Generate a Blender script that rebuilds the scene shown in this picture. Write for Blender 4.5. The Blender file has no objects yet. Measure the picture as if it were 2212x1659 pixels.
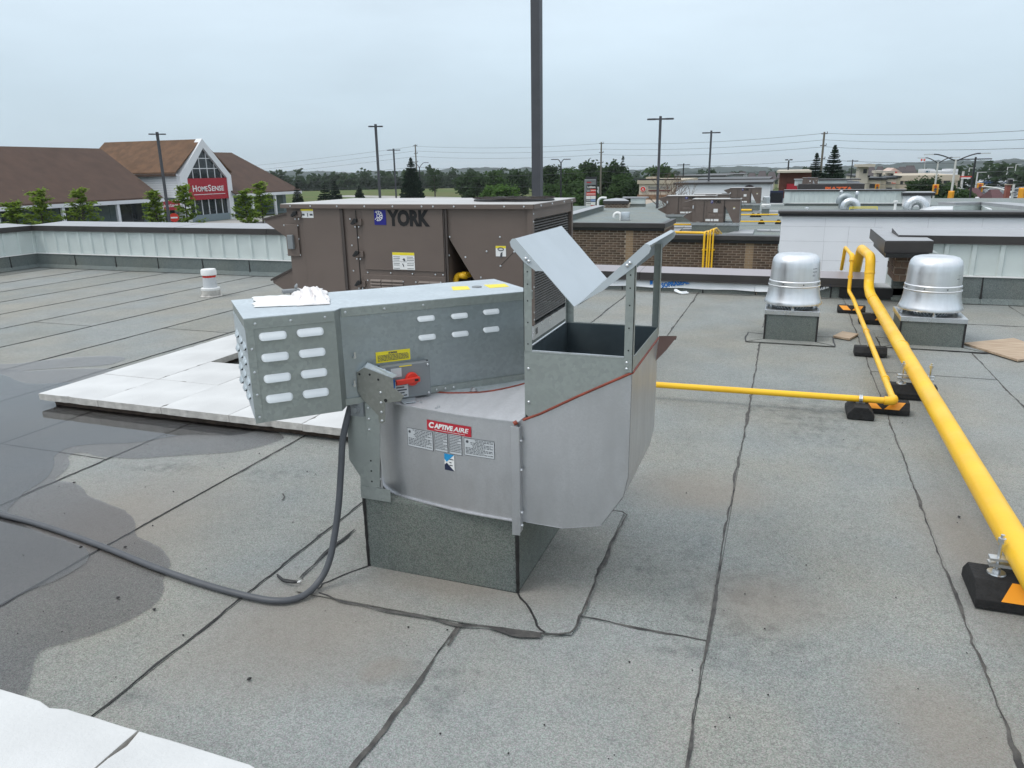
import bpy, bmesh, math, random
from mathutils import Vector, Matrix, noise
R = random.Random(7)
PI = math.pi
sc = bpy.context.scene
C = sc.collection
# ------------------------------------------------------------------ camera
cd = bpy.data.cameras.new('camera'); cam = bpy.data.objects.new('camera', cd); C.objects.link(cam)
cd.sensor_width = 36.0; cd.lens = 36*1610/2212; cd.clip_start = .05; cd.clip_end = 20000
cam.matrix_world = Matrix(((0.940812, -0.080432, 0.329246, 0.0),
                           (0.338596, 0.266, -0.90255, 0.0),
                           (-0.014986, 0.960612, 0.27749, 1.7), (0, 0, 0, 1)))
sc.camera = cam
# ------------------------------------------------------------------ sky, sun, exposure
SUN_EL, SUN_AZ = math.radians(56), math.radians(-128)      # azimuth clockwise from +Y (the depth of the picture)
w = bpy.data.worlds.new('World'); sc.world = w; w.use_nodes = True
wt = w.node_tree; wn = wt.nodes; wl = wt.links
wn.clear()
wo = wn.new('ShaderNodeOutputWorld'); bg = wn.new('ShaderNodeBackground'); bg.inputs['Strength'].default_value = .1
sky = wn.new('ShaderNodeTexSky'); sky.sky_type = 'NISHITA'; sky.sun_disc = False
sky.sun_elevation = SUN_EL; sky.sun_rotation = SUN_AZ; sky.air_density = 1.0; sky.dust_density = 3.0
tc = wn.new('ShaderNodeTexCoord')
sep = wn.new('ShaderNodeSeparateXYZ'); wl.new(tc.outputs['Generated'], sep.inputs[0])
rmp = wn.new('ShaderNodeValToRGB')                         # overcast veil: brighter towards the zenith
wl.new(sep.outputs['Z'], rmp.inputs[0])
el = rmp.color_ramp.elements
el[0].position = 0.0; el[0].color = (.515, .64, .73, 1)
el[1].position = 1.0; el[1].color = (1.25, 1.32, 1.39, 1)
for p, c_ in ((.09, (.555, .68, .775, 1)), (.22, (.67, .785, .88, 1)), (.45, (.88, .965, 1.04, 1))):
    e = el.new(p); e.color = c_
vm = wn.new('ShaderNodeVectorMath'); vm.operation = 'MULTIPLY'; vm.inputs[1].default_value = (1.0, 1.0, 4.0)
wl.new(tc.outputs['Generated'], vm.inputs[0])
nz = wn.new('ShaderNodeTexNoise'); nz.inputs['Scale'].default_value = 1.7; nz.inputs['Detail'].default_value = 5; nz.inputs['Roughness'].default_value = .55
wl.new(vm.outputs[0], nz.inputs['Vector'])
mr = wn.new('ShaderNodeMapRange'); mr.inputs[1].default_value = .35; mr.inputs[2].default_value = .75; mr.inputs[3].default_value = 9.3; mr.inputs[4].default_value = 11.4
wl.new(nz.outputs['Fac'], mr.inputs[0])
vs = wn.new('ShaderNodeVectorMath'); vs.operation = 'SCALE'; wl.new(rmp.outputs[0], vs.inputs[0]); wl.new(mr.outputs[0], vs.inputs['Scale'])
mx = wn.new('ShaderNodeMixRGB'); mx.inputs[0].default_value = .9
wl.new(sky.outputs[0], mx.inputs[1]); wl.new(vs.outputs[0], mx.inputs[2])
wl.new(mx.outputs[0], bg.inputs['Color']); wl.new(bg.outputs[0], wo.inputs['Surface'])
sd = bpy.data.lights.new('sun', 'SUN'); sd.energy = 1.1; sd.angle = math.radians(24); sd.color = (1.0, .96, .9)
so = bpy.data.objects.new('sun', sd); C.objects.link(so)
sv = Vector((math.sin(SUN_AZ)*math.cos(SUN_EL), math.cos(SUN_AZ)*math.cos(SUN_EL), math.sin(SUN_EL)))
so.location = sv*50; so.rotation_euler = sv.to_track_quat('Z', 'Y').to_euler()
sc.view_settings.view_transform = 'Standard'; sc.view_settings.look = 'None'
sc.view_settings.exposure = 0.2; sc.view_settings.gamma = 1.0; sc.view_settings.use_curve_mapping = False

# ------------------------------------------------------------------ helpers
ORG = {}
def org(o): return Vector(ORG.get(o.name, (0, 0, 0))) if o else Vector((0, 0, 0))
def tag(o, label=None, cat=None, group=None, kind=None):
    if label: o['label'] = label
    if cat: o['category'] = cat
    if group: o['group'] = group
    if kind: o['kind'] = kind
    return o
def thing(name, label, cat, loc=(0, 0, 0), group=None, kind=None):
    o = bpy.data.objects.new(name, None); C.objects.link(o); o.location = loc; o.empty_display_size = .1
    ORG[o.name] = tuple(loc)
    return tag(o, label, cat, group, kind)
SPLIT = {'band_screw', 'pipe_elbow', 'condenser_panel', 'flange_bolt', 'post_hole', 'cover_screw', 'pivot_screw', 'rivet', 'bracket_screw', 'bracket_hole', 'weld_collar', 'top_label', 'support_bolt', 'rail_slot', 'building_mass', 'white_fascia_beam', 'box_screw', 'lamp_heads', 'base_rail', 'seam', 'drip_edge', 'top_rail', 'lid_skirt', 'base_flange', 'sign_edge'}
class MB:
    """collects shapes (world coordinates) and links them as one mesh object"""
    def __init__(s): s.v = []; s.f = []; s.mi = []; s.T = None
    def add(s, vs, fs, m=0):
        n = len(s.v)
        for p in vs:
            p = Vector(p); s.v.append(s.T(p) if s.T else p)
        for f in fs: s.f.append([i+n for i in f]); s.mi.append(m)
        return s
    def quad(s, a, b, c, d, m=0): return s.add([a, b, c, d], [(0, 1, 2, 3)], m)
    def obox(s, o, a, b, c, m=0):
        o, a, b, c = Vector(o), Vector(a), Vector(b), Vector(c)
        return s.add([o, o+a, o+a+b, o+b, o+c, o+a+c, o+a+b+c, o+b+c],
                     [(0, 3, 2, 1), (4, 5, 6, 7), (0, 1, 5, 4), (1, 2, 6, 5), (2, 3, 7, 6), (3, 0, 4, 7)], m)
    def box(s, a, b, m=0): return s.obox(a, (b[0]-a[0], 0, 0), (0, b[1]-a[1], 0), (0, 0, b[2]-a[2]), m)
    def prism(s, poly, vec, m=0):
        n = len(poly); poly = [Vector(p) for p in poly]; vec = Vector(vec)
        return s.add(poly+[p+vec for p in poly], [tuple(range(n))[::-1], tuple(range(n, 2*n))]+[(i, (i+1) % n, n+(i+1) % n, n+i) for i in range(n)], m)
    def plate(s, poly, th, m=0):            # polygon with thickness th along its normal
        p = [Vector(q) for q in poly]; nn = Vector((0, 0, 0))
        for i in range(len(p)):
            a, b = p[i], p[(i+1) % len(p)]; nn += a.cross(b)
        return s.prism(p, nn.normalized()*th, m)
    def tube(s, pts, r, n=10, m=0, caps=True):
        pts = [Vector(p) for p in pts]; rs = r if isinstance(r, (list, tuple)) else [r]*len(pts)
        t0 = (pts[1]-pts[0]).normalized(); u = t0.orthogonal().normalized(); vs = []; k = len(pts)
        for i, p in enumerate(pts):
            t = (pts[min(i+1, k-1)]-pts[max(i-1, 0)]).normalized()
            u = (u-t*u.dot(t)).normalized(); v = t.cross(u)
            for j in range(n):
                a = 2*PI*j/n; vs.append(p+(u*math.cos(a)+v*math.sin(a))*rs[i])
        fs = [(i*n+j, i*n+(j+1) % n, (i+1)*n+(j+1) % n, (i+1)*n+j) for i in range(k-1) for j in range(n)]
        if caps: fs += [tuple(range(n))[::-1], tuple(range((k-1)*n, k*n))]
        return s.add(vs, fs, m)
    def cyl(s, a, b, r0, r1=None, n=12, m=0): return s.tube([a, b], [r0, r0 if r1 is None else r1], n, m)
    def lathe(s, prof, c, n=32, m=0):
        vs = []; k = len(prof)
        for r, z in prof:
            for j in range(n):
                a = 2*PI*j/n; vs.append((c[0]+r*math.cos(a), c[1]+r*math.sin(a), c[2]+z))
        return s.add(vs, [(i*n+j, i*n+(j+1) % n, (i+1)*n+(j+1) % n, (i+1)*n+j) for i in range(k-1) for j in range(n)], m)
    def screw(s, p, d, r=.005, h=.003, m=0):
        d = Vector(d).normalized(); p = Vector(p); return s.tube([p, p+d*h*.6, p+d*h], [r, r*.85, r*.35], 7, m)
    def islands(s):
        p = list(range(len(s.v)))
        def find(a):
            while p[a] != a: p[a] = p[p[a]]; a = p[a]
            return a
        for f in s.f:
            for i in f[1:]: p[find(i)] = find(f[0])
        out = {}
        for f, mi in zip(s.f, s.mi):
            k = find(f[0])
            if k not in out: out[k] = (MB(), {})
            b, ix = out[k]; g = []
            for i in f:
                if i not in ix: ix[i] = len(b.v); b.v.append(s.v[i])
                g.append(ix[i])
            b.f.append(g); b.mi.append(mi)
        return [b for b, _ in out.values()]
    def build(s, name, mat, parent=None, smooth=None, bevel=0, origin=None, fix=True, kind=None, label=None):
        if name in SPLIT and parent:                     # alike little pieces: each one an object of its own
            for b in s.islands(): o = b.build1(name, mat, parent, smooth, bevel, origin, fix, kind, label)
            return o
        return s.build1(name, mat, parent, smooth, bevel, origin, fix, kind, label)
    def build1(s, name, mat, parent=None, smooth=None, bevel=0, origin=None, fix=True, kind=None, label=None):
        o0 = Vector(origin) if origin is not None else org(parent)
        me = bpy.data.meshes.new(name)
        me.from_pydata([p-o0 for p in s.v], [], s.f)
        mats = mat if isinstance(mat, (list, tuple)) else [mat]
        for m in mats: me.materials.append(m)
        if len(mats) > 1: me.polygons.foreach_set('material_index', s.mi)
        if fix:
            b = bmesh.new(); b.from_mesh(me); bmesh.ops.recalc_face_normals(b, faces=b.faces[:]); b.to_mesh(me); b.free()
        if smooth is not None:
            me.polygons.foreach_set('use_smooth', [True]*len(me.polygons))
            me.set_sharp_from_angle(angle=math.radians(smooth))
        me.update()
        o = bpy.data.objects.new(name, me); C.objects.link(o)
        if parent: o.parent = parent; ORG[o.name] = tuple(o0)
        else: o.location = o0; ORG[o.name] = tuple(o0)
        if bevel:
            bv = o.modifiers.new('bevel', 'BEVEL'); bv.width = bevel; bv.segments = 2; bv.limit_method = 'ANGLE'; bv.angle_limit = math.radians(40)
        if kind: o['kind'] = kind
        if label: o['label'] = label
        return o
def copy_tree(o, parent=None):
    c_ = o.copy(); C.objects.link(c_)
    if parent: c_.parent = parent
    for ch in list(o.children): copy_tree(ch, c_)
    return c_
def text_mesh(txt, size, bold=0.0, shear=0.0, sx=1.0, extrude=.001, space=1.0):
    cu = bpy.data.curves.new('lettering', 'FONT'); cu.body = txt; cu.size = size; cu.offset = bold; cu.shear = shear
    cu.extrude = extrude; cu.space_character = space; cu.align_x = 'LEFT'; cu.resolution_u = 3
    o = bpy.data.objects.new('lettering', cu); C.objects.link(o)
    me = bpy.data.meshes.new_from_object(o.evaluated_get(bpy.context.evaluated_depsgraph_get()))
    bpy.data.objects.remove(o); bpy.data.curves.remove(cu)
    vs = [Vector((v.co.x*sx, v.co.y, v.co.z)) for v in me.vertices]; fs = [list(p.vertices) for p in me.polygons]
    bpy.data.meshes.remove(me)
    return vs, fs
def letters(mb, txt, size, fn, width=None, m=0, **k):
    """set the text, optionally squeezed to a width; fn maps flat (x, y, h) to the place of the sign"""
    vs, fs = text_mesh(txt, size, **k)
    x0 = min(v.x for v in vs); x1 = max(v.x for v in vs); q = width/(x1-x0) if width else 1
    zl = min(v.z for v in vs)
    mb.add([fn((v.x-x0)*q, v.y, v.z-zl) for v in vs], fs, m)

# ------------------------------------------------------------------ materials
def nodes(name):
    m = bpy.data.materials.new(name); m.use_nodes = True
    t = m.node_tree; b = t.nodes['Principled BSDF']; return m, t, b
def N(t, kind, **k):
    n = t.nodes.new(kind)
    for a, b in k.items():
        if a in n.inputs.keys() if isinstance(a, str) else False: n.inputs[a].default_value = b
        else: setattr(n, a, b)
    return n
def noise_fac(t, scale, detail=3, lo=.35, hi=.65, coord='Object', stretch=None, rough=.5):
    co = N(t, 'ShaderNodeTexCoord'); out = co.outputs[coord]
    if coord == 'World': pass
    if stretch:
        mp = N(t, 'ShaderNodeVectorMath', operation='MULTIPLY'); mp.inputs[1].default_value = stretch
        t.links.new(out, mp.inputs[0]); out = mp.outputs[0]
    nz = N(t, 'ShaderNodeTexNoise'); nz.inputs['Scale'].default_value = scale; nz.inputs['Detail'].default_value = detail; nz.inputs['Roughness'].default_value = rough
    t.links.new(out, nz.inputs['Vector'])
    mr = N(t, 'ShaderNodeMapRange'); mr.inputs[1].default_value = lo; mr.inputs[2].default_value = hi
    t.links.new(nz.outputs['Fac'], mr.inputs[0]); return mr.outputs[0]
def mixc(t, fac, a, b):
    m = N(t, 'ShaderNodeMixRGB')
    if isinstance(fac, (int, float)): m.inputs[0].default_value = fac
    else: t.links.new(fac, m.inputs[0])
    for i, x in ((1, a), (2, b)):
        if isinstance(x, (tuple, list)): m.inputs[i].default_value = (*x[:3], 1)
        else: t.links.new(x, m.inputs[i])
    return m.outputs[0]
def bump(t, b, h, strength=.2, dist=.01):
    n = N(t, 'ShaderNodeBump'); n.inputs['Strength'].default_value = strength; n.inputs['Distance'].default_value = dist
    t.links.new(h, n.inputs['Height']); t.links.new(n.outputs[0], b.inputs['Normal'])
def mat(name, col, rough=.6, metal=0.0, var=.15, scale=6, bumps=0, bscale=60, col2=None, detail=4, stretch=None, rvar=.0, spec=None, coord='Object', lo=.35, hi=.65, bdist=.01):
    m, t, b = nodes(name)
    c2 = col2 or tuple(x*(1-var) for x in col)
    c1 = col if col2 else tuple(min(1, x*(1+var*.5)) for x in col)
    f = noise_fac(t, scale, detail, lo, hi, stretch=stretch, coord=coord)
    t.links.new(mixc(t, f, c1, c2), b.inputs['Base Color'])
    b.inputs['Roughness'].default_value = rough; b.inputs['Metallic'].default_value = metal
    if spec is not None: b.inputs['Specular IOR Level'].default_value = spec
    if rvar:
        mr = N(t, 'ShaderNodeMapRange'); mr.inputs[3].default_value = rough-rvar; mr.inputs[4].default_value = rough+rvar
        t.links.new(noise_fac(t, scale*1.7, 3, stretch=stretch), mr.inputs[0]); t.links.new(mr.outputs[0], b.inputs['Roughness'])
    if bumps: bump(t, b, noise_fac(t, bscale, 2, 0, 1, stretch=stretch), bumps, bdist)
    return m
def granule(name, base, dark=.45, brown=.25, damp=(), dust=(), smudge=()):
    """mineral-surfaced roofing: granules of several greys, blotchy weathering, damp and dusty patches where they lie"""
    m, t, b = nodes(name); L = t.links
    geo = N(t, 'ShaderNodeNewGeometry')
    def nz(scale, det, lo, hi):
        n = N(t, 'ShaderNodeTexNoise'); n.inputs['Scale'].default_value = scale; n.inputs['Detail'].default_value = det
        L.new(geo.outputs['Position'], n.inputs['Vector'])
        r = N(t, 'ShaderNodeMapRange'); r.inputs[1].default_value = lo; r.inputs[2].default_value = hi; L.new(n.outputs['Fac'], r.inputs[0]); return r.outputs[0], n
    vo = N(t, 'ShaderNodeTexVoronoi'); vo.inputs['Scale'].default_value = 280; L.new(geo.outputs['Position'], vo.inputs['Vector'])
    hsv = N(t, 'ShaderNodeSeparateColor'); L.new(vo.outputs['Color'], hsv.inputs[0])
    g = mixc(t, hsv.outputs[0], tuple(x*dark for x in base), tuple(x*(2-dark) for x in base))
    tint = mixc(t, hsv.outputs[1], (.92, 1.06, 1.0), (1.06, .98, 1.05))
    mu = N(t, 'ShaderNodeMixRGB', blend_type='MULTIPLY'); mu.inputs[0].default_value = 1; L.new(g, mu.inputs[1]); L.new(tint, mu.inputs[2])
    col = mu.outputs[0]
    f, _ = nz(.9, 5, .38, .66)
    m2 = N(t, 'ShaderNodeMixRGB', blend_type='MULTIPLY'); L.new(f, m2.inputs[0]); L.new(col, m2.inputs[1]); m2.inputs[2].default_value = (1.04, .97, .89, 1); col = m2.outputs[0]
    f, _ = nz(2.6, 6, .3, .75)
    m3 = N(t, 'ShaderNodeMixRGB', blend_type='MULTIPLY'); L.new(f, m3.inputs[0]); L.new(col, m3.inputs[1]); m3.inputs[2].default_value = (.84, .86, .88, 1); col = m3.outputs[0]
    f, _ = nz(22, 4, .52, .75)
    m4 = N(t, 'ShaderNodeMixRGB', blend_type='MULTIPLY'); L.new(f, m4.inputs[0]); L.new(col, m4.inputs[1]); m4.inputs[2].default_value = (.86, .86, .87, 1); col = m4.outputs[0]
    wn_ = N(t, 'ShaderNodeTexNoise'); wn_.inputs['Scale'].default_value = 2.2; wn_.inputs['Detail'].default_value = 5; L.new(geo.outputs['Position'], wn_.inputs['Vector'])
    wsc = N(t, 'ShaderNodeVectorMath', operation='MULTIPLY_ADD'); L.new(wn_.outputs['Color'], wsc.inputs[0]); wsc.inputs[1].default_value = (.34, .34, 0); L.new(geo.outputs['Position'], wsc.inputs[2])
    def blobs(lst, soft):
        acc = None
        for (x, y, rx, ry, rot) in lst:
            mp = N(t, 'ShaderNodeMapping', vector_type='TEXTURE'); mp.inputs['Location'].default_value = (x+.17, y+.17, 0); mp.inputs['Rotation'].default_value = (0, 0, rot); mp.inputs['Scale'].default_value = (rx, ry, 1e3)
            L.new(wsc.outputs[0], mp.inputs['Vector'])
            ln = N(t, 'ShaderNodeVectorMath', operation='LENGTH'); L.new(mp.outputs[0], ln.inputs[0])
            r = N(t, 'ShaderNodeMapRange'); r.inputs[1].default_value = 1.0; r.inputs[2].default_value = 1.0-soft; L.new(ln.outputs['Value'], r.inputs[0])
            if acc is None: acc = r.outputs[0]
            else:
                mm = N(t, 'ShaderNodeMath', operation='MAXIMUM'); L.new(acc, mm.inputs[0]); L.new(r.outputs[0], mm.inputs[1]); acc = mm.outputs[0]
        return acc
    b.inputs['Roughness'].default_value = .9; b.inputs['Specular IOR Level'].default_value = .25
    if smudge:
        d = blobs(smudge, .8); f, _ = nz(11, 5, .42, .62); k = N(t, 'ShaderNodeMath', operation='MULTIPLY'); L.new(d, k.inputs[0]); L.new(f, k.inputs[1])
        mm = N(t, 'ShaderNodeMixRGB', blend_type='MULTIPLY'); L.new(k.outputs[0], mm.inputs[0]); L.new(col, mm.inputs[1]); mm.inputs[2].default_value = (.72, .73, .74, 1); col = mm.outputs[0]
    if dust:
        d = blobs(dust, .75); k = N(t, 'ShaderNodeMath', operation='MULTIPLY'); L.new(d, k.inputs[0]); k.inputs[1].default_value = .55
        col = mixc(t, k.outputs[0], col, (.235, .205, .175))
    if damp:
        d = blobs(damp, .12)
        mm = N(t, 'ShaderNodeMixRGB', blend_type='MULTIPLY'); L.new(d, mm.inputs[0]); L.new(col, mm.inputs[1]); mm.inputs[2].default_value = (.66, .66, .69, 1); col = mm.outputs[0]
        r = N(t, 'ShaderNodeMapRange'); r.inputs[3].default_value = .9; r.inputs[4].default_value = .42; L.new(d, r.inputs[0]); L.new(r.outputs[0], b.inputs['Roughness'])
        s_ = N(t, 'ShaderNodeMapRange'); s_.inputs[3].default_value = .25; s_.inputs[4].default_value = .6; L.new(d, s_.inputs[0]); L.new(s_.outputs[0], b.inputs['Specular IOR Level'])
    L.new(col, b.inputs['Base Color'])
    nb = N(t, 'ShaderNodeTexNoise'); nb.inputs['Scale'].default_value = 3.0; nb.inputs['Detail'].default_value = 3; L.new(geo.outputs['Position'], nb.inputs['Vector'])
    ad = N(t, 'ShaderNodeMath', operation='MULTIPLY_ADD'); L.new(vo.outputs['Distance'], ad.inputs[0]); ad.inputs[1].default_value = .12; L.new(nb.outputs['Fac'], ad.inputs[2])
    bump(t, b, ad.outputs[0], .5, .02)
    return m
def galv(name, col, rough=.42, metal=.85, spangle=70, var=.12, streak=None):
    m, t, b = nodes(name); L = t.links
    co = N(t, 'ShaderNodeTexCoord')
    vo = N(t, 'ShaderNodeTexVoronoi'); vo.inputs['Scale'].default_value = spangle; L.new(co.outputs['Object'], vo.inputs['Vector'])
    sp = N(t, 'ShaderNodeSeparateColor'); L.new(vo.outputs['Color'], sp.inputs[0])
    c1 = mixc(t, sp.outputs[0], tuple(x*(1-var) for x in col), tuple(x*(1+var) for x in col))
    f = noise_fac(t, 4, 5, .3, .7, stretch=streak)
    c2 = mixc(t, f, c1, tuple(x*.90 for x in col)); 
    L.new(c2, b.inputs['Base Color']); b.inputs['Metallic'].default_value = metal
    r = N(t, 'ShaderNodeMapRange'); r.inputs[3].default_value = rough-.05; r.inputs[4].default_value = rough+.08; L.new(noise_fac(t, 9, 4, .3, .7, stretch=streak), r.inputs[0]); L.new(r.outputs[0], b.inputs['Roughness'])
    bump(t, b, noise_fac(t, 3.2, 3, 0, 1), .35, .02)
    return m
DAMP = [(-3.853, 2.676)+(1.15, .95, .3), (-4.315, 3.358)+(2.3, .42, .12), (-2.962, 1.929)+(.75, .62, .2),
        (-3.918, 3.483)+(1.6, .30, .15), (-3.035, 2.126)+(.75, .42, .3), (-5.635, 3.931)+(1.6, 1.1, .0), (-6.051, 4.748)+(2.0, .55, .1)]
DUST = [(-1.246, 2.001)+(.17, .14, .2), (-0.355, 3.846)+(.5, .35, .2), (0.903, 3.606)+(.35, .9, .0), (-1.652, 2.088)+(.6, .5, .0), (-3.09, 2.553)+(.8, .8, .2),
        (0.047, 2.831)+(.35, .3, 0), (-1.164, 2.545)+(.7, .2, .15), (0.602, 2.217)+(.3, .4, .0)]
SMUDGE = [(-0.192, 3.059)+(.10, .35, .1), (-0.472, 2.905)+(.16, .14, .3), (-0.211, 2.397)+(.20, .12, .2), (0.23, 2.517)+(.14, .10, .0), (-2.676, 3.34)+(.22, .16, .3), (-3.436, 3.189)+(.35, .12, .2), (-1.91, 1.594)+(.14, .10, .0), (-0.046, 2.704)+(.4, .5, .1), (0.264, 5.36)+(.5, .9, .1), (-1.068, 1.926)+(.3, .2, .1), (0.051, 5.444)+(.5, .18, 0)]
M_ROOF = granule('granule_membrane', (.278, .282, .272), dark=.70, dust=DUST, smudge=SMUDGE)
M_ROOF2 = granule('granule_membrane_darker', (.26, .266, .255), dark=.66, dust=DUST, smudge=SMUDGE)
M_CURB = granule('granule_curb', (.160, .178, .170), dark=.68)
M_UPST = granule('granule_upstand', (.165, .185, .18), dark=.6)
M_BIT = mat('bitumen', (.018, .017, .017), .55, var=.5, scale=30, bumps=.4, bscale=120)
M_BITD = mat('dusty_bitumen', (.10, .095, .088), .8, col2=(.035, .033, .033), scale=14, bumps=.4, bscale=90)
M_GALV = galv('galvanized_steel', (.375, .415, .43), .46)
M_GALVT = galv('galvanized_skylit', (.60, .655, .69), .5, metal=.8)  # lighter copy of the galvanized steel, sky brightness put into its colour
M_GREEN = galv('galvanized_green_grey', (.365, .395, .38), .5, .7)
M_GUS = galv('gusset_steel', (.29, .295, .27), .5, .7)
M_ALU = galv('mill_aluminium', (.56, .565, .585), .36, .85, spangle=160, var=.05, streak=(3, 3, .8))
M_ALUT = galv('rough_skylit_aluminium', (.60, .605, .63), .55, .55, spangle=120, var=.06, streak=(5, 1, 1))  # rougher, lighter copy of the aluminium that puts sky brightness on the top plate
M_LOUV = mat('louvre_skylit', (.70, .73, .75), .5, .3, var=.03)  # sky reflection on the louvres put into a near-white colour
M_FLAP = mat('satin_galvanized_flap', (.54, .585, .62), .55, .55, var=.04, scale=5)
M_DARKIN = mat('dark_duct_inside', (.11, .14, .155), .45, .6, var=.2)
M_GASK = mat('red_gasket', (.23, .045, .025), .6, var=.3, scale=20)
M_BROWN = mat('brown_unit_paint', (.138, .106, .090), .5, var=.07, scale=3, bumps=.05, bscale=2)
M_BROWND = mat('brown_unit_paint_edge', (.06, .047, .042), .5, var=.1)
M_LID = mat('unit_lid_grey', (.50, .485, .47), .45, .3, var=.1, scale=2)
M_FIN = mat('coil_fin', (.20, .195, .19), .5, .5, var=.1)
M_BLACK = mat('black_plastic', (.012, .012, .013), .45, var=.3)
M_RUB = mat('black_rubber', (.013, .013, .014), .8, var=.4, scale=50, bumps=.4, bscale=150)
M_WHITE = mat('white_label', (.78, .78, .77), .5, var=.03)
M_SILVER = mat('silver_label', (.55, .57, .59), .5, .1, var=.03)
M_PRINT = mat('dark_print', (.07, .075, .085), .6, var=.1)
M_YEL = mat('yellow_label', (.80, .66, .03), .5, var=.03)
M_PIPE = mat('yellow_gas_pipe_paint', (.93, .56, .022), .40, scale=2.2, detail=6, col2=(.84, .47, .018), bumps=.10, bscale=30, rvar=.1)
M_CHEV = mat('orange_reflector', (.85, .33, .02), .45, var=.05)
M_RED = mat('red_plastic', (.62, .035, .02), .4, var=.06)
M_REDL = mat('red_label', (.47, .018, .035), .45, var=.04)
M_BLUE = mat('blue_print', (.012, .16, .52), .5, var=.04)
M_NAVY = mat('navy_print', (.012, .015, .19), .5, var=.04)
M_DKNAVY = mat('dark_navy_print', (.012, .018, .055), .5, var=.04)
M_GREY = mat('grey_enclosure', (.20, .215, .225), .55, var=.06)
M_COND = mat('grey_flex_conduit', (.075, .08, .09), .5, var=.12, scale=10)
M_ZINC = galv('zinc_fitting', (.66, .68, .70), .3, .95, spangle=200)
M_ALUB = galv('spun_aluminium', (.80, .81, .83), .33, .95, spangle=300, var=.03, streak=(6, 6, .5))
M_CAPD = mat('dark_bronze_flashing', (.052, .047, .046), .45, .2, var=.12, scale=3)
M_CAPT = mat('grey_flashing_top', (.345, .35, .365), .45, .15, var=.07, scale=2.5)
M_SIDE = mat('pale_ribbed_siding', (.60, .655, .64), .5, .1, var=.06, scale=2)
M_PAVE = mat('white_concrete_paver', (.60, .605, .605), .9, var=.10, scale=2.6, bumps=.25, bscale=90, detail=6)
M_PAVEE = mat('worn_paver_edge', (.50, .48, .45), .95, var=.25, scale=14, bumps=.3, bscale=70)
M_FOAM = mat('brown_board_underlay', (.06, .042, .032), .9, var=.4, scale=20)
M_PLY = mat('plywood', (.47, .37, .27), .85, col2=(.36, .26, .18), scale=5, stretch=(1, 6, 1), bumps=.1, bscale=30)
M_BAG = mat('white_plastic_bag', (.80, .76, .75), .35, var=.03, scale=8)
M_WRAP = mat('white_membrane_film', (.84, .87, .90), .5, var=.06, scale=5)
M_BRICK = mat('brown_brick', (.135, .088, .060), .9, var=.35, scale=1.7, coord='Object')
M_BRICKS = [mat('brown_brick_tone', c_, .9, var=.3, scale=9) for c_ in ((.14, .092, .064), (.118, .078, .055), (.155, .104, .074), (.10, .067, .048))]
M_BRICKT = mat('tan_brick', (.30, .205, .125), .9, var=.15, scale=6)
M_MORT = mat('mortar', (.38, .32, .26), .95, var=.15, scale=10)
M_WALL = mat('pale_stucco_wall', (.78, .785, .81), .85, var=.03, scale=1.2)
M_GASKD = mat('joint_line', (.60, .60, .62), .9)


# ================================================================== the roof we stand on
def nrm(): return R.gauss(0, 1)
bld = MB(); bld.box((-14.1, -8, -6), (9, 10.95, -.34))
tag(bld.build('store_building', M_WALL), 'low flat-roofed store building under the grey membrane roof in the foreground', 'building')
rb_ = MB(); rb_.box((-14.1, -8, -.335), (9, 10.95, -.022))
roof = tag(rb_.build('roof', M_UPST), kind='structure')
SEAM = [.775+.925*k for k in range(-16, 10)]
def seam_x(i): return max(-13.62, min(8.98, SEAM[i]))
LAPS = {(-0.386, 2.49): 0, (-4.315, 3.199): 0, (-6.229, 6.524): 0, (-8.185, 6.385): 0, (1.223, 6.761): 0, (2.198, 9.15): 0, (0.112, 5.26): 1}
def bead(mb, pts, w, z, blob=0.0, seed=0):
    """an irregular run of bitumen squeezed out along a lap"""
    rg = random.Random(seed); L_ = []
    for a, b in zip(pts, pts[1:]):
        a, b = Vector((*a, 0)), Vector((*b, 0)); n = max(2, int((b-a).length/.035))
        for i in range(n): L_.append(a.lerp(b, i/n))
    L_.append(Vector((*pts[-1], 0)))
    up = []; dn = []; wob = 0
    for i, p in enumerate(L_):
        t = (L_[min(i+1, len(L_)-1)]-L_[max(i-1, 0)]).normalized(); nn = Vector((-t.y, t.x, 0))
        wob = wob*.8+rg.gauss(0, .0035)
        q = noise.noise(Vector((p.x*3+seed, p.y*3, seed*.37)))
        ww = w*(.55+.5*rg.random())+max(0, q-.18)*blob
        up.append(p+nn*(ww*.5+wob)); dn.append(p-nn*(ww*.5-wob+max(0, q-.25)*blob*.8))
    k = len(L_)
    vs = [(p.x, p.y, z) for p in up]+[(p.x, p.y, z+.002) for p in L_]+[(p.x, p.y, z) for p in dn]
    mb.add(vs, [(i, i+1, k+i+1, k+i) for i in range(k-1)]+[(k+i, k+i+1, 2*k+i+1, 2*k+i) for i in range(k-1)])
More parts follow.
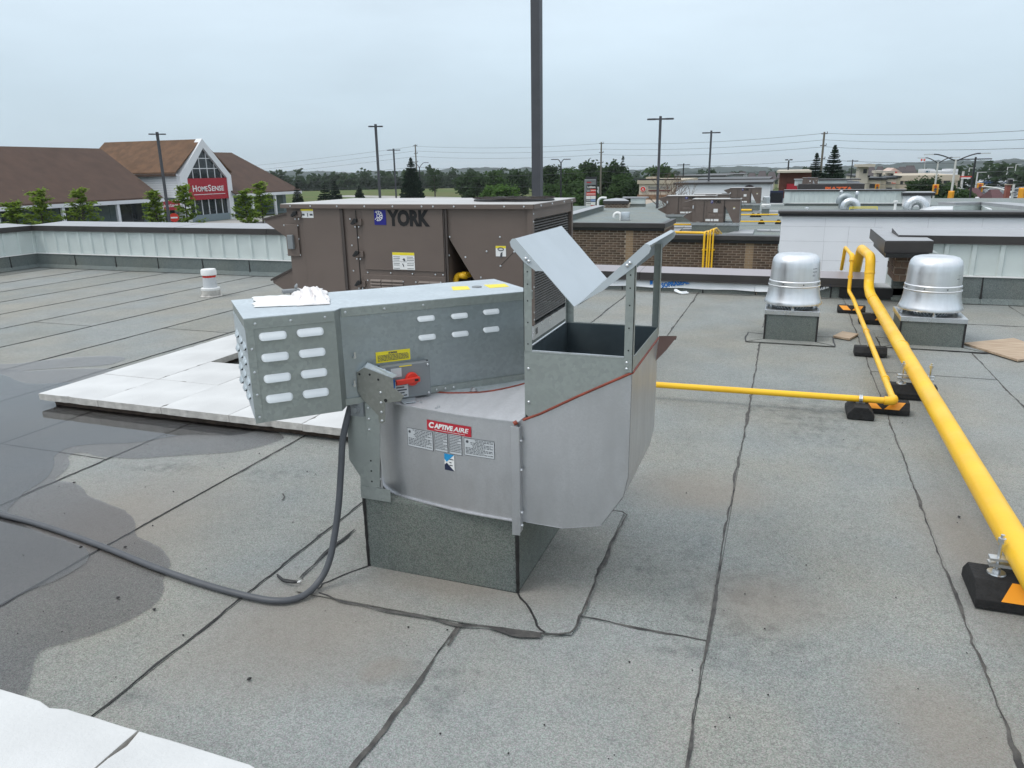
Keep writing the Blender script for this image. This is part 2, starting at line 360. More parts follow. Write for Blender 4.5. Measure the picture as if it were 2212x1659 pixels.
for i in range(len(SEAM)-1):
    x0, x1 = seam_x(i), seam_x(i+1)
    if x1-x0 < .05: continue
    ys = sorted([-8]+[y for (x, y), v in LAPS.items() if x0 < x < x1 and not v]+[10.62])
    for a, b in zip(ys, ys[1:]):
        s = MB(); z1 = .003
        s.add([(x0+.001, a, 0), (x1-.001, a, z1), (x1-.001, b-.002, z1), (x0+.001, b-.002, .0), (x0+.001, a, -.02), (x1-.001, a, -.02), (x1-.001, b-.002, -.02), (x0+.001, b-.002, -.02)],
              [(0, 1, 2, 3), (0, 4, 5, 1), (1, 5, 6, 2), (2, 6, 7, 3), (3, 7, 4, 0)])
        s.build('membrane_sheet', M_ROOF if (i+(a > 0)) % 3 else M_ROOF2, roof)
        if a > -7: 
            q = MB(); bead(q, [(x0, a), (x0+.5, a+.003), (x1, a)], .0055, .005, .006, i); q.build('lap_bead', M_BITD if a < 3 else M_BIT, roof)
    q = MB(); bead(q, [(x1, -7), (x1+.006*nrm(), 1.2), (x1+.006*nrm(), 3.), (x1+.006*nrm(), 6), (x1, 10.6)], .008 if -3.2 < x1 < -1.2 else (.006 if x1 > -3.2 else .012), .0052, .022 if x1 > -1.5 else .008, i+50)
    q.build('seam_bead', M_BITD if x1 > -1.4 else M_BIT, roof)
# standing water: a thin film over the low corner of the roof
def puddle(name, outline, z):
    pts = [Vector((*p, 0)) for p in outline]; k = len(pts); P = []
    for i in range(k):
        a, b, c_, d = pts[i-1], pts[i], pts[(i+1) % k], pts[(i+2) % k]
        for j in range(10):
            t = j/10
            p = .5*((2*b)+(c_-a)*t+(2*a-5*b+4*c_-d)*t*t+(3*b-a-3*c_+d)*t**3)
            n_ = noise.noise(p*2.5)*.03+noise.noise(p*9)*.008+noise.noise(p*40)*.004
            P.append((p.x+n_, p.y+n_, z))
    m = MB(); a_ = sum(p[0]*q[1]-q[0]*p[1] for p, q in zip(P, P[1:]+P[:1])); m.add(P if a_ > 0 else P[::-1], [tuple(range(len(P)))]); return m
m_w, t_, b_ = nodes('rain_water'); 
b_.inputs['Base Color'].default_value = (.9, .93, .95, 1); b_.inputs['Roughness'].default_value = .03; b_.inputs['IOR'].default_value = 1.33; b_.inputs['Transmission Weight'].default_value = 1
tr = N(t_, 'ShaderNodeBsdfTransparent'); tr.inputs['Color'].default_value = (.97, .97, .98, 1)
gl = N(t_, 'ShaderNodeBsdfGlossy'); gl.inputs['Roughness'].default_value = .04
fr = N(t_, 'ShaderNodeFresnel'); fr.inputs['IOR'].default_value = 1.75
ms = N(t_, 'ShaderNodeMixShader'); t_.links.new(fr.outputs[0], ms.inputs[0]); t_.links.new(tr.outputs[0], ms.inputs[1]); t_.links.new(gl.outputs[0], ms.inputs[2])
t_.links.new(ms.outputs[0], t_.nodes['Material Output'].inputs['Surface'])
M_WATER = m_w
film, t_, b_ = nodes('damp_film')            # rain soaked into the granules: a tinted, slightly glossy film
tr = N(t_, 'ShaderNodeBsdfTransparent'); tr.inputs['Color'].default_value = (.775, .775, .80, 1); gl = N(t_, 'ShaderNodeBsdfGlossy'); gl.inputs['Roughness'].default_value = .38
fr = N(t_, 'ShaderNodeFresnel'); fr.inputs['IOR'].default_value = 1.33; ms = N(t_, 'ShaderNodeMixShader'); t_.links.new(fr.outputs[0], ms.inputs[0]); t_.links.new(tr.outputs[0], ms.inputs[1]); t_.links.new(gl.outputs[0], ms.inputs[2]); t_.links.new(ms.outputs[0], t_.nodes['Material Output'].inputs['Surface'])
tag(puddle('damp_patch', [(-6.604, 4.345), (-6.345, 4.639), (-5.955, 4.847), (-5.488, 4.882), (-4.312, 4.443), (-3.395, 4.05), (-3.051, 3.91), (-3.033, 3.762), (-3.183, 3.535), (-3.494, 3.374), (-3.692, 3.264), (-3.898, 3.222), (-4.107, 3.235), (-4.119, 3.168), (-3.974, 3.017), (-3.872, 2.861), (-3.708, 2.862), (-3.474, 2.732), (-3.211, 2.667), (-3.004, 2.581), (-2.9, 2.48), (-2.718, 2.431), (-2.518, 2.325), (-2.429, 2.205), (-2.342, 2.104), (-2.31, 1.987), (-2.352, 1.827), (-2.471, 1.666), (-2.632, 1.51)], .0072).build('damp_patch', film, fix=False), kind='structure')
tag(puddle('damp_patch', [(-7.016, 4.677), (-6.703, 4.822), (-6.476, 5.106), (-6.115, 5.292), (-5.87, 5.245), (-5.829, 5.029), (-6.069, 4.863), (-6.433, 4.613), (-6.635, 4.402)], .0071).build('damp_patch', film, fix=False), kind='structure')
tag(puddle('puddle', [(-6.502, 4.376), (-5.943, 4.322), (-5.532, 4.477), (-4.762, 4.306), (-3.692, 4.045), (-3.342, 3.982), (-3.378, 3.807), (-3.707, 3.704), (-3.918, 3.483), (-4.219, 3.332), (-4.226, 3.169), (-3.989, 2.919), (-3.885, 2.666), (-3.945, 2.49)], .0075).build('puddle', M_WATER, fix=False), kind='structure')
tag(puddle('puddle', [(-3.809, 2.412), (-3.528, 2.388), (-3.163, 2.315), (-2.952, 2.228), (-2.877, 2.073), (-2.908, 1.932), (-2.989, 1.797)], .0077).build('puddle', M_WATER, fix=False), kind='structure')

# ================================================================== parapets round the roof
def ribbed(mb, a, b, z0, z1, out, pitch=.30, dep=.025):
    """box-ribbed siding from plan point a to b, ribs standing proud towards out"""
    a, b, o = Vector((*a, 0)), Vector((*b, 0)), Vector((*out, 0)); L_ = (b-a).length; d = (b-a)/L_
    prof = []; x = 0
    while x < L_:
        for dx, h in ((0, 0), (pitch*.76, 0), (pitch*.80, 1), (pitch*.95, 1)):
            if x+dx <= L_: prof.append((x+dx, h))
        x += pitch
    prof.append((L_, 0)); k = len(prof)
    lo = [a+d*x+o*(h*dep)+Vector((0, 0, z0)) for x, h in prof]; hi = [a+d*x+o*(h*dep)+Vector((0, 0, z1)) for x, h in prof]
    mb.add(lo+hi, [(i, i+1, k+i+1, k+i) for i in range(k-1)])
def parapet(name, label, a, b, inn, zs, zc, zt, coping, width=.42, ups=1.0, ups_mat=M_UPST, cap_d=.13, top_slope=.035, siding=True):
    """a..b: inner face line in plan; inn: unit vector into the roof; zs top of upstand, zc underside of coping, zt its top"""
    t = thing(name, label, 'parapet wall', (a[0], a[1], 0))
    A, B, I = Vector((*a, 0)), Vector((*b, 0)), Vector((*inn, 0)); L_ = (B-A).length; d = (B-A)/L_
    core = MB(); core.obox(A-I*.06+Vector((0, 0, -.02)), d*L_, -I*(width-.12), (0, 0, zc)); core.build('wall_core', M_SIDE, t)
    x = 0; i = 0
    while x < L_-.01:
        e = min(L_, x+ups)
        m = MB(); m.obox(A+d*(x+.002)+I*.035, d*(e-x-.004), -I*.09, (0, 0, zs)); m.add([A+d*(x+.002)+I*.10+Vector((0, 0, .006)), A+d*(e-.002)+I*.10+Vector((0, 0, .006)), A+d*(e-.002)+I*.036+Vector((0, 0, .07)), A+d*(x+.002)+I*.036+Vector((0, 0, .07))], [(0, 1, 2, 3)])
        m.build('upstand_sheet', ups_mat, t)
        if x > 0:
            q = MB(); p = A+d*x+I*.0365
            q.prism([p-d*(.006+.003*R.random()), p+d*.006, p+d*(.010+.01*R.random())+Vector((0, 0, -zs*.55)), p+d*.02+I*.006+Vector((0, 0, -zs+.03)), p-d*.012+I*.006+Vector((0, 0, -zs+.03)), p-d*.005+Vector((0, 0, -zs*.5))], I*.004)
            for v in q.v: v.z += zs
            q.build('lap_bead', M_BIT, t)
        x = e; i += 1
    q = MB()
    A2 = A+I*.11; B2 = B+I*.11; bead(q, [(A2.x, A2.y), ((A2.x+B2.x)/2, (A2.y+B2.y)/2), (B2.x, B2.y)], .018, .007, .03, int(L_*10)); q.build('toe_bead', M_BIT, t)
    if siding:
        m = MB(); ribbed(m, tuple((A+I*.012)[:2]), tuple((B+I*.012)[:2]), zs+.012, zc+.03, inn); m.build('ribbed_siding', M_SIDE, t)
        m = MB(); m.obox(A+I*.02+Vector((0, 0, zs-.004)), d*L_, I*.032, (0, 0, .016)); m.build('drip_trim', M_WHITE, t)
    x = 0
    for e in coping+[L_]:
        m = MB(); p0 = A+d*(x+.002)+I*.065; dl = d*(e-x-.004)
        f0 = p0+Vector((0, 0, zc)); f1 = p0+Vector((0, 0, zt)); bk = p0-I*width+Vector((0, 0, zt+top_slope)); bk0 = p0-I*width+Vector((0, 0, zc))
        m.add([f0, f0+dl, f1+dl, f1, bk, bk+dl, bk0, bk0+dl], [(0, 1, 2, 3), (4, 5, 7, 6), (0, 3, 4, 6), (1, 7, 5, 2), (0, 6, 7, 1)], 0)
        m.add([f1+Vector((0, 0, .0015)), f1+dl+Vector((0, 0, .0015)), bk+dl+Vector((0, 0, .0015)), bk+Vector((0, 0, .0015))], [(0, 1, 2, 3)], 1)  # lighter sheet: skylight on the coping's top put into its colour
        m.obox(f0+Vector((0, 0, -.012)), dl, I*.012, (0, 0, .014), 0)
        m.build('coping_section', [M_CAPD, M_CAPT], t, bevel=.004)
        if e < L_-.01:
            s = MB(); s.obox(A+d*(e-.004)+I*.067+Vector((0, 0, zc)), d*.008, I*.003, (0, 0, zt-zc)); s.quad(A+d*(e-.005)+I*.066+Vector((0, 0, zt+.003)), A+d*(e+.005)+I*.066+Vector((0, 0, zt+.003)), A+d*(e+.005)+I*(.065-width)+Vector((0, 0, zt+top_slope+.003)), A+d*(e-.005)+I*(.065-width)+Vector((0, 0, zt+top_slope+.003)))
            s.build('coping_joint', M_BIT, t)
        x = e
    return t
parapet('parapet_wall', 'long ribbed pale metal parapet with dark coping along the far left roof edge', (-13.62, 10.6), (-3.6, 10.6), (0, -1), .27, .71, .795, [3.5, 5.45, 8.4], .75, top_slope=.03)
parapet('parapet_wall', 'short ribbed pale metal parapet return at the left frame edge', (-13.62, -8), (-13.62, 10.6), (1, 0), .27, .71, .795, [15.0], .75, top_slope=.03)
PR = parapet('parapet_wall', 'ribbed pale metal parapet with dark coping behind the right exhaust dome', (1.33, 10.62), (9, 10.62), (0, -1), .335, .742, .828, [], .72, ups_mat=M_UPST, top_slope=.035)
# low curb in the gap, with white membrane film still showing
lw = thing('low_roof_curb', 'low roof-edge curb with mauve-brown coping and white printed film between the parapets', 'roof curb', (-3.6, 10.6, 0))
m = MB(); m.box((-3.6, 10.62, -.02), (1.74, 10.96, .165)); m.build('curb_core', M_WRAP, lw)
x = -3.6
for k, e in enumerate((-2.15, -1.02, -.32, .62, 1.74)):
    m = MB(); m.box((x+.003, 10.585, -.01), (e-.003, 10.622, .062 if k < 3 else .155)); m.build('upstand_sheet', M_UPST, lw)
    m = MB(); m.box((e-.008, 10.578, .0), (e+.010, 10.5848, .064 if k < 3 else .15)); m.build('lap_bead', M_BIT, lw); x = e
q = MB(); bead(q, [(-3.6, 10.50), (-1, 10.49), (1.7, 10.5)], .02, .007, .03, 5); q.build('toe_bead', M_BIT, lw)
m = MB()
for (xa, xb, y_) in ((-3.6, -.335, 10.579), (-.33, .42, 10.572)):
    n = 24; vs = []
    for i in range(n+1):
        xx = xa+(xb-xa)*i/n; vs += [(xx, 10.616, .20), (xx, y_+.008*math.sin(xx*7)+.004, .115+.004*math.sin(xx*11)), (xx, y_-.012+.006*math.sin(xx*5), .058+.006*math.sin(xx*9+1))]
    m.add(vs, [(3*i, 3*i+1, 3*i+4, 3*i+3) for i in range(n)]+[(3*i+1, 3*i+2, 3*i+5, 3*i+4) for i in range(n)])
film = m.build('membrane_film', M_WRAP, lw, smooth=60)
m = MB(); lx, lz = (-1.582, 0.052, 0.385)[0:3:2]
rot = math.radians(11); lx, lz, lwid = (-1.583, 0.055, 0.386)
letters(m, 'SOPRASEAL', .088, lambda x, y, h: (lx+x*math.cos(rot)-y*math.sin(rot), 10.5585-h, lz+.002+x*math.sin(rot)+y*math.cos(rot)), width=lwid, bold=.004, extrude=.0005)
m.add([(-1.754, 10.56, 0.154), (-1.711, 10.56, 0.156), (-1.714, 10.56, 0.1), (-1.748, 10.56, 0.095)], [(0, 1, 2, 3)])
m.build('lettering', M_BLUE, lw)
x = -3.6
for e in (-1.9, -.02, 1.10):
    m = MB(); f = 10.545
    m.add([(x+.002, f, .165), (e-.002, f, .165), (e-.002, f, .265), (x+.002, f, .265), (x+.002, 11.02, .295), (e-.002, 11.02, .295), (x+.002, 11.02, .165), (e-.002, 11.02, .165)], [(0, 1, 2, 3), (4, 5, 7, 6), (0, 3, 4, 6), (1, 7, 5, 2), (0, 6, 7, 1)], 0)
    m.add([(x+.002, f, .2665), (e-.002, f, .2665), (e-.002, 11.02, .2965), (x+.002, 11.02, .2965)], [(0, 1, 2, 3)], 1)
    m.box((x+.002, f-.012, .155), (e-.002, f, .170), 0)
    m.build('coping_section', [M_CAPD, mat('mauve_flashing', (.33, .30, .315), .42, .2, var=.04, scale=2)], lw, bevel=.004); x = e
m = MB(); m.add([(0.471, 10.55, 0.128), (0.584, 10.55, 0.175), (0.59, 10.55, 0.14), (0.481, 10.55, 0.1)], [(0, 1, 2, 3)]); m.build('film_scrap', M_WRAP, lw)
m = MB(); p = (0.483, 10.545, 0.108); letters(m, 'o r L', .075, lambda x, y, h: (p[0]+x*.97, 10.543-h, p[2]+.005+y+x*.22), extrude=.0005); m.build('lettering', M_DKNAVY, lw)
m = MB(); m.box((.72, 10.56, .02), (1.35, 10.575, .15)); m.build('dark_opening', M_BLACK, lw)
# brick pier with its own coping, right of the gas pipes
pr = thing('brick_pier', 'short brick pier with wide dark metal cap at the start of the right parapet', 'pier', (1.4, 10.3, 0))
m = MB(); m.prism([(1.12, 9.954, 0.8), (1.653, 10.054, 0.8), (1.655, 10.74, 0.8), (1.644, 11.155, 0.8), (1.132, 11.935, 0.8)], (0, 0, -.135), 0)
m.build('pier_cap', M_CAPD, pr, bevel=.004)
m = MB(); m.add([(x, y, z+.007) for x, y, z in ((1.129, 9.985, 0.8), (1.653, 10.083, 0.8), (1.65, 10.74, 0.8), (1.64, 11.126, 0.8), (1.133, 11.884, 0.8))], [tuple(range(5))]); m.build('cap_top', M_CAPT, pr)  # paler sheet paints the skylight on top of the dark cap
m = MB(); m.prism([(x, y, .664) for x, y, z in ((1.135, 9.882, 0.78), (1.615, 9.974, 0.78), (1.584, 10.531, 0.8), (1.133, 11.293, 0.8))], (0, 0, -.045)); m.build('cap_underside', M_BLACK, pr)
bx0, bx1 = 1.30, 1.49
m = MB(); m.box((bx0, 10.20, .30), (bx1, 10.9, .62)); m.build('mortar_core', M_MORT, pr)
for k in range(4):
    z0 = .305+k*.083
    for (xa, xb) in (((bx0-.006, bx0+.115), (bx0+.125, bx1+.006)) if k % 2 else ((bx0-.006, bx0+.05), (bx0+.06, bx1+.006))):
        m = MB(); m.box((xa, 10.19, z0), (xb, 10.26, z0+.072)); m.build('brick', M_BRICKS[k % 4], pr)
    for j in range(3):
        m = MB(); m.box((bx0-.0065, 10.27+j*.2+.1*(k % 2), z0), (bx0+.06, 10.46+j*.2+.1*(k % 2), z0+.072)); m.build('brick', M_BRICKS[(k+j) % 4], pr)
m = MB(); ribbed(m, (1.50, 10.18), (1.76, 10.18), .27, .66, (0, -1), .14, .02); m.box((1.495, 10.172, .24), (1.53, 10.20, .66)); m.build('ribbed_siding', M_SIDE, pr)
m = MB(); m.box((1.515, 10.20, .02), (1.735, 10.62, .655)); m.box((1.49, 10.52, .0), (1.735, 10.63, .3)); m.build('pier_core', M_SIDE, pr)

# ================================================================== curb and flashing under the exhaust fan
def flashing(mb, pts, z=.0065, th=.004): mb.prism([(p[0], p[1], z) for p in pts], (0, 0, th))
cb = thing('roof_curb', 'tall granule-covered roof curb under the galvanized exhaust fan', 'curb', (-1.28, 2.92, 0))
m = MB(); m.box((-1.628, 2.566, .0), (-.924, 3.27, .352)); m.build('curb_wall', M_CURB, cb, bevel=.012)
m = MB()
flashing(m, [(-1.814, 2.287), (-1.059, 2.303), (-0.757, 2.335), (-.924, 2.562), (-1.632, 2.566), (-1.837, 2.352)]); m.build('front_flashing', M_ROOF, cb)
m = MB(); flashing(m, [(-0.757, 2.335), (-0.637, 2.36), (-0.661, 3.449), (-.70, 3.5), (-.922, 3.3), (-.922, 2.56)], .0085); m.build('side_flashing', M_ROOF, cb)
m = MB(); flashing(m, [(-1.634, 2.56), (-1.634, 3.3), (-1.80, 3.45), (-1.837, 2.352)], .0075); m.build('side_flashing', M_ROOF, cb)
q = MB(); bead(q, [(-1.712, 2.303), (-1.599, 2.278), (-1.413, 2.279), (-1.239, 2.29), (-1.07, 2.284), (-0.952, 2.307), (-0.854, 2.308), (-0.745, 2.328)], .011, .012, .07, 3); q.build('flashing_bead', M_BITD, cb)
q = MB(); bead(q, [(-0.745, 2.328), (-0.679, 2.34), (-0.642, 2.363), (-0.631, 2.415), (-0.635, 2.481), (-0.635, 2.636), (-0.645, 2.819), (-0.646, 3.041), (-0.646, 3.257), (-0.637, 3.416), (-0.669, 3.444), (-0.745, 3.444)], .010, .0135, .022, 4); q.build('flashing_bead', M_BITD, cb)
q = MB(); bead(q, [(-0.926, 2.563), (-0.867, 2.498), (-0.812, 2.433), (-0.777, 2.366), (-0.735, 2.337)], .011, .014, .03, 6); q.build('flashing_bead', M_BIT, cb)
q = MB(); bead(q, [(-1.624, 2.566), (-1.67, 2.493), (-1.711, 2.417), (-1.735, 2.368), (-1.726, 2.324)], .011, .0135, .02, 7); q.build('flashing_bead', M_BIT, cb)
for x in (-1.628, -.924):
    q = MB(); n = 16
    vs = []
    for i in range(n+1):
        z = .012+.34*i/n; w_ = .006+.003*R.random(); vs += [(x-w_, 2.5655, z), (x, 2.559, z), (x+w_, 2.5655, z)]
    q.add(vs, [(3*i+a, 3*i+a+1, 3*i+a+4, 3*i+a+3) for i in range(n) for a in (0, 1)]); q.build('corner_bead', M_BIT, cb)
# stray seam marks and old laps in the left foreground
q = MB(); bead(q, [(-1.877, 2.862), (-1.877, 2.62), (-1.86, 2.385)], .007, .0075, .02, 9); bead(q, [(-1.976, 2.38), (-1.927, 2.355), (-1.852, 2.36)], .007, .0075, .0, 11); q.build('lap_bead', M_BIT, roof)
q = MB(); bead(q, [(-2.478, 3.107), (-2.45, 3.077), (-2.43, 3.032)], .008, .0075, .0, 12); q.build('wrinkle_mark', M_BITD, roof)
q = MB(); bead(q, [(-1.065, 2.286), (-1.063, 2.237), (-1.058, 2.152)], .008, .0075, .02, 13); q.build('lap_bead', M_BITD, roof)

# ================================================================== the exhaust fan
FO = (-1.28, 2.92, .36)
fan = thing('exhaust_fan', 'large galvanized kitchen exhaust fan with open butterfly dampers, centre of the roof', 'exhaust fan', FO)
def cat_rom(P, n=8):
    o = []
    for i in range(len(P)-1):
        a, b, c_, d = P[max(i-1, 0)], P[i], P[i+1], P[min(i+2, len(P)-1)]
        for j in range(n):
            t = j/n; o.append(tuple(.5*((2*b[k])+(c_[k]-a[k])*t+(2*a[k]-5*b[k]+4*c_[k]-d[k])*t*t+(3*b[k]-a[k]-3*c_[k]+d[k])*t**3) for k in range(len(b))))
    o.append(tuple(P[-1])); return o
WRAP = cat_rom([(-.905, 2.537), (-1.139, 2.551), (-1.36, 2.588), (-1.50, 2.624), (-1.60, 2.70), (-1.69, 2.85), (-1.71, 3.05), (-1.62, 3.28), (-1.4, 3.42), (-1.1, 3.42), (-.93, 3.30), (-.88, 3.11)])
ZB, ZT = .355, .77
def ywall(x):
    for (xa, ya), (xb, yb) in zip(WRAP, WRAP[1:]):
        if xb <= x <= xa: return ya+(yb-ya)*(x-xa)/(xb-xa)
    return 2.537
m = MB(); k = len(WRAP)
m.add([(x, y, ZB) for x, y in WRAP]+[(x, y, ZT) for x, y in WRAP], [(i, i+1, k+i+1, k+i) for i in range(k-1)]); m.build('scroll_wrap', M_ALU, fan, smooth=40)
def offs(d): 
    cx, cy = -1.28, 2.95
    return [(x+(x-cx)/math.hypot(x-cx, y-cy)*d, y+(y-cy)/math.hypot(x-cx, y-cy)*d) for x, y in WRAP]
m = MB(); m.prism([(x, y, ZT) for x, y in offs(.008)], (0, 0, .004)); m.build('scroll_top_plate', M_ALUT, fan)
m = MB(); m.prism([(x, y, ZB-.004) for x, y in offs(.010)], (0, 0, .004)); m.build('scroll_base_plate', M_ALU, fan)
XL, XR, YF, YB, TZ = -.875, -.474, 2.541, 3.11, 1.052
heel = [(-.903, .352), (-.879, .353), (-.727, .350), (-.576, .385), (-.492, .517), (-.476, .60)]
side = heel+[(XR, .999), (XL, .785), (-.903, .772)]
m = MB(); m.prism([(x, YF, z) for x, z in side], (0, .003, 0)); m.build('elbow_side_plate', M_ALU, fan)
m = MB(); m.prism([(x, YB-.003, z) for x, z in side], (0, .003, 0)); m.build('elbow_back_plate', M_ALU, fan)
hp = heel[1:]+[(XR, .999)]; m = MB(); k = len(hp)
m.add([(x+.0015, YF-.002, z) for x, z in hp]+[(x+.0015, YB, z) for x, z in hp], [(i, i+1, k+i+1, k+i) for i in range(k-1)]); m.build('elbow_heel', M_ALU, fan, smooth=25)
# rim edge, post flange and bolts between scroll and elbow
m = MB(); m.obox((-.925, 2.510, .305), (.033, .002, 0), (0, .003, 0), (0, 0, .455)); m.obox((-.893, 2.513, .318), (.003, 0, 0), (0, .028, 0), (0, 0, .44)); m.build('corner_flange', M_ALU, fan, bevel=.001)
m = MB()
for z in (.70, .58, .40, .345): m.screw((-.889, 2.525, z), (.6, -1, 0), .0075, .009)
m.build('flange_bolt', M_ZINC, fan, smooth=40)
m = MB(); m.tube([(XL-.008, YF-.003, .781), (XL+.06, YF-.003, .812), (-.67, YF-.003, .894), (XR-.012, YF-.003, .992), (XR+.001, YF-.001, .998)], .0052, 8)
m.tube([(XR+.002, YF, .998), (XR+.002, 2.8, 1.0), (XR+.002, YB, 1.003)], .005, 8); m.tube([(-.915, 2.520, .768), (-.903, 2.525, .775)], .009, 7); m.build('gasket', M_GASK, fan, smooth=60)
m = MB(); m.plate([(XR+.003, 3.06, .915), (XR+.003, 3.12, 1.005), (XR+.075, 3.14, 1.005), (XR+.04, 3.10, .955)], .003); m.plate([(XR+.003, 3.12, 1.006), (XR+.075, 3.14, 1.006), (XR+.068, 3.17, .985), (XR+.003, 3.15, .985)], .003); m.build('gasket_flap', mat('brown_gasket_flap', (.11, .055, .042), .5, var=.2), fan)
# discharge collar: four sheets
m = MB(); m.prism([(XL, YF-.004, TZ), (XR, YF-.004, TZ), (XR, YF-.004, 1.005), (XL+.03, YF-.004, .797), (XL+.012, YF-.004, .797), (XL, YF-.004, .81)], (0, .003, 0)); m.build('collar_front', M_GREEN, fan)
m = MB(); m.box((XL, YB-.002, .78), (XR, YB+.001, TZ)); m.build('collar_back', M_GREEN, fan)
m = MB(); m.box((XL-.0015, YF, .775), (XL+.0015, YB, TZ)); m.build('collar_left', M_GREEN, fan)
m = MB(); m.box((XR-.001, YF, 1.003), (XR+.002, YB, TZ)); m.build('collar_right', M_GREEN, fan)
m = MB(); m.prism([(XL+.003, YF+.004, .60), (XR-.004, YF+.004, .60), (XR-.004, YB-.005, .60), (XL+.003, YB-.005, .60)], (0, 0, .004)); m.box((XL+.003, YF+.002, .60), (XL+.005, YB-.004, TZ-.004)); m.box((XL+.003, YB-.005, .60), (XR-.003, YB-.003, TZ-.004)); m.build('duct_shade_sheet', M_DARKIN, fan)  # dark sheets added inside, the duct's shade put into their colour
m = MB()
for y in (YF-.0055,):
    m.box((XL+.03, y, TZ-.002), (XR-.03, y+.012, TZ+.003))
m.box((XL-.002, YF+.02, TZ-.002), (XL+.006, YB-.02, TZ+.003)); m.build('collar_hem', M_ZINC, fan)
def post(x, y, sx, sy, z0, z1, fr):
    m = MB(); m.box((x, y, z0), (x+sx*.031, y+sy*.0022, z1)); m.box((x, y, z0), (x+sx*.0022, y+sy*.026, z1))
    m.build('damper_post', M_GREEN, fan)
    h = MB()
    for z in (1.345, 1.30, 1.24, 1.16, 1.08): h.tube([(x+sx*.016, y-.0008*sy, z), (x+sx*.016, y-.0012*sy, z)], .003, 7)
    h.build('post_hole', M_BLACK, fan)
post(XL, YF-.007, 1, 1, 1.053, 1.395, 1); post(XR+.003, YF-.007, -1, 1, 1.0, 1.395, 1)
post(XL, YB+.006, 1, -1, .80, 1.395, 0); post(XR+.003, YB+.006, -1, -1, 1.02, 1.395, 0)
# butterfly damper blades
def blade(xs, zs, xe, ze, sgn, fl0):
    """from the hinge edge (low, at the centre) to the outer rounded end"""
    m = MB(); y0, y1 = YF-.010, YB+.010; d = Vector((xe-xs, 0, ze-zs)); L_ = d.length; d /= L_; n_ = Vector((-d.z*sgn, 0, d.x*sgn)); n_ = n_ if n_.z > 0 else -n_
    a = Vector((xs, 0, zs)); e = Vector((xe, 0, ze))
    def P(u, y, v): q = a+d*u-n_*v; return (q.x, y, q.z)
    m.add([P(0, y0, 0), P(L_, y0, 0), P(L_, y1, 0), P(0, y1, 0), P(0, y0, .002), P(L_, y0, .002), P(L_, y1, .002), P(0, y1, .002)], [(0, 1, 2, 3), (7, 6, 5, 4), (0, 4, 5, 1), (3, 2, 6, 7), (0, 3, 7, 4), (1, 5, 6, 2)])
    for y, dy in ((y0, -.002), (y1, .002)):
        fl = [P(L_*fl0, y, 0), P(L_, y, 0), P(L_+.007, y, .010), P(L_+.005, y, .024), P(L_-.010, y, .032), P(L_*.74, y, .033), P(L_*(fl0*.5+.32), y, .022)]
        m.prism(fl, (0, dy, 0))
    m.obox(P(L_, y0, 0), Vector(P(L_+.004, y0, .012))-Vector(P(L_, y0, 0)), (0, y1-y0, 0), -n_*.002)
    return m
blade(-.684, 1.228, -.902, 1.462, -1, .52).build('damper_blade', M_FLAP, fan)
blade(-.678, 1.228, -.440, 1.452, 1, .05).build('damper_blade', M_FLAP, fan)
m = MB()
for x, z in ((-.862, 1.392), (-.851, 1.383), (-.498, 1.378), (-.489, 1.387)): m.screw((x, YF-.0125, z), (0, -1, 0), .0075, .007)
for x, z in ((XL+.016, .985), (XL+.016, .855), (XR-.018, 1.035), (XR-.018, 1.012)): m.screw((x, YF-.0045, z), (0, -1, 0), .0065, .005)
m.build('pivot_screw', M_ZINC, fan, smooth=40)
# motor cover: u along the box, v into the picture
U = Vector((.7071, .7071, 0)); V = Vector((-.7071, .7071, 0)); B0 = Vector((-1.871, 2.232, 0))
def bx(u, v, z): return B0+U*u+V*v+Vector((0, 0, z))
def bbox(mb, u0, v0, z0, u1, v1, z1, mi=0): mb.obox(bx(u0, v0, z0), U*(u1-u0), V*(v1-v0), (0, 0, z1-z0), mi)
HW, HL, BW0, BU1, ZTOP = .465, .334, .042, 1.218, 1.176
m = MB(); m.add([bx(0, 0, .766), bx(HL, 0, .766), bx(HL, HW, .84), bx(0, HW, .84), bx(0, 0, ZTOP), bx(HL, 0, ZTOP), bx(HL, HW, ZTOP), bx(0, HW, ZTOP), ], [(0, 3, 2, 1), (4, 5, 6, 7), (0, 1, 5, 4), (2, 3, 7, 6), (3, 0, 4, 7)])
m.add([bx(HL, 0, .766), bx(HL+.03, BW0, .772), bx(HL+.03, BW0, ZTOP), bx(HL, 0, ZTOP)], [(0, 1, 2, 3)]); m.build('motor_cover_head', M_GREEN, fan, fix=False)
m = MB(); m.prism([bx(-.0005, .004, .775), bx(-.0005, HW-.004, .845), bx(-.0005, HW-.004, 1.135), bx(-.0005, .004, 1.135)], -U*.0015); m.build('end_panel', M_GALVT, fan)  # thin added sheet, the end face's sky reflection painted as lighter metal
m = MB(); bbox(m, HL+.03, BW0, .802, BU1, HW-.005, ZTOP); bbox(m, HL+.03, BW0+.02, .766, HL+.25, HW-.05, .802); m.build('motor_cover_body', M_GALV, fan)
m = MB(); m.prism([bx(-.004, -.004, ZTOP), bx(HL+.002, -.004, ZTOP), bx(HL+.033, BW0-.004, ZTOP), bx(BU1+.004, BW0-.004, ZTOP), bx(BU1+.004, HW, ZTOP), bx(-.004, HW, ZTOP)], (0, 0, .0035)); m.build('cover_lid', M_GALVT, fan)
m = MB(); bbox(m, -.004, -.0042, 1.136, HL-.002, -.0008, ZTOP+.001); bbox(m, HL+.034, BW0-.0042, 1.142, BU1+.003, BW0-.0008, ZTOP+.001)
bbox(m, -.002, -.0038, .766, .028, -.0006, 1.1365); m.build('lid_skirt', M_GREEN, fan, bevel=.001)
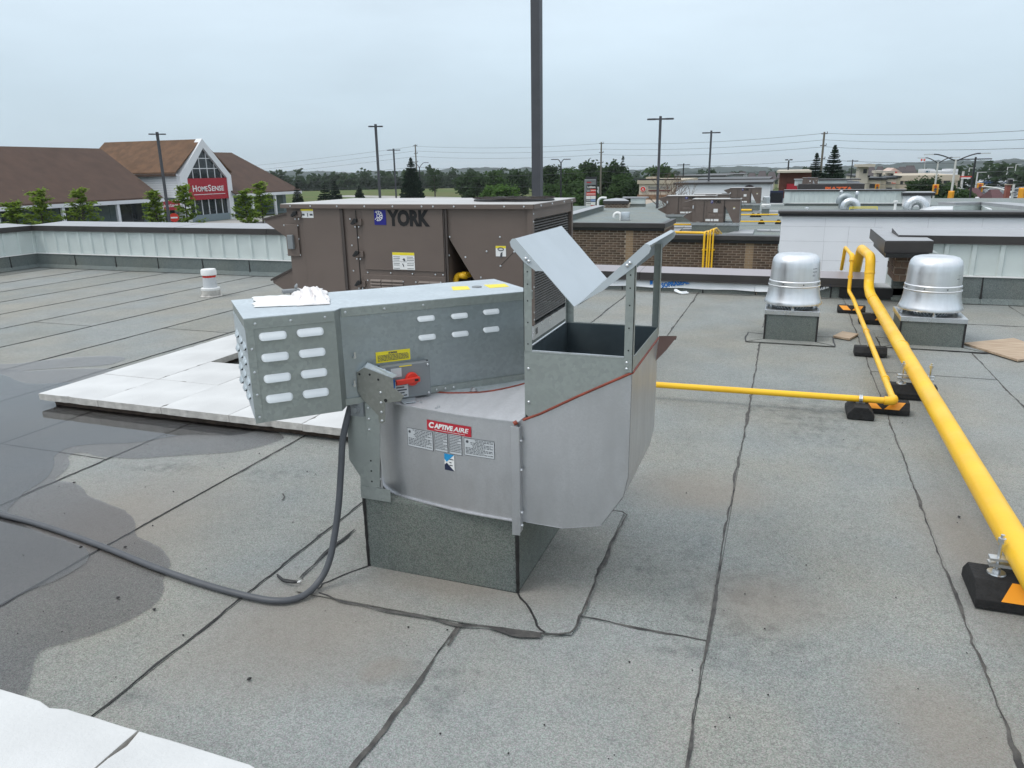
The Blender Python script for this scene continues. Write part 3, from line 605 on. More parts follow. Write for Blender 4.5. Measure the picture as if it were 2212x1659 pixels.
m = MB(); bbox(m, .30, BW0-.010, .7765, BU1-.02, BW0+.02, .803); m.build('base_flange', M_GREEN, fan)
m = MB()
for u, z in ((.035, 1.156), (.165, 1.156), (.295, 1.156)): m.screw(bx(u, -.004, z), -V, .006, .004)
for z in (1.06, .97, .88, .79): m.screw(bx(.014, -.0036, z), -V, .006, .004)
for u in (.385, .545, .71): m.screw(bx(u, BW0-.004, 1.16), -V, .006, .004)
for u in (.60, .635, .67, .71, .75): m.screw(bx(u+.08, BW0-.012, .790), -V, .0055, .004)
m.build('cover_screw', M_ZINC, fan, smooth=40)
def louvre(c_, a, n_, L_, hgt, dep, mt=None):
    """a pressed louvre: centre c_, long axis a, outward n_; closed on top, black face below for the shaded opening"""
    mb = MB(); z = Vector((0, 0, 1)); k = 18; j = 4; vs = []
    for i in range(k+1):
        s_ = math.sin(PI*(i/k-.5)); ex = abs(s_); end = 1.0 if ex < .72 else math.sqrt(max(0, 1-((ex-.72)/.28)**2))
        for q in range(j+1):
            t = q/j; out = math.sin(t*PI/2)*dep*end; up = hgt*.5*end*(1-2*t)*(1 if True else 0)
            vs.append(Vector(c_)+a*(s_*L_/2)+z*(hgt*.5*end-t*hgt*end*.98)+n_*(out+.0008))
    mb.add(vs, [(i*(j+1)+q, i*(j+1)+q+1, (i+1)*(j+1)+q+1, (i+1)*(j+1)+q) for i in range(k) for q in range(j)])
    lip = [i*(j+1)+j for i in range(k+1)]
    mb.add([vs[i] for i in lip]+[vs[i]-n_*dep*.98 for i in lip], [(i, i+1, k+1+i+1, k+1+i) for i in range(k)], 1)  # black faces stand for the shade inside the opening
    return mb.build('louvre', [mt or M_LOUV, M_BLACK], fan, smooth=60)
for z, uu in zip([[1.104, 1.022, 0.939, 0.858], 0][0], range(4)):
    louvre(bx(.095+.004*0, 0, z), U, -V, .104, .030, .016); louvre(bx(.235, 0, z), U, -V, .104, .030, .016)
for (u, z) in [(0.721, 1.103), (0.871, 1.1), (0.722, 1.023), (0.871, 1.021)]+[(1.019, 1.104), (1.017, 1.026)]:
    louvre(bx(u, BW0, z), U, -V, .078, .022, .013)
for i, z in enumerate((1.06, .99, .92, .85)):
    for j in range(3): louvre(bx(0, .08+j*.13+(.05 if i % 2 else 0), z), V, -U, .075, .028, .012, M_GALVT)
# stickers on the cover
m = MB(); q0, q1 = ((0.497, 0.962), (0.644, 0.949))
zt_, zb_ = (0.982, 0.935)
bbox(m, q0[0], BW0-.0015, zb_, q1[0], BW0-.0004, zt_); yl = m.build('warning_label', M_YEL, fan)
m = MB(); wl_ = q1[0]-q0[0]; hh = zt_-zb_
letters(m, 'ATTENTION', hh*.2, lambda x, y, h: bx(q0[0]+wl_*.36+x, BW0-.0018-h, zt_-hh*.24+y), width=wl_*.26, bold=.0008, extrude=.0001)
for i in range(5):
    u = q0[0]+wl_*.05
    while u < q1[0]-wl_*.08:
        d_ = wl_*(.03+.06*R.random()); bbox(m, u, BW0-.0022, zt_-hh*(.38+.115*i), min(u+d_, q1[0]-wl_*.05), BW0-.0016, zt_-hh*(.32+.115*i)); u += d_+wl_*.012
m.build('lettering', M_PRINT, fan)
m = MB()
for (ua, va), (ub, vb), (uc, vc), (ud, vd) in [[(0.948, 0.333), (1.019, 0.307), (0.993, 0.211), (0.916, 0.226)], [(1.1, 0.308), (1.197, 0.284), (1.179, 0.195), (1.086, 0.203)]]:
    m.prism([bx(ua, va, ZTOP+.0036), bx(ub, vb, ZTOP+.0036), bx(uc, vc, ZTOP+.0036), bx(ud, vd, ZTOP+.0036)], (0, 0, .0008))
m.build('top_label', M_YEL, fan)
m = MB(); cu_, cv_ = (1.045, 0.259); p = bx(cu_, cv_, ZTOP+.0035); m.cyl(p, p+Vector((0, 0, .004)), .024, .022, 20); m.build('access_plug', M_GREY, fan, smooth=40)
# red round gasket and plate on the scroll top
m = MB(); arc = cat_rom([(-1.43, 2.80), (-1.398, 2.795), (-1.32, 2.797), (-1.254, 2.817), (-1.18, 2.850), (-1.11, 2.925), (-1.044, 3.039), (-1.03, 3.12), (-1.05, 3.2)])
m.tube([(x, y, ZT+.004) for x, y in arc], .0055, 8); m.build('gasket', M_GASK, fan, smooth=60)
m = MB(); m.prism([(x+.0, y+.006, ZT+.0042) for x, y in arc]+[(-1.2, 3.35, ZT+.0042), (-1.5, 3.2, ZT+.0042)], (0, 0, .002)); m.build('bearing_plate', M_GALVT, fan)
p = Vector((-1.218, 2.852, 0.78)); m = MB(); m.cyl(p, p+Vector((0, 0, .005)), .018, .018, 14); m.cyl(p+Vector((0, 0, .005)), p+Vector((0, 0, .014)), .010, .009, 6); m.build('plate_bolt', M_ZINC, fan)
m = MB()
for p in ((-1.419, 2.602, 0.776), (-1.413, 2.621, 0.776), (-1.375, 2.639, 0.776), (-1.364, 2.637, 0.776), (-1.27, 2.586, 0.776), (-1.27, 2.606, 0.776)): m.screw(p, (0, 0, 1), .006, .004)
m.build('rivet', M_ZINC, fan, smooth=40)
# hinge: base post, bracket and gusset
HY = 2.598; YBP, YPO = 2.560, 2.556
def py(pts, y): return [(x, y, z) for x, z in pts]
m = MB(); m.prism(py([(-1.622, 0.8), (-1.585, 0.779), (-1.593, 0.392), (-1.635, 0.385), (-1.633, 0.441), (-1.682, 0.514), (-1.678, 0.65), (-1.653, 0.752)], YBP), (0, .003, 0)); m.build('hinge_base_plate', M_GREEN, fan)
m = MB(); m.prism(py([(-1.581, 0.779), (-1.512, 0.771), (-1.539, 0.404), (-1.592, 0.395)], YPO), (0, .003, 0)); m.build('hinge_post', M_GREEN, fan)
m = MB(); m.prism(py([(-1.545, 0.664), (-1.532, 0.665), (-1.528, 0.392), (-1.546, 0.395)], YPO+.006), (0, .003, 0)); m.build('hinge_strip', M_ALU, fan)
G_ = [(-1.604, 0.91), (-1.568, 0.933), (-1.439, 0.898), (-1.438, 0.857), (-1.393, 0.828), (-1.41, 0.803), (-1.482, 0.789), (-1.487, 0.709), (-1.504, 0.698), (-1.518, 0.702), (-1.517, 0.732), (-1.585, 0.796), (-1.608, 0.827)]
m = MB(); m.prism(py(G_, HY-.050), (0, .003, 0)); m.build('hinge_gusset', M_GUS, fan, bevel=.0008)
m = MB(); g = [Vector((x, HY-.0505, z)) for x, z in G_]
m.prism([g[0], g[1], g[2], g[2]+Vector((0, .04, 0)), g[1]+Vector((0, .03, .012)), g[0]+Vector((0, .03, 0))], (0, 0, .003)); m.build('gusset_flange', M_GALVT, fan)
m = MB(); m.prism([(-1.484, 2.691, 0.778), (-1.443, 2.714, 0.778), (-1.409, 2.676, 0.778), (-1.385, 2.627, 0.778), (-1.426, 2.596, 0.778), (-1.45, 2.619, 0.778)], (0, 0, .003)); m.build('gusset_foot', M_GALVT, fan)
m = MB()
for x, z in [(-1.499, 0.833), (-1.5, 0.79), (-1.501, 0.749), (-1.501, 0.712)]: m.screw((x, HY-.050, z), (0, -1, 0), .0065, .006)
for x, z in [(-1.567, 0.758), (-1.568, 0.71), (-1.57, 0.663)]: m.screw((x, YPO, z), (0, -1, 0), .0065, .006)
for x, z in [(-1.536, 0.645), (-1.537, 0.543), (-1.539, 0.441)]: m.screw((x, YPO+.006, z), (0, -1, 0), .005, .005)
m.build('bracket_screw', M_ZINC, fan, smooth=40)
m = MB()
for x, z in [(-1.478, 0.801)]: m.tube([(x, HY-.0502, z), (x, HY-.0512, z)], .0075, 10)
for x, z in [(-1.592, 0.903), (-1.544, 0.905), (-1.506, 0.887)]: m.tube([(x, HY-.0502, z), (x, HY-.0512, z)], .005, 8)
for x, z in [(-1.573, 0.523), (-1.574, 0.476), (-1.575, 0.428)]: m.tube([(x, YPO-.0002, z), (x, YPO-.0012, z)], .004, 8)
m.build('bracket_hole', M_BLACK, fan)
m = MB(); m.box((-1.634, 2.5563, .343), (-1.490, 2.5583, .40)); m.build('base_lip', M_GREEN, fan)
m = MB(); hx, hz = (-1.62, 0.749)
m.box((hx-.032, 2.548, hz-.03), (hx+.032, 2.5595, hz+.03)); m.cyl((hx, 2.549, hz), (hx, 2.543, hz), .019, .018, 16); m.cyl((hx, 2.543, hz), (hx, 2.534, hz), .013, .012, 6); m.build('hinge_bolt', M_GREY, fan)
m = MB()
for px in ((0.407, 0.975), (0.398, 0.857)):
    p = bx(px[0], BW0-.004, px[1]); m.cyl(p, p-V*.012, .007, .006, 6); m.obox(p-U*.003-V*.012, U*.006, -V*.004, (0, 0, .022))
m.build('wing_nut', M_ZINC, fan)
# disconnect switch
SV = .0; (su0, sz1), (su1, sz0) = ((0.507, 0.926), (0.712, 0.785))
L_ = su1-su0; H_ = sz1-sz0
m = MB(); bbox(m, su0, SV, sz0, su1, BW0, sz1); m.build('disconnect_box', M_GREY, fan, bevel=.005)
m = MB(); bbox(m, su0-.002, SV-.004, sz0-.002, su1+.002, SV+.012, sz1+.002); m.build('box_cover', M_GREY, fan, bevel=.003)
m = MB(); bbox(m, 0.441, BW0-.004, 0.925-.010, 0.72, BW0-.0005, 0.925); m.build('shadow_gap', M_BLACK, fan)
for a_, b_ in ((.05, .93), (.96, .93), (.96, .06)): m = MB(); m.screw(bx(su0+L_*a_, SV-.0045, sz0+H_*b_), -V, .0055, .004); m.build('screw', M_ZINC, fan, smooth=40)
def sface(a0, b0, a1, b1, name, mt, d_=.0048): m = MB(); bbox(m, su0+L_*a0, SV-d_, sz0+H_*b0, su0+L_*a1, SV-.0042, sz0+H_*b1); m.build(name, mt, fan)
sface(.18, .66, .40, .93, 'switch_label', M_SILVER); sface(.24, .02, .52, .52, 'switch_label', M_SILVER); sface(.17, .33, .25, .60, 'switch_label', M_BLUE, .0054)
sface(.36, .955, .62, .985, 'switch_label', M_YEL)
for q in range(5): sface(.27, .06+.085*q, .49-.05*(q % 2), .10+.085*q, 'print', M_PRINT, .0055)
kc = bx(su0+L_*.60, SV-.004, sz0+H_*.56); m = MB(); m.cyl(kc, kc-V*.018, L_*.14, L_*.13, 20); m.build('switch_dial', M_RED, fan, smooth=40, bevel=.001)
m = MB(); o_ = kc-V*.016-U*L_*.36+Vector((0, 0, -H_*.10)); m.obox(o_, U*L_*.50+Vector((0, 0, H_*.03)), -V*.016, (0, 0, H_*.15)); m.build('switch_handle', M_RED, fan, bevel=.003)
m = MB(); m.obox(kc-V*.0325+U*L_*.02+Vector((0, 0, -H_*.03)), U*L_*.08, -V*.001, (0, 0, H_*.07)); m.build('handle_slot', M_BLACK, fan)
# stickers on the scroll wall
def on_wall(x, z, h=0): return (x, ywall(x)-.0015-h, z)
def patch(name, x0, z0, x1, z1, mt, h=0, mb=None):
    m = mb or MB(); n = 6; vs = []
    for i in range(n+1):
        x = x0+(x1-x0)*i/n; vs += [on_wall(x, z0, h), on_wall(x, z1, h)]
    m.add(vs, [(2*i, 2*i+2, 2*i+3, 2*i+1) for i in range(n)])
    return None if mb else m.build(name, mt, fan)
rx0, rz1 = (-1.311, 0.727); rx1, rz0 = (-1.103, 0.683)
patch('brand_label', rx0, rz0, rx1, rz1, M_REDL, .0006)
m = MB(); rw_ = rx1-rx0; rh_ = rz1-rz0
letters(m, 'C', rh_*.74, lambda x, y, h: on_wall(rx0+rw_*.045+x, rz0+rh_*.30+y, .001+h), bold=.0016, shear=.2, extrude=.0002, width=rw_*.125)
letters(m, 'APTIVE', rh_*.60, lambda x, y, h: on_wall(rx0+rw_*.168+x, rz0+rh_*.34+y, .001+h), bold=.0016, shear=.2, extrude=.0002, width=rw_*.44)
letters(m, 'AIRE', rh_*.60, lambda x, y, h: on_wall(rx0+rw_*.606+x, rz0+rh_*.34+y, .001+h), bold=.0007, shear=.25, extrude=.0002, width=rw_*.345)
i = 0; x = rx0+rw_*.18
while x < rx1-rw_*.15: patch('', x, rz0+rh_*.12, x+.004, rz0+rh_*.18, None, .001, m); x += .0065
m.build('lettering', M_WHITE, fan)
lab = []
for (a, b, c_, d) in ([(-1.415, 0.676), (-1.285, 0.594)]+[0, 0], [(-1.277, 0.682), (-1.214, 0.599)]+[0, 0], [(-1.206, 0.685), (-1.148, 0.598)]+[0, 0], [(-1.137, 0.678), (-1.004, 0.604)]+[0, 0]):
    patch('data_label', a[0], b[1], b[0], a[1], M_SILVER, .0001)
    m = MB(); W_, H_ = b[0]-a[0], a[1]-b[1]
    for q in range(11):
        z = a[1]-H_*(.08+.078*q); x = a[0]+W_*.05 if q > 5 or W_ < .1 else a[0]+W_*(.2+.2*R.random()); xe = b[0]-W_*(.05+.35*R.random()*(q in (2, 4, 6, 9)))
        while x < xe:
            dd = W_*(.04+.08*R.random()); patch('', x, z-H_*.018, min(x+dd, xe), z+H_*.018, None, .0006, m); x += dd+W_*.02
    for (xa, za, xb, zb) in ((a[0], b[1], a[0]+.0015, a[1]), (b[0]-.0015, b[1], b[0], a[1]), (a[0], a[1]-.0015, b[0], a[1]), (a[0], b[1], b[0], b[1]+.0015)): patch('', xa, za, xb, zb, None, .0006, m)
    if W_ > .1:
        k = on_wall(a[0]+W_*.11, a[1]-H_*.2, .0006); m.tube([k, (k[0], k[1]-.0003, k[2])], W_*.045, 14)
    m.build('print', M_PRINT, fan)
sx0, sz1 = (-1.232, 0.595); sx1, sz0 = (-1.185, 0.524)
patch('sticker', sx0, sz0, sx1, sz1, M_WHITE, .0008)
sm = ((sx0+sx1)/2, (sz0+sz1)/2)
m = MB(); m.add([on_wall(sx0, sz1, .0014), on_wall(sx1, sz1, .0014), on_wall(sx0+(sx1-sx0)*.22, sm[1], .0014), on_wall(sx0, sm[1]+.012, .0014)], [(0, 1, 2, 3)]); m.build('sticker_panel', mat('cyan_print', (.015, .30, .62), .45), fan)
m = MB(); m.add([on_wall(sx0, sz0, .0014), on_wall(sx1, sz0, .0014), on_wall(sx0+(sx1-sx0)*.22, sm[1]-.003, .0014), on_wall(sx0, sm[1]-.014, .0014)], [(0, 1, 2, 3)]); m.build('sticker_panel', M_DKNAVY, fan)
m = MB()
for z, l in ((.012, .6), (-.002, .3), (-.014, .45)): patch('', sx1-(sx1-sx0)*.5, sm[1]+z, sx1-(sx1-sx0)*.5+(sx1-sx0)*l*.7, sm[1]+z+.004, None, .0015, m)
m.build('print', M_PRINT, fan)

# ------------------------------------------------------------------ conduit, bag and small things by the fan
CP = [(-1.634, 2.6, 0.833), (-1.641, 2.575, 0.809), (-1.68, 2.53, 0.635), (-1.685, 2.5, 0.5), (-1.684, 2.46, 0.358), (-1.688, 2.42, 0.237), (-1.702, 2.38, 0.12), (-1.724, 2.33, 0.05), (-1.753, 2.252, 0.02), (-1.821, 2.189, 0.02), (-1.959, 2.176, 0.02), (-2.212, 2.193, 0.02), (-2.535, 2.24, 0.02), (-2.913, 2.312, 0.02), (-3.35, 2.378, 0.02), (-3.712, 2.407, 0.02), (-4.912, 2.464, 0.02)]
m = MB(); pts = cat_rom([tuple(p) for p in CP], 14); m.tube(pts, .0138, 12)
tag(m.build('flexible_conduit', M_COND, None, smooth=60, origin=CP[9]), 'thick grey flexible conduit curving from the exhaust fan down across the roof', 'conduit')
m = MB(); m.tube(cat_rom([(-1.959, 2.36, 0.012), (-1.907, 2.33, 0.016), (-1.863, 2.324, 0.02), (-1.835, 2.337, 0.02)], 6), .005, 7)
tw = m.build('cable_scrap', M_BLACK, None, smooth=60, origin=(-1.925, 2.352, 0.0)); tag(tw, 'short black cable scrap with a pale end beside the conduit bend', 'cable scrap')
m = MB(); p = Vector((-1.831, 2.335, 0.022)); m.tube([p+Vector((-.008, 0, 0)), p+Vector((.006, .006, .004)), p+Vector((.006, -.006, .004)), p+Vector((-.006, -.004, 0))], .0025, 6); m.build('cable_tip', M_WHITE, tw)
# crumpled bag on the motor cover
def crumple(name, corners, z, nx, ny, amp, seed, label, cat, mt, edge=0.0, fold=0):
    m = MB(); a, b, c_, d = [Vector((*q, 0)) for q in corners]; vs = []
    for i in range(nx+1):
        for j in range(ny+1):
            u, v = i/nx, j/ny; p = bx(*(a.lerp(b, u).lerp(d.lerp(c_, u), v))[:2], z)
            bell = (math.sin(PI*u)*math.sin(PI*v))**.6
            n1 = abs(noise.noise(Vector((u*3.2+seed, v*2.6, seed))))+.5*abs(noise.noise(Vector((u*8+seed, v*6, 3))))
            q = noise.noise(Vector((u*5+seed, v*5, 9)))*.016
            vs.append((p.x+q, p.y+q*.6, p.z+.003+amp*bell*(.35+1.2*n1)+edge*(u > .98)))
    m.add(vs, [(i*(ny+1)+j, (i+1)*(ny+1)+j, (i+1)*(ny+1)+j+1, i*(ny+1)+j+1) for i in range(nx) for j in range(ny)])
    o = m.build(name, mt, None, smooth=50, origin=bx(*corners[0], z), fix=False); sm_ = o.modifiers.new('thickness', 'SOLIDIFY'); sm_.thickness = .0012
    return tag(o, label, cat)
crumple('plastic_bag', [(0.217, 0.162), (0.352, 0.132), (0.412, 0.572), (0.265, 0.596)], ZTOP+.004, 44, 34, .042, 3.3, 'crumpled white plastic bag lying on top of the fan motor cover', 'bag', M_BAG)
crumple('paper_sheet', [(0.057, 0.218), (0.238, 0.161), (0.283, 0.437), (0.093, 0.492)], ZTOP+.004, 24, 16, .014, 7.1, 'flat folded white paper tucked beside the plastic bag on the motor cover', 'paper', M_WHITE)
m = MB(); a = bx(*(0.212, 0.464), ZTOP+.012); m.obox(a, U*.075, V*.035, (0, 0, .016)); m.obox(a+U*.055+Vector((0, 0, .016)), U*.012+Vector((0, 0, .012)), V*.03, (0, 0, .012))
tag(m.build('tape_roll', M_GREY, None, origin=a, bevel=.004), 'small grey plastic tool behind the white bag on the motor cover', 'tool')

# ================================================================== pavers
px0, py0, pz = -5.275, 3.893, .105
pw = .592
def paver(x, y, z, lab, grp, w_=None, th=.048, mt=M_PAVE):
    m = MB(); s = w_ or pw; n = 14; g = random.Random(int(x*100+y*37))
    ring = []
    for (ax_, ay_, bx_, by_) in ((0, 0, 1, 0), (1, 0, 1, 1), (1, 1, 0, 1), (0, 1, 0, 0)):
        for i in range(n):
            t = i/n; e = .0022*g.random()+(.012 if g.random() < .035 else 0); cx_, cy_ = ax_+(bx_-ax_)*t, ay_+(by_-ay_)*t
            ring.append((cx_*s+(e if cx_ < .5 else -e)*(.2 if 0 < cx_ < 1 else 1)*(1 if cx_ in (0, 1) else .2)+.0015, cy_*s+(e if cy_ < .5 else -e)*(1 if cy_ in (0, 1) else .2)+.0015))
    k = len(ring); top = [(x+a, y+b, z+.0005*nrm()*0) for a, b in ring]; 
    mid = [(x+a*1.0+(-.003 if a < s/2 else .003)*0, y+b, z-.006) for a, b in ring]; bot = [(x+a, y+b, z-th-(.004*g.random())) for a, b in ring]
    ins = [(x+s/2+(a-s/2)*.992, y+s/2+(b-s/2)*.992, z+.001) for a, b in ring]
    m.add(ins, [tuple(range(k))], 0); m.add(ins+top, [(i, (i+1) % k, k+(i+1) % k, k+i) for i in range(k)], 0)
    m.add(top+bot, [(i, (i+1) % k, k+(i+1) % k, k+i) for i in range(k)], 1); m.add(bot, [tuple(range(k))[::-1]], 1)
    o = m.build('concrete_paver', [mt, M_PAVEE], None, origin=(x+s/2, y+s/2, z-th)); return tag(o, lab, 'paver', grp)
gl_ = 'white pavers laid in an L on the wet roof'
PL = {(0, 0): 'left corner white paver of the L-shaped patio, overhanging the puddle', (1, 0): 'second white paver from the left along the puddle edge', (2, 0): 'third white paver from the left along the puddle edge', (3, 0): 'white paver whose front lies just left of the fan motor cover', (4, 0): 'white paver under the fan motor cover, second from the right end', (5, 0): 'white paver at the right end, beside the grey conduit',
      (0, 1): 'white paver in the second row on its far left side', (1, 1): 'white paver in the second row, second from the left', (2, 1): 'white paver in the second row beside the motor cover end', (0, 2): 'white paver in the third row beside the dark gap', (0, 3): 'rearmost white paver behind the motor cover'}
for (i, j), l in PL.items():
    paver(px0+i*(pw+.0015)+R.gauss(0, .0007), py0+j*(pw+.002), pz+R.gauss(0, .001), l, gl_)
m = MB(); m.box((px0+.10, py0+.05, .008), (px0+6*pw-.02, py0+pw*2-.05, .050)); m.box((px0+.12, py0+2*pw-.04, .008), (px0+pw-.06, py0+4*pw-.05, .050))
tag(m.build('paver_underlay', M_FOAM, None), 'dark brown board underlay beneath the white pavers', 'underlay')
nx_, ny_ = (-1.699, 1.357); g2 = 'white pavers in the bottom left corner'
paver(nx_-.80, ny_-.80, .105, 'white paver at the bottom left corner, left of the joint', g2, .797); paver(nx_+.002, ny_-.80, .105, 'white paver at the bottom left, right of the joint', g2, .797)
paver(nx_-1.605, ny_-.80, .105, 'white paver cut by the left frame edge at the bottom', g2, .797)
m = MB(); m.box((nx_-1.55, ny_-.76, .009), (nx_+.75, ny_-.05, .052)); tag(m.build('paver_underlay', M_FOAM, None), 'dark board underlay beneath the bottom left white pavers', 'underlay')

# ================================================================== vent pipe on the left
vp = thing('vent_pipe', 'short plastic vent pipe with white cap and red tape on the left roof', 'vent pipe', (-7.706, 8.559, 0.0)); vx, vy = (-7.706, 8.559)
m = MB(); m.lathe([(.15, .007), (.145, .012), (.135, .02), (.13, .10), (.0, .10)], (vx, vy, 0), 24); m.build('vent_base', M_PAVEE, vp, smooth=40)
m = MB(); m.lathe([(.125, .085), (.132, .10), (.13, .125), (.095, .13)], (vx, vy, 0), 24); m.build('vent_collar', M_WHITE, vp, smooth=40)
m = MB(); m.lathe([(.098, .11), (.090, .28)], (vx, vy, 0), 24); m.build('vent_barrel', M_SILVER, vp, smooth=40)
m = MB(); m.lathe([(.0905, .275), (.090, .305)], (vx, vy, 0), 24); m.build('tape_band', M_RED, vp, smooth=40)
m = MB(); m.lathe([(.095, .305), (.108, .31), (.106, .375), (.095, .392), (0, .395)], (vx, vy, 0), 24); m.build('vent_cap', M_WHITE, vp, smooth=40)

# ================================================================== spun aluminium exhaust domes
def dome(cx, cy, k, cw, ch, lab, clab, skirt):
    z0 = ch
    c_ = thing('roof_curb', clab, 'curb', (cx, cy, 0), 'membrane curbs under the domes')
    m = MB(); m.box((cx-cw/2, cy-cw/2, 0), (cx+cw/2, cy+cw/2, ch)); m.build('curb_wall', M_CURB, c_, bevel=.01)
    m = MB(); e = .17
    flashing(m, [(cx-cw/2-e, cy-cw/2-.16), (cx+cw/2+e, cy-cw/2-.16), (cx+cw/2+e, cy+cw/2+.1), (cx-cw/2-e, cy+cw/2+.1)]); m.build('base_flashing', M_ROOF2, c_)
    q = MB(); x0, x1, y0, y1 = cx-cw/2, cx+cw/2, cy-cw/2, cy+cw/2
    for a, b, w_ in (((x0-e, y0-.16), (x1+e, y0-.16), .013), ((x1+e, y0-.16), (x1+e, y0+.28), .014), ((x0-e, y0-.16), (x0-e, y0+.28), .014), ((x0-e, y0-.16), (x0, y0), .012), ((x1+e, y0-.16), (x1, y0), .012), ((x0-e, y0+.28), (x0, y0+.24), .01), ((x1+e, y0+.28), (x1, y0+.24), .01)):
        bead(q, [a, ((a[0]+b[0])/2+.004*nrm(), (a[1]+b[1])/2), b], w_, .0115, .012, int(a[0]*90+b[1]*7))
    q.build('flashing_bead', M_BIT, c_)
    q = MB()
    for x in (x0, x1): q.box((x-.008, y0-.006, .01), (x+.008, y0+.006, ch))
    q.build('corner_bead', M_BIT, c_)
    f = thing('dome_fan', lab, 'exhaust fan', (cx, cy, ch), 'spun aluminium dome fans')
    m = MB(); h = cw/2+.012; m.box((cx-h, cy-h, ch-.035), (cx+h, cy+h, ch+.012)); m.build('curb_cap', M_ZINC, f, bevel=.003)
    m = MB(); m.lathe([(.16*k, ch+.012), (.155*k, ch+.07)], (cx, cy, 0), 24); m.build('inlet_ring', M_DARKIN, f, smooth=40)
    m = MB()
    for i in range(40):
        a = 2*PI*i/40; r = .19*k; p = (cx+r*math.cos(a), cy+r*math.sin(a), ch+.012); b = 2*PI*(i+1.5)/40
        m.tube([p, (cx+(r+.025)*math.cos(b), cy+(r+.025)*math.sin(b), ch+.075)], .0025, 4); b = 2*PI*(i-1.5)/40
        m.tube([p, (cx+(r+.025)*math.cos(b), cy+(r+.025)*math.sin(b), ch+.075)], .0025, 4)
    m.build('bird_screen', M_ZINC, f, kind='stuff')
    m = MB()
    for i in range(4):
        a = PI/4+PI/2*i-.78; p = Vector((cx+.235*k*math.cos(a), cy+.235*k*math.sin(a), ch+.012)); m.cyl(p, p+Vector((0, 0, .07)), .010, .010, 8); m.cyl(p, p+Vector((0, 0, .02)), .018, .016, 6)
    m.build('support_bolt', M_ZINC, f)
    zb = ch+.055; kz = k*1.06
    m = MB(); m.lathe([(.268*k, zb+.012), (.276*k, zb), (.279*k, zb+.008), (.268*k, zb+.03*kz), (.252*k, zb+.08*kz), (.243*k, zb+.13*kz), (.240*k, zb+.175*kz)], (cx, cy, 0), 48); m.build('discharge_bell', M_ALUB, f, smooth=50)
    m = MB(); m.lathe([(.241*k, zb+.165*kz), (.247*k, zb+.168*kz), (.248*k, zb+.176*kz), (.244*k, zb+.180*kz), (.243*k, zb+.215*kz), (.236*k, zb+.222*kz)], (cx, cy, 0), 48); m.build('dome_band', M_ALUB, f, smooth=40)
    m = MB(); m.lathe([(.236*k, zb+.215*kz), (.230*k, zb+.33*kz), (.226*k, zb+.385*kz), (.215*k, zb+.425*kz), (.190*k, zb+.452*kz), (.155*k, zb+.462*kz), (.120*k, zb+.466*kz), (.112*k, zb+.463*kz), (0, zb+.465*kz)], (cx, cy, 0), 48); m.build('dome_cover', M_ALUB, f, smooth=50)
    m = MB()
    for i in range(8):
        a = 2*PI*i/8+.35; m.screw((cx+.247*k*math.cos(a), cy+.247*k*math.sin(a), zb+.198*kz), (math.cos(a), math.sin(a), 0), .007, .005)
    m.build('band_screw', M_PRINT, f)
    m = MB()
    for i in range(5):
        for j in range(3 if i < 3 else 2):
            a = -.80+.055*i; z = zb+.34*kz-j*.03*k; rr_ = (.2305-.006*(z-zb-.3)/.1)*k+.0015
            for (da, dz) in ((0, 0), (.02, 0), (.0, -.012)): m.tube([(cx+rr_*math.cos(a+da), cy+rr_*math.sin(a+da), z+dz), (cx+(rr_+.001)*math.cos(a+da), cy+(rr_+.001)*math.sin(a+da), z+dz)], .0035*k, 5)
    m.build('stamped_print', M_PRINT, f)
dome(.122, 8.02, 1.0, .488, .30, 'left spun aluminium dome exhaust fan, in front of the white film', 'granule-covered curb under the left aluminium dome', 0)
dome(1.385, 8.16, 1.03, .545, .275, 'right spun aluminium dome exhaust fan, right of the thick gas pipe', 'granule-covered curb under the right aluminium dome', 0)

# ================================================================== gas pipes
def bendpath(P, r=.06, n=6):
    out = [Vector(P[0])]
    for a, b, c_ in zip(P, P[1:], P[2:]):
        a, b, c_ = Vector(a), Vector(b), Vector(c_); d1 = (a-b).normalized(); d2 = (c_-b).normalized()
        for i in range(n+1):
            t = i/n; p = (b+d1*r).lerp(b, t).lerp(b.lerp(b+d2*r, t), t); out.append(p)
    out.append(Vector(P[-1])); return out
bp = thing('gas_pipe', 'thick yellow gas pipe running from the right foreground to the far roof edge', 'gas pipe', (.985, 3, .2))
m = MB(); m.tube(bendpath([(.975, .3, .2), (1.005, 9.86, .2), (1.005, 10.28, .60), (.93, 10.75, .60), (.90, 11.15, .1)][:1]+[(1.005, 9.75, .2), (1.005, 10.02, .26), (1.0, 10.10, .60), (.955, 10.95, .62), (.95, 11.2, .30)], .10), .057, 18); m.build('pipe_run', M_PIPE, bp, smooth=50)
m = MB()
for y in (9.3, 6.9): m.cyl((1.0, y-.012, .2), (1.0, y+.012, .2), .0605, .0605, 18)
m.cyl((1.004, 10.05, .40), (1.002, 10.06, .425), .061, .061, 18); m.build('weld_collar', M_PIPE, bp, smooth=30)
sp_ = thing('gas_pipe', 'thin yellow gas pipe with a branch turning left towards the fans', 'gas pipe', (.8, 5.6, .12))
m = MB(); m.tube(bendpath([(-1.75, 5.40, .12), (.795, 5.50, .12), (.835, 9.85, .12), (.80, 10.12, .17), (.80, 10.2, .60), (.765, 11.0, .62), (.76, 11.2, .3)], .035), .0225, 14); m.build('pipe_run', M_PIPE, sp_, smooth=50)
m = MB(); m.tube(bendpath([(.735, 5.498, .12), (.797, 5.50, .12), (.7985, 5.57, .12)], .04), .030, 14)
for y in (6.1, 7.9): m.cyl((.80+.008*(y-5.5), y-.014, .12), (.80+.008*(y-5.5), y+.014, .12), .0285, .0285, 14)
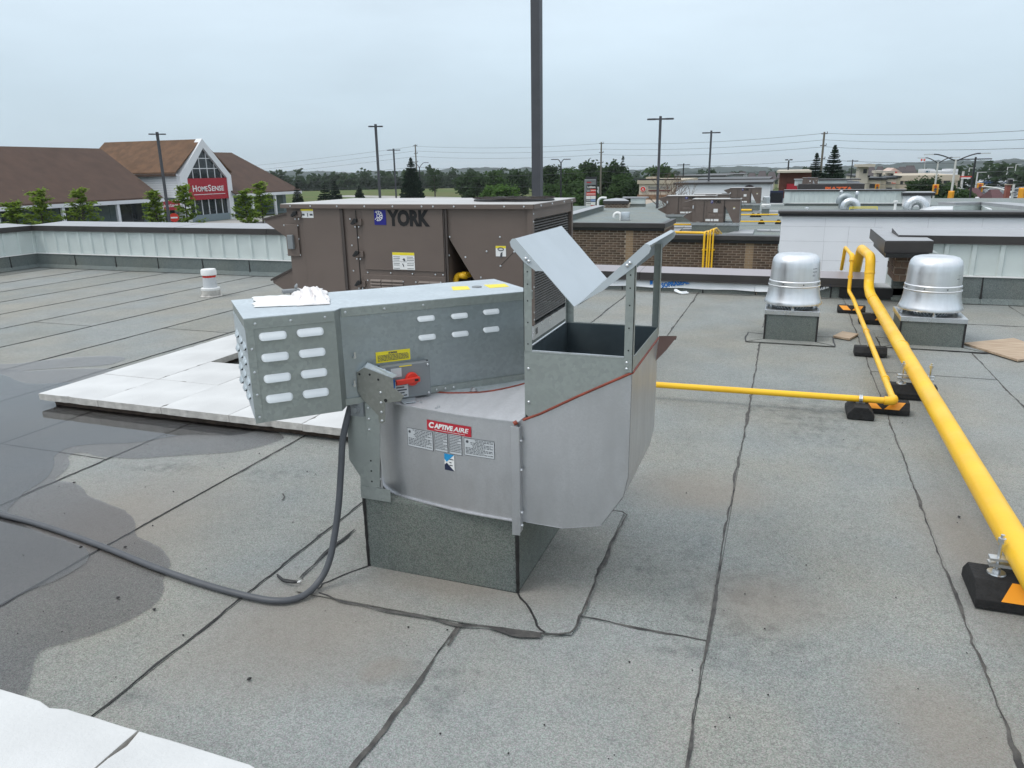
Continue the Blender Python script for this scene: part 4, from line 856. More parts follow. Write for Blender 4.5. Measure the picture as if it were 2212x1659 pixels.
m.cyl((.80, 10.155, .33), (.80, 10.16, .36), .030, .030, 14); m.cyl((.80, 10.195, .52), (.80, 10.2, .56), .031, .031, 14); m.tube(bendpath([(.80, 10.18, .54), (.80, 10.2, .60), (.797, 10.27, .602)], .03), .030, 14); m.build('pipe_elbow', M_PIPE, sp_, smooth=50)
def support(x, y, L_, w_, h, lab, along='x', chev=1, strut=0):
    t = thing('pipe_support', lab, 'pipe support', (x, y, 0), 'black rubber pipe support blocks'); 
    def P(a, b, z): return (x+a, y+b, z) if along == 'x' else (x-b, y+a, z)
    m = MB(); c_ = .35
    prof = [(-w_/2, .008), (w_/2, .008), (w_/2, h*.45), (w_*.26, h), (-w_*.26, h), (-w_/2, h*.45)]
    m.prism([P(-L_/2, b, z) for b, z in prof], Vector(P(L_/2, 0, 0))-Vector(P(-L_/2, 0, 0))); m.build('rubber_block', M_RUB, t, bevel=.004)
    if chev:
        m = MB(); b0, z0, b1, z1 = -w_/2-.0012, h*.47, -w_*.26-.0012, h*1.003
        if chev == 3: m.add([P(-L_*.25, b0, z0+.002), P(L_*.2, b0, z0+.002), P(L_*.3, b1, z1), P(-L_*.12, b1, z1)], [(0, 1, 2, 3)])
        for s_ in ((-1, 1) if chev == 2 else (1,) if chev == 1 else ()):
            m.add([P(s_*L_*.02, b0, z0+.002), P(s_*L_*.30, b0, z0+.002), P(s_*L_*.46 if s_ < 0 else L_*.42, b1, z1), P(s_*L_*.18, b1, z1)], [(0, 1, 2, 3)])
        m.build('reflector', M_CHEV, t)
    if strut:
        m = MB(); z0 = h+.035
        for dz in (0, .026): m.obox(P(-L_*.34, -.02, z0+dz), Vector(P(L_*.42, -.02, 0))-Vector(P(-L_*.34, -.02, 0)), Vector(P(0, .02, 0))-Vector(P(0, -.02, 0)), (0, 0, .012 if dz == 0 else .010))
        m.build('strut_channel', M_ZINC, t)
        for s_ in (-.24, .34):
            m = MB(); m.cyl(P(s_*L_, 0, h), P(s_*L_, 0, h+.17), .0075, .0075, 8); m.build('threaded_rod', M_ZINC, t)
            m = MB(); m.cyl(P(s_*L_, 0, h+.001), P(s_*L_, 0, h+.006), .035, .033, 18); m.cyl(P(s_*L_, 0, h+.006), P(s_*L_, 0, h+.022), .014, .014, 6); m.cyl(P(s_*L_, 0, h+.135), P(s_*L_, 0, h+.155), .0145, .0145, 6); m.build('rod_nut', M_ZINC, t)
    else:
        m = MB(); m.box((x-.03, y-.018, h), (x+.03, y+.018, h+.006)); m.build('clamp_plate', M_ZINC, t)
    return t
support(.99, 3.17, .34, .26, .105, 'black rubber block with threaded rod at the right frame edge under the thick pipe', 'x', 3, 1)
support(.985, 6.05, .32, .17, .105, 'black rubber block with strut and two rods under the middle of the thick pipe', 'x', 0, 1)
support(.74, 5.62, .34, .15, .09, 'black rubber block with chevron under the thin pipe elbow', 'x', 2, 0)
s_ = support(.585, 5.49, .26, .17, .095, 'black rubber block set crosswise under the branch pipe with a zinc clamp', 'y', 0, 0)
m = MB(); m.tube([(.585, 5.49-.027*math.cos(a), .12+.027*math.sin(a)) for a in [-.3+i*.4 for i in range(10)]], .004, 6)
for k in range(-1, 2): m.tube([(.585+k*.008, 5.49-.0275*math.cos(a), .12+.0275*math.sin(a)) for a in [-.6+i*.45 for i in range(10)]], .0045, 6)
m.build('pipe_clamp', M_ZINC, s_)
support(.815, 7.36, .27, .15, .09, 'black rubber block halfway along the thin pipe, beside the small plywood piece', 'x', 0, 0)
support(.80, 9.55, .30, .15, .09, 'rearmost black rubber block with chevron under the thin pipe', 'x', 2, 0)
support(.985, 8.93, .30, .15, .115, 'black rubber block with orange chevron under the thick pipe near the right dome', 'x', 1, 0)
# plywood offcuts
def slab(name, pts, th, lab, cat, mt, z=.012):
    m = MB(); m.prism([(p[0], p[1], z) for p in pts], (0, 0, th)); o = m.build(name, mt, None, origin=(pts[0][0], pts[0][1], z)); return tag(o, lab, cat)
slab('plywood_piece', [(0.534, 8.027), (0.681, 7.934), (0.782, 8.199), (0.636, 8.287)], .018, 'small pale plywood offcut left of the thin gas pipe', 'plywood', M_PLY)
slab('plywood_sheet', [(1.69, 8.031), (2.001, 7.438), (2.413, 7.778), (2.189, 8.396)], .018, 'large plywood sheet lying right of the right dome', 'plywood', M_PLY)
slab('plywood_scrap', [(-0.389, 10.722), (-0.307, 10.566), (-0.283, 10.739), (-0.358, 10.837)], .02, 'tiny plywood scrap in front of the low roof curb', 'scrap', M_PLY)
m = MB(); m.tube(cat_rom([(-1.189, 10.377, 0.03), (-1.276, 10.365, 0.02), (-1.375, 10.425, 0.04), (-1.373, 10.47, 0.05), (-1.297, 10.402, 0.03), (-1.222, 10.454, 0.03)], 6), .012, 7)
tag(m.build('rope_piece', M_WRAP, None, smooth=60), 'short loop of pale rope at the foot of the low roof curb', 'rope')
# loose grit and crumbs
def crumb(p, r, lab, mt=M_BIT):
    m = MB(); vs = []; g = R
    a0 = g.random()*6; m.lathe([(0, .0), (r*1.0, r*.25), (r*.8, r*.8), (0, r)], (p[0], p[1], .006), 6); 
    for v in m.v: v.x += g.gauss(0, r*.2); v.y += g.gauss(0, r*.2)
    o = m.build('bitumen_crumb', mt, None, origin=(p[0], p[1], .006)); return o
for p, lab in (((-3.725, 2.857, 0.0), 'black crumb on the damp edge left of the long seam'), ((-3.025, 2.292, 0.0), 'black crumb pair beside the conduit crossing the seam'), ((-2.821, 2.357, -0.0), 'black crumb right of the conduit and seam crossing'), ((-2.282, 1.989, 0.0), 'black crumb at the dry edge of the lower damp patch'), ((-1.631, 1.757, 0.0), 'black crumb between the bottom left pavers and the fan curb'), ((0.921, 3.91, 0.0), 'black crumb left of the thick gas pipe'), ((-2.495, 2.007, 0.0), 'black crumb within the lower damp patch')):
    tag(crumb(p, .0075, lab), lab, 'crumb', 'loose bitumen crumbs')
g = MB()
for i in range(520):
    x = R.uniform(-4, 1.6); y = R.uniform(.9, 5.5); r = .0016+.0035*R.random()**3
    g.add([(x-r, y, .006), (x+r*.6, y-r, .006), (x+r*.7, y+r, .006), (x, y, .006+r*1.2)], [(0, 1, 3), (1, 2, 3), (2, 0, 3)])
tag(g.build('roof_grit', M_BIT, None), kind='stuff')


# ================================================================== packaged rooftop units
M_DKCOIL = mat('dark_coil_recess', (.022, .024, .026), .6, .3, var=.3, scale=4)
M_LOGOB = mat('logo_blue', (.010, .010, .20), .45, var=.03)
M_BLK = mat('black_lettering', (.008, .008, .009), .75, var=.1)
def screws(parent, pts, d, r=.008, mt=M_ZINC):
    for p in pts:
        m = MB(); m.screw(p, d, r, .005); m.build('screw', mt, parent, smooth=40)
def rooftop_unit(lab, near=True, grp='brown packaged rooftop units'):
    t = thing('rooftop_unit', lab, 'rooftop unit', (0, 0, 0), grp)
    W, D_, H = 2.262, 1.16, 1.055; RB = .115
    xs, xt = 1.541, W       # service cabinet | condenser section
    m = MB(); m.box((.03, .02, RB), (xs, D_-.02, H-.035)); m.build('cabinet', M_BROWN, t)
    p0 = (1.543, 0.799); xb = (1.817, 0.466)[0]; 
    poly = [(xs+.002, H-.035), (W-.03, H-.035), (W-.03, RB), (xb+.16, RB), (xs+.002, p0[1])]
    m = MB(); m.prism([(x, .02, z) for x, z in poly], (0, .015, 0)); m.prism([(x, D_-.035, z) for x, z in poly], (0, .015, 0))
    m.build('condenser_panel', M_BROWN, t)
    m = MB(); m.box((xs+.004, .06, H-.06), (W-.05, D_-.06, H-.037)); m.build('condenser_deck', M_BROWND, t)
    m = MB(); m.obox((xs+.004, .036, p0[1]), (xb+.16-xs, 0, RB-p0[1]), (0, D_-.075, 0), (.012, 0, .012)); m.build('slanted_coil', M_DKCOIL, t)
    if near:
        m = MB(); m.box((xs+.004, .45, RB), (xb+.2, .47, p0[1])); m.build('coil_back', M_DKCOIL, t)
    # top: lid with a drip edge, fan deck at the right
    m = MB(); m.box((0, -.015, H-.036), (xs-.02, D_+.015, H)); m.build('lid', M_LID, t, bevel=.003)
    m = MB(); m.box((xs-.019, -.015, H-.036), (W+.015, D_+.015, H)); m.build('fan_deck', M_LID, t, bevel=.003)
    m = MB(); m.box((-.004, -.019, H-.037), (W+.019, -.0152, H-.004)); m.box((W+.0152, -.019, H-.037), (W+.019, D_+.019, H-.004)); m.build('drip_edge', M_BROWN, t)
    for cx in ((xs+.27, W-.26) if near else (xs+.45,)):
        m = MB(); m.cyl((cx, D_/2, H+.001), (cx, D_/2, H+.012), .25, .25, 28); m.build('fan_opening', M_BLACK, t)
        m = MB()
        for k in range(9): rr_ = .03+.027*k; m.tube([(cx+rr_*math.cos(a*PI/12), D_/2+rr_*math.sin(a*PI/12), H+.022) for a in range(25)], .004, 4)
        for k in range(6): a = k*PI/6; m.tube([(cx-.26*math.cos(a), D_/2-.26*math.sin(a), H+.026), (cx+.26*math.cos(a), D_/2+.26*math.sin(a), H+.026)], .005, 4)
        m.build('fan_guard', M_BROWND, t, kind='stuff')
    # coil face at the right end
    m = MB(); n = 40
    for k in range(n):
        z = RB+.02+(H-.085-RB)*k/n; m.add([(W-.028, .045, z), (W-.012, .045, z+.008), (W-.028, .045, z+.016), (W-.028, D_-.10, z), (W-.012, D_-.10, z+.008), (W-.028, D_-.10, z+.016)], [(0, 1, 4, 3), (1, 2, 5, 4)])
    m.build('coil_fins', M_FIN, t, kind='stuff')
    for y0, y1 in ((0.0, .042), (D_-.042, D_)): m = MB(); m.box((W-.042, y0, RB), (W, y1, H-.037)); m.build('corner_post', M_BROWN, t)
    m = MB(); m.box((W-.033, .04, H-.115), (W-.004, D_-.04, H-.037)); m.build('coil_header', M_BROWN, t)
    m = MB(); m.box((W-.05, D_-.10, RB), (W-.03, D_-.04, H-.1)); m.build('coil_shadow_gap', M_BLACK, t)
    m = MB(); m.box((-.0, .0, 0), (W, .03, RB-.003)); m.box((0, D_-.03, 0), (W, D_, RB-.003)); m.box((W-.03, .03, 0), (W, D_-.03, RB-.003)); m.box((0, .03, 0), (.03, D_-.03, RB-.003)); m.build('base_rail', M_ZINC, t)
    m = MB()
    for y in (.06, .09, 1.0): m.box((W, y, .035), (W+.001, y+.018, .085))
    m.build('rail_slot', M_BLACK, t)
    # intake hoods on the left end
    for z0, z1, dx in (((.60, H-.05, .42)), (.13, .55, .40)):
        m = MB(); zt = z1-.10 if z0 > .5 else z1-.20; zl = z0 if z0 > .5 else z0-.05
        poly = [(.03, z1), (-dx, zt), (-dx, zt-.03), (.03, zl)]
        m.prism([(x, .30, z) for x, z in poly], (0, .80, 0)); m.build('intake_hood', M_BROWN, t)
        m = MB(); m.prism([(.03, .29, z1+.004), (-dx-.02, .29, zt+.004), (-dx-.02, .29, zt-.014), (.03, .29, z1-.014)], (0, .82, 0)); m.build('hood_lid', M_BROWND if near else M_BROWN, t)
    # doors, panels, seams on the long face
    def pl(x0, z0, x1, z1, y=.010, th=.012, name='door', mt=M_BROWN, bev=.003):
        m = MB(); m.box((x0, y, z0), (x1, y+th, z1)); return m.build(name, mt, t, bevel=bev)
    a = (0.192, 1.023); b = (0.584, 0.181)
    pl(a[0], RB+.02, b[0]-.02, a[1])
    m = MB(); m.box((b[0]-.016, .004, RB+.005), (b[0]+.010, .018, H-.045)); m.build('hinge_strip', M_BROWND, t, bevel=.002)
    m = MB(); m.box((0.71, .0145, RB), (0.71+.004, .0195, H-.05)); m.build('seam', M_BLACK, t)
    a = (0.77, 1.024); b = (1.505, 0.515); pl(a[0], b[1], b[0], a[1])
    a2 = (0.772, 0.474); pl(a2[0]-.02, RB+.02, b[0]+.01, a2[1], name='burner_panel')
    m = MB(); m.box((b[0]+.006, .006, RB+.01), (b[0]+.014, .019, H-.045)); m.box((b[0]+.022, .002, RB+.01), (b[0]+.040, .018, H-.045)); m.build('seam', M_BROWND, t)
    for gx in (0.815, 0.921, 1.023, 1.268, 1.369):
        m = MB()
        for k in range(7 if near else 4):
            z = a2[1]-.038-k*.026; m.add([(gx, .0095, z), (gx+.098, .0095, z), (gx+.098, -.002, z-.016), (gx, -.002, z-.016), (gx, .0095, z-.018), (gx+.098, .0095, z-.018)], [(0, 1, 2, 3), (3, 2, 5, 4)])
        m.build('louvre_group', M_BROWN, t, kind='stuff')
    # logo
    q0 = (0.889, 1.006); q1 = (0.998, 0.886); q2 = (1.391, 0.89)
    m = MB(); m.box((q0[0], .0075, q1[1]), (q1[0], .0095, q0[1])); m.build('logo_square', M_LOGOB, t)
    m = MB(); cx, cz, rr_ = q0[0]+(q1[0]-q0[0])*.36, q0[1]-(q0[1]-q1[1])*.40, (q0[1]-q1[1])*.36
    for k in range(10):
        an = k*PI/5+.15; ex, ez = cx+rr_*math.cos(an), cz+rr_*math.sin(an)
        if ex < q0[0]+.004: continue
        m.tube([(cx+rr_*.3*math.cos(an), .0065, cz+rr_*.3*math.sin(an)), (ex, .0065, ez)], rr_*.075, 5)
        if k in (0, 1, 2, 8, 9, 3, 7):
            for s_ in (-.55, .55): m.tube([(cx+rr_*.68*math.cos(an), .0065, cz+rr_*.68*math.sin(an)), (cx+rr_*.68*math.cos(an)+rr_*.34*math.cos(an+s_*1.5), .0065, cz+rr_*.68*math.sin(an)+rr_*.34*math.sin(an+s_*1.5))], rr_*.06, 5)
    m.tube([(cx+rr_*.3*math.cos(a_*PI/8), .0065, cz+rr_*.3*math.sin(a_*PI/8)) for a_ in range(17)], rr_*.06, 5); m.build('snowflake_emblem', M_WHITE, t)
    m = MB(); letters(m, 'YORK', (q0[1]-q1[1])*1.36, lambda x, y, h: (q1[0]+.012+x, .0095-.001-h, q1[1]+y), width=q2[0]-q1[0]-.01, bold=.009, extrude=.0006)
    m.build('lettering', M_BLK, t)
    a = (1.037, 0.665); b = (1.239, 0.525)
    m = MB(); m.box((a[0], .0078, b[1]), (b[0], .0095, a[1])); m.build('data_label', M_WHITE, t)
    if not near:
        for xa, xb in ((1.0, 1.22), (1.25, 1.36), (1.39, 1.62)): m = MB(); m.box((xa-.32, .0078, .17), (xb-.32, .0095, .255)); m.build('data_label', M_WHITE, t)
        m = MB(); m.box((.25, .012, .125), (.40, .0195, .15)); m.build('data_label', M_WHITE, t)
    if near:
        m = MB(); m.box((a[0], .0072, a[1]-.022), (b[0], .0078, a[1])); m.build('label_header', M_YEL, t)
        m = MB()
        for c_ in range(2):
            for k in range(9):
                if k in (3, 6): continue
                x = a[0]+.008+c_*(b[0]-a[0])*.62; m.box((x, .0072, a[1]-.038-k*.0135), (x+(b[0]-a[0])*(.26+.06*R.random()), .0077, a[1]-.034-k*.0135))
        xm = (a[0]+b[0])/2; m.tube([(xm, .0075, a[1]-.05), (xm+.012, .0075, a[1]-.065)], .009, 6); m.tube([(xm-.01, .0075, a[1]-.09), (xm, .0075, a[1]-.115)], .004, 5)
        m.box((a[0], .0073, a[1]-.077), (b[0], .0077, a[1]-.075)); m.build('print', M_PRINT, t)
        a = (0.183, 1.011); b = (0.314, 0.938)
        m = MB(); m.box((a[0], .0078, b[1]), (b[0]-.01, .0095, a[1])); m.build('data_label', M_WHITE, t)
        m = MB(); m.box((a[0], .0072, a[1]-.016), (b[0]-.01, .0078, a[1])); m.build('label_header', M_YEL, t)
        m = MB(); m.box((a[0]+.01, .0072, b[1]+.018), (a[0]+.035, .0077, b[1]+.034)); m.box((b[0]-.045, .0072, b[1]+.018), (b[0]-.016, .0077, b[1]+.034)); m.tube([((a[0]+b[0])/2, .0075, b[1]+.01), ((a[0]+b[0])/2, .0075, b[1]+.04)], .004, 5); m.build('print', M_PRINT, t)
    a = (1.95, 0.734); b = (2.035, 0.653)
    m = MB(); m.box((a[0], .0165, b[1]), (b[0], .0195, a[1])); m.build('warning_label', M_WHITE, t)
    m = MB(); m.box((a[0], .0158, a[1]-.018), (b[0], .0165, a[1])); m.build('label_header', M_YEL, t)
    m = MB(); xm = (a[0]+b[0])/2; zm = (a[1]+b[1])/2; m.tube([(xm+.024*math.cos(k*PI/6), .016, zm+.016+.011*math.sin(k*PI/6)) for k in range(13)], .004, 5); m.prism([(xm-.01, .0158, zm-.05), (xm+.012, .0158, zm-.045), (xm+.014, .0158, zm-.005), (xm-.002, .0158, zm-.015)], (0, .0005, 0)); m.build('print', M_PRINT, t)
    # junction box panel
    a = (-0.006, 0.881); b = (0.137, 0.611); pl(max(a[0], .012), b[1], b[0], a[1], y=.002, name='access_cover')
    a = (0.019, 0.795); b = (0.096, 0.673); m = MB(); m.box((max(a[0], .04), -.028, b[1]), (b[0], .002, a[1])); m.build('junction_box', M_GREY if near else M_SILVER, t, bevel=.006)
    if near:
        for (x, z) in ((0.125, 0.972), (0.708, 0.913), (0.703, 0.649), (0.704, 0.4)):
            m = MB(); m.box((x+.015, -.006, z-.03), (x+.065, .012, z+.02)); m.build('latch_plate', M_BROWN, t, bevel=.002)
            m = MB(); m.prism([(x-.035, -.022, z-.02), (x-.015, -.022, z-.028), (x+.03, -.022, z-.004), (x+.032, -.022, z+.022), (x+.0, -.022, z+.024)], (0, .02, 0)); m.build('latch_handle', M_BLACK, t, bevel=.003)
            screws(t, [(x+.0, .0, z-.045), (x+.035, .0, z-.045)], (0, -1, 0), .007)
        screws(t, [(x, .0095, z) for x, z in [(0.659, 0.714), (0.656, 0.501), (0.728, 0.78), (0.731, 0.6), (0.793, 0.491), (1.012, 0.493), (1.215, 0.492), (1.422, 0.493), (1.491, 0.493), (0.659, 0.931), (0.74, 1.05), (-0.002, 0.873), (0.138, 0.872), (-0.008, 0.76), (0.136, 0.759), (-0.001, 0.623), (0.136, 0.621), (0.788, 0.424), (1.121, 0.424), (1.241, 0.424), (1.467, 0.43)]], (0, -1, 0), .008)
        screws(t, [(x, .0195, z) for x, z in [(1.557, 0.797), (1.545, 0.65), (1.689, 0.639), (1.818, 0.481), (1.987, 0.802), (1.872, 0.689), (2.103, 0.691), (1.987, 0.577)]], (0, -1, 0), .009)
        screws(t, [(x, -.0192, H-.02) for x in (.1, .3, .56, .82, 1.08, 1.34, 1.44, 1.62, 1.80, 2.04, 2.2)], (0, -1, 0), .008)
        screws(t, [(W+.0, .021, z) for z in (.16, .22, .42, .62, .78, .92, .98)], (1, 0, 0), .008)
        screws(t, [(W+.0192, y, H-.02) for y in (.15, .45, .8, 1.05)], (1, 0, 0), .009)
        m = MB(); dd = [(1.987, 0.577), (2.103, 0.691)]; m.obox((dd[0][0], .0185, dd[0][1]), (dd[1][0]-dd[0][0], 0, dd[1][1]-dd[0][1]), (0, .002, 0), (-.002, 0, .002)); m.build('seam', M_BLACK, t)
        m = MB(); g = [(1.561, 0.415), (1.568, 0.458), (1.592, 0.48), (1.651, 0.482)]; m.tube(cat_rom([(x, .10, z) for x, z in g]+[(g[-1][0]+.02, .4, g[-1][1])], 6), .024, 12); m.cyl((g[-1][0]-.028, .10, g[-1][1]), (g[-1][0]+.01, .10, g[-1][1]), .030, .030, 12); m.build('gas_elbow', M_PIPE, t, smooth=50)
    return t
rt = rooftop_unit('large brown rooftop unit with blue logo square, standing behind the galvanized exhaust fan')
rt.location = (-4.081, 5.5, .387)
def unit_curb(x, y, z, w_, d_, h, lab):
    m = MB(); m.box((x+.03, y+.02, z), (x+w_-.03, y+d_-.02, z+h-.002)); o = m.build('unit_curb', M_UPST, None, origin=(x, y, z)); return tag(o, lab, 'curb')
unit_curb(-4.081, 5.5, .006, 2.262, 1.16, .381, 'grey membrane curb carrying the large brown rooftop unit')

# ================================================================== neighbouring buildings across the gap
ZR = -0.934             # level of the neighbouring strip's roof
M_ROOFN = granule('granule_membrane_far', (.225, .25, .25), dark=.7)
M_BLACKM = mat('black_trim_metal', (.014, .014, .016), .5, var=.1)
def brickwall(t, x0, x1, z0, z1, yf, skip=(), tan=(), L_=.26, h=.0805):
    """running-bond wall face at y = yf: every brick its own piece"""
    mesh = {}
    row = 0; z = z1-h
    while z > z0-h*.5:
        cuts = sorted([x0, x1]+[v for pq in tan for v in pq]); segs = [s_ for s_ in zip(cuts, cuts[1:]) if s_[1]-s_[0] > .05]; runs = []
        for xa, xb in segs:
            x = xa-(L_/2 if row % 2 else 0)
            while x < xb-.02: runs.append((max(x, xa), min(x+L_-.017, xb-.004))); x += L_
        for a, b in runs:
            ist = any(p-.01 < (a+b)/2 < q+.01 for p, q in tan)
            if b-a > .03:
                w_ = round(b-a, 3); key = (w_, ist, R.randrange(4))
                if key not in mesh:
                    m = MB(); m.box((0, 0, 0), (w_, .06, h-.016)); o = m.build('brick', M_BRICKT if ist else M_BRICKS[key[2]], t, origin=(0, 0, 0)); mesh[key] = o
                else:
                    o = mesh[key].copy(); C.objects.link(o)
                o.parent = t; o.location = Vector((a, yf+.003*R.random(), z))-Vector(t.location)
        row += 1; z -= h
def block(name, x0, y0, z0, x1, y1, z1, mt, parent=None, bevel=0):
    m = MB(); m.box((x0, y0, z0), (x1, y1, z1)); return m.build(name, mt, parent, bevel=bevel)
YW = 25.0
# higher brick block, left
s1l, s1r = -7.94, -3.76; z1t, z1c = -0.08, -0.31; z1b = -1.57
bk = thing('brick_building', 'brown brick building with the higher flat roof, left behind the open dampers', 'building', (s1l, YW, -6))
Y1 = 36.58
block('wall_core', s1l-6, YW+.0085, -6, s1r-.02, YW+2.4, z1t-.12, M_MORT, bk); PB = [(s1l-6, YW+2.401), (s1r-.04, YW+2.401), (-6.75, Y1+.5), (s1l-6, Y1+.5)]
m = MB(); m.prism([(x, y, -6) for x, y in PB], (0, 0, z1t-.12+6)); m.build('rear_mass', M_MORT, bk)
m = MB(); m.prism([(x, y, z1t-.119) for x, y in PB], (0, 0, .059)); m.build('rear_roof_deck', M_ROOFN, bk)
brickwall(bk, -6.85, s1r, z1b, z1c-.01, YW, tan=[(-5.0, -4.75)])
block('roof_deck', s1l-6, YW+.08, z1t-.119, s1r-.04, YW+2.4, z1t-.06, M_ROOFN, bk)
block('coping', s1l-6, YW-.12, z1c+.07, s1r+.06, YW+.10, z1t, M_CAPD, bk, .01); block('dark_band', s1l-6, YW-.06, z1c-.02, s1r+.02, YW+.06, z1c+.068, M_BLACKM, bk)  # black band set below the coping
block('coping_side', s1r-.10, YW+.102, z1c+.07, s1r+.06, YW+2.4, z1t-.004, M_CAPD, bk)
m = MB(); 
for k in range(4): m.box((s1r-.019, YW+.10, z1c-.09-.0805*k), (s1r+.0, YW+2.4, z1c-.022-.0805*k))
m.build('side_brick_course', M_BRICK, bk, kind='stuff')
# far parapet of that block, pier and curb
pa, pb = -7.01*Y1/36, -5.11*Y1/36
ztp = 0.3; 
par = thing('parapet_wall', 'pale panel parapet with white coping behind the higher brick roof', 'parapet wall', (pa, Y1, z1t))
zq = lambda v: 1.7+(v-1.7)*Y1/36
pb = -7.05
block('upstand', pa-.3, Y1-.02, z1t-.07, pb+.6, Y1+.3, zq(0.01), M_UPST, par); block('panel', pa-.0, Y1-.04, zq(0.01)+.01, pb+.6, Y1+.2, zq(0.27), M_SIDE, par)
m = MB(); f_ = [(pa-.35, Y1-.09), (pb+.7, Y1-.09), (pb+.7, Y1+.45), (pa-.5, Y1+.45)]; m.prism([(x, y, zq(0.27)) for x, y in f_], (0, 0, .06)); m.build('coping', M_CAPT, par)
pi0, pi1 = (-8.34, 0.13), (-7.13, 0.12); k_ = (Y1-1.2)/36; zk = lambda v: 1.7+(v-1.7)*k_
pp = thing('brick_pier', 'low brick pier with dark coping at the far left corner of the higher brick roof', 'pier', (pi0[0]*k_, Y1-1.2, z1t))
zc0, zc1, zb0 = zk(0.15), zk(0.02), zk(-0.21)
m = MB(); a, b, y_ = pi0[0]*k_, pi1[0]*k_, Y1-1.2
m.prism([(a, y_-.05, zc1), (b+.05, y_-.05, zc1), (pa-.3, Y1-.1, zc1), (pa-.8, Y1+.45, zc1), (a-.1, y_+.7, zc1)], (0, 0, zc0-zc1)); m.build('coping', M_CAPD, pp)
m = MB(); m.prism([(a, y_-.05, zc0+.002), (b+.05, y_-.05, zc0+.002), (pa-.3, Y1-.1, zc0+.06), (pa-.8, Y1+.45, zc0+.06), (a-.1, y_+.7, zc0+.03)], (0, 0, .01)); m.build('coping_top', M_CAPT, pp)
block('mortar_core', a+.05, y_+.02, zb0-.1, b-.02, y_+.5, zc1-.001, M_MORT, pp)
for r_ in range(3):
    for q in range(7):
        w_ = (b-a-.1)/6.5; x = a+.05+w_*(q-.5*(r_ % 2)); x2 = min(x+w_-.03, b-.02); x = max(x, a+.05)
        if x2-x > .06: m = MB(); m.box((x, y_, zb0+(zc1-zb0)*(r_/3)+.015), (x2, y_+.06, zb0+(zc1-zb0)*((r_+1)/3)-.015)); m.build('brick', M_BRICKS[(r_+q) % 4], pp)
m = MB(); lc = [(-7.42, 28.119), (-7.688, 33.298)]
d_ = (Vector((*lc[1], 0))-Vector((*lc[0], 0))); n_ = Vector((-d_.y, d_.x, 0)).normalized()*.35; st = Vector((*lc[0], z1t-.06))-d_*1.2
m.obox(st, d_*2.2, n_, (0, 0, .20)); tag(m.build('roof_curb', M_UPST, None), 'low grey curb running back along the left side of the higher brick roof', 'curb')
m = MB(); m.obox(st+Vector((0, 0, .2))+n_*-.1, d_*2.2, n_*1.2, (0, 0, .02)); m.build('curb_coping', M_CAPT, bpy.data.objects['roof_curb.003'] if 'roof_curb.003' in bpy.data.objects else None)
# white looped rail and round flue on the brick roof
fl = thing('flue', 'round metal flue with white gooseneck pipe on the higher brick roof', 'flue', (-5.416, 27.0, -0.186)); fx, fy, fz = (-5.442, 27.0, -0.203)
m = MB(); fr_ = 0.163; hz_ = 0.202; zb_ = -0.068
m.lathe([(fr_, 0), (fr_, hz_), (fr_*.97, hz_+.02), (0, hz_+.03)], (fx, fy, zb_), 24); m.build('flue_cap', M_ZINC, fl, smooth=40)
m = MB(); m.lathe([(fr_*.75, -.3), (fr_*.75, .0), (fr_*1.08, .0), (fr_*1.08, -.06), (fr_*.75, -.07)], (fx, fy, zb_), 24); m.build('flue_collar', M_ZINC, fl, smooth=40)
gx = -5.591; m = MB(); m.tube(cat_rom([(gx, fy, z1t-.06), (gx, fy, zb_+.0), (gx-.03, fy, zb_+.14), (gx-.14, fy, zb_+.19), (gx-.24, fy, zb_+.13), (gx-.26, fy, zb_+.03)], 6), .055, 12); m.build('gooseneck', M_WHITE, fl, smooth=60)
m = MB(); p = (-8.029, 34.0, -0.128); m.tube(cat_rom([(p[0]+.15, 34, p[2]), (p[0]-.05, 34, p[2]+.0), (p[0]-.08, 34, p[2]+.35), (p[0]+.05, 34, p[2]+.5), (p[0]+.3, 34, p[2]+.5)], 6), .05, 8); tag(m.build('looped_pipe', M_WHITE, None, smooth=60), 'white looped pipe at the left edge of the higher brick roof', 'pipe')

# lower strip building with brick wall, rooftop units and gas lines
s2l, s2r = s1r, -0.19; z2t, z2c = -0.44, -0.66; z2b = -1.57; YB2 = 53.73
st2 = thing('strip_building', 'lower brown brick strip building carrying the row of brown rooftop units', 'building', (s2l, YW, -6))
block('wall_core', s2l-14, YW+.0125, -6, s2r-.01, YW+.3, z2t-.05, M_MORT, st2); block('building_mass', s2l-8, YW+.31, -6, 30, YB2+12, ZR-.08, M_MORT, st2)
brickwall(st2, s2l+.0, s2r, z2b, z2c-.01, YW+.004, tan=[(-1.16, -0.91)])
block('coping', s2l+.062, YW-.12, z2c+.075, s2r+.05, YW+.34, z2t, M_CAPD, st2, .01); block('dark_band', s2l+.022, YW-.06, z2c-.02, s2r+.02, YW+.06, z2c+.073, M_BLACKM, st2)  # same black band below this coping
block('roof_deck', s2l-6, YW+.35, ZR-.08, 30, YB2+12, ZR, M_ROOFN, st2)
for k, y in enumerate((28.5, 30.2, 33.6, 36.1, 39.5, 43)): block('lap_seam', s2l+.2, y, ZR+.0005, 16, y+.035, ZR+.006, M_BITD, st2)
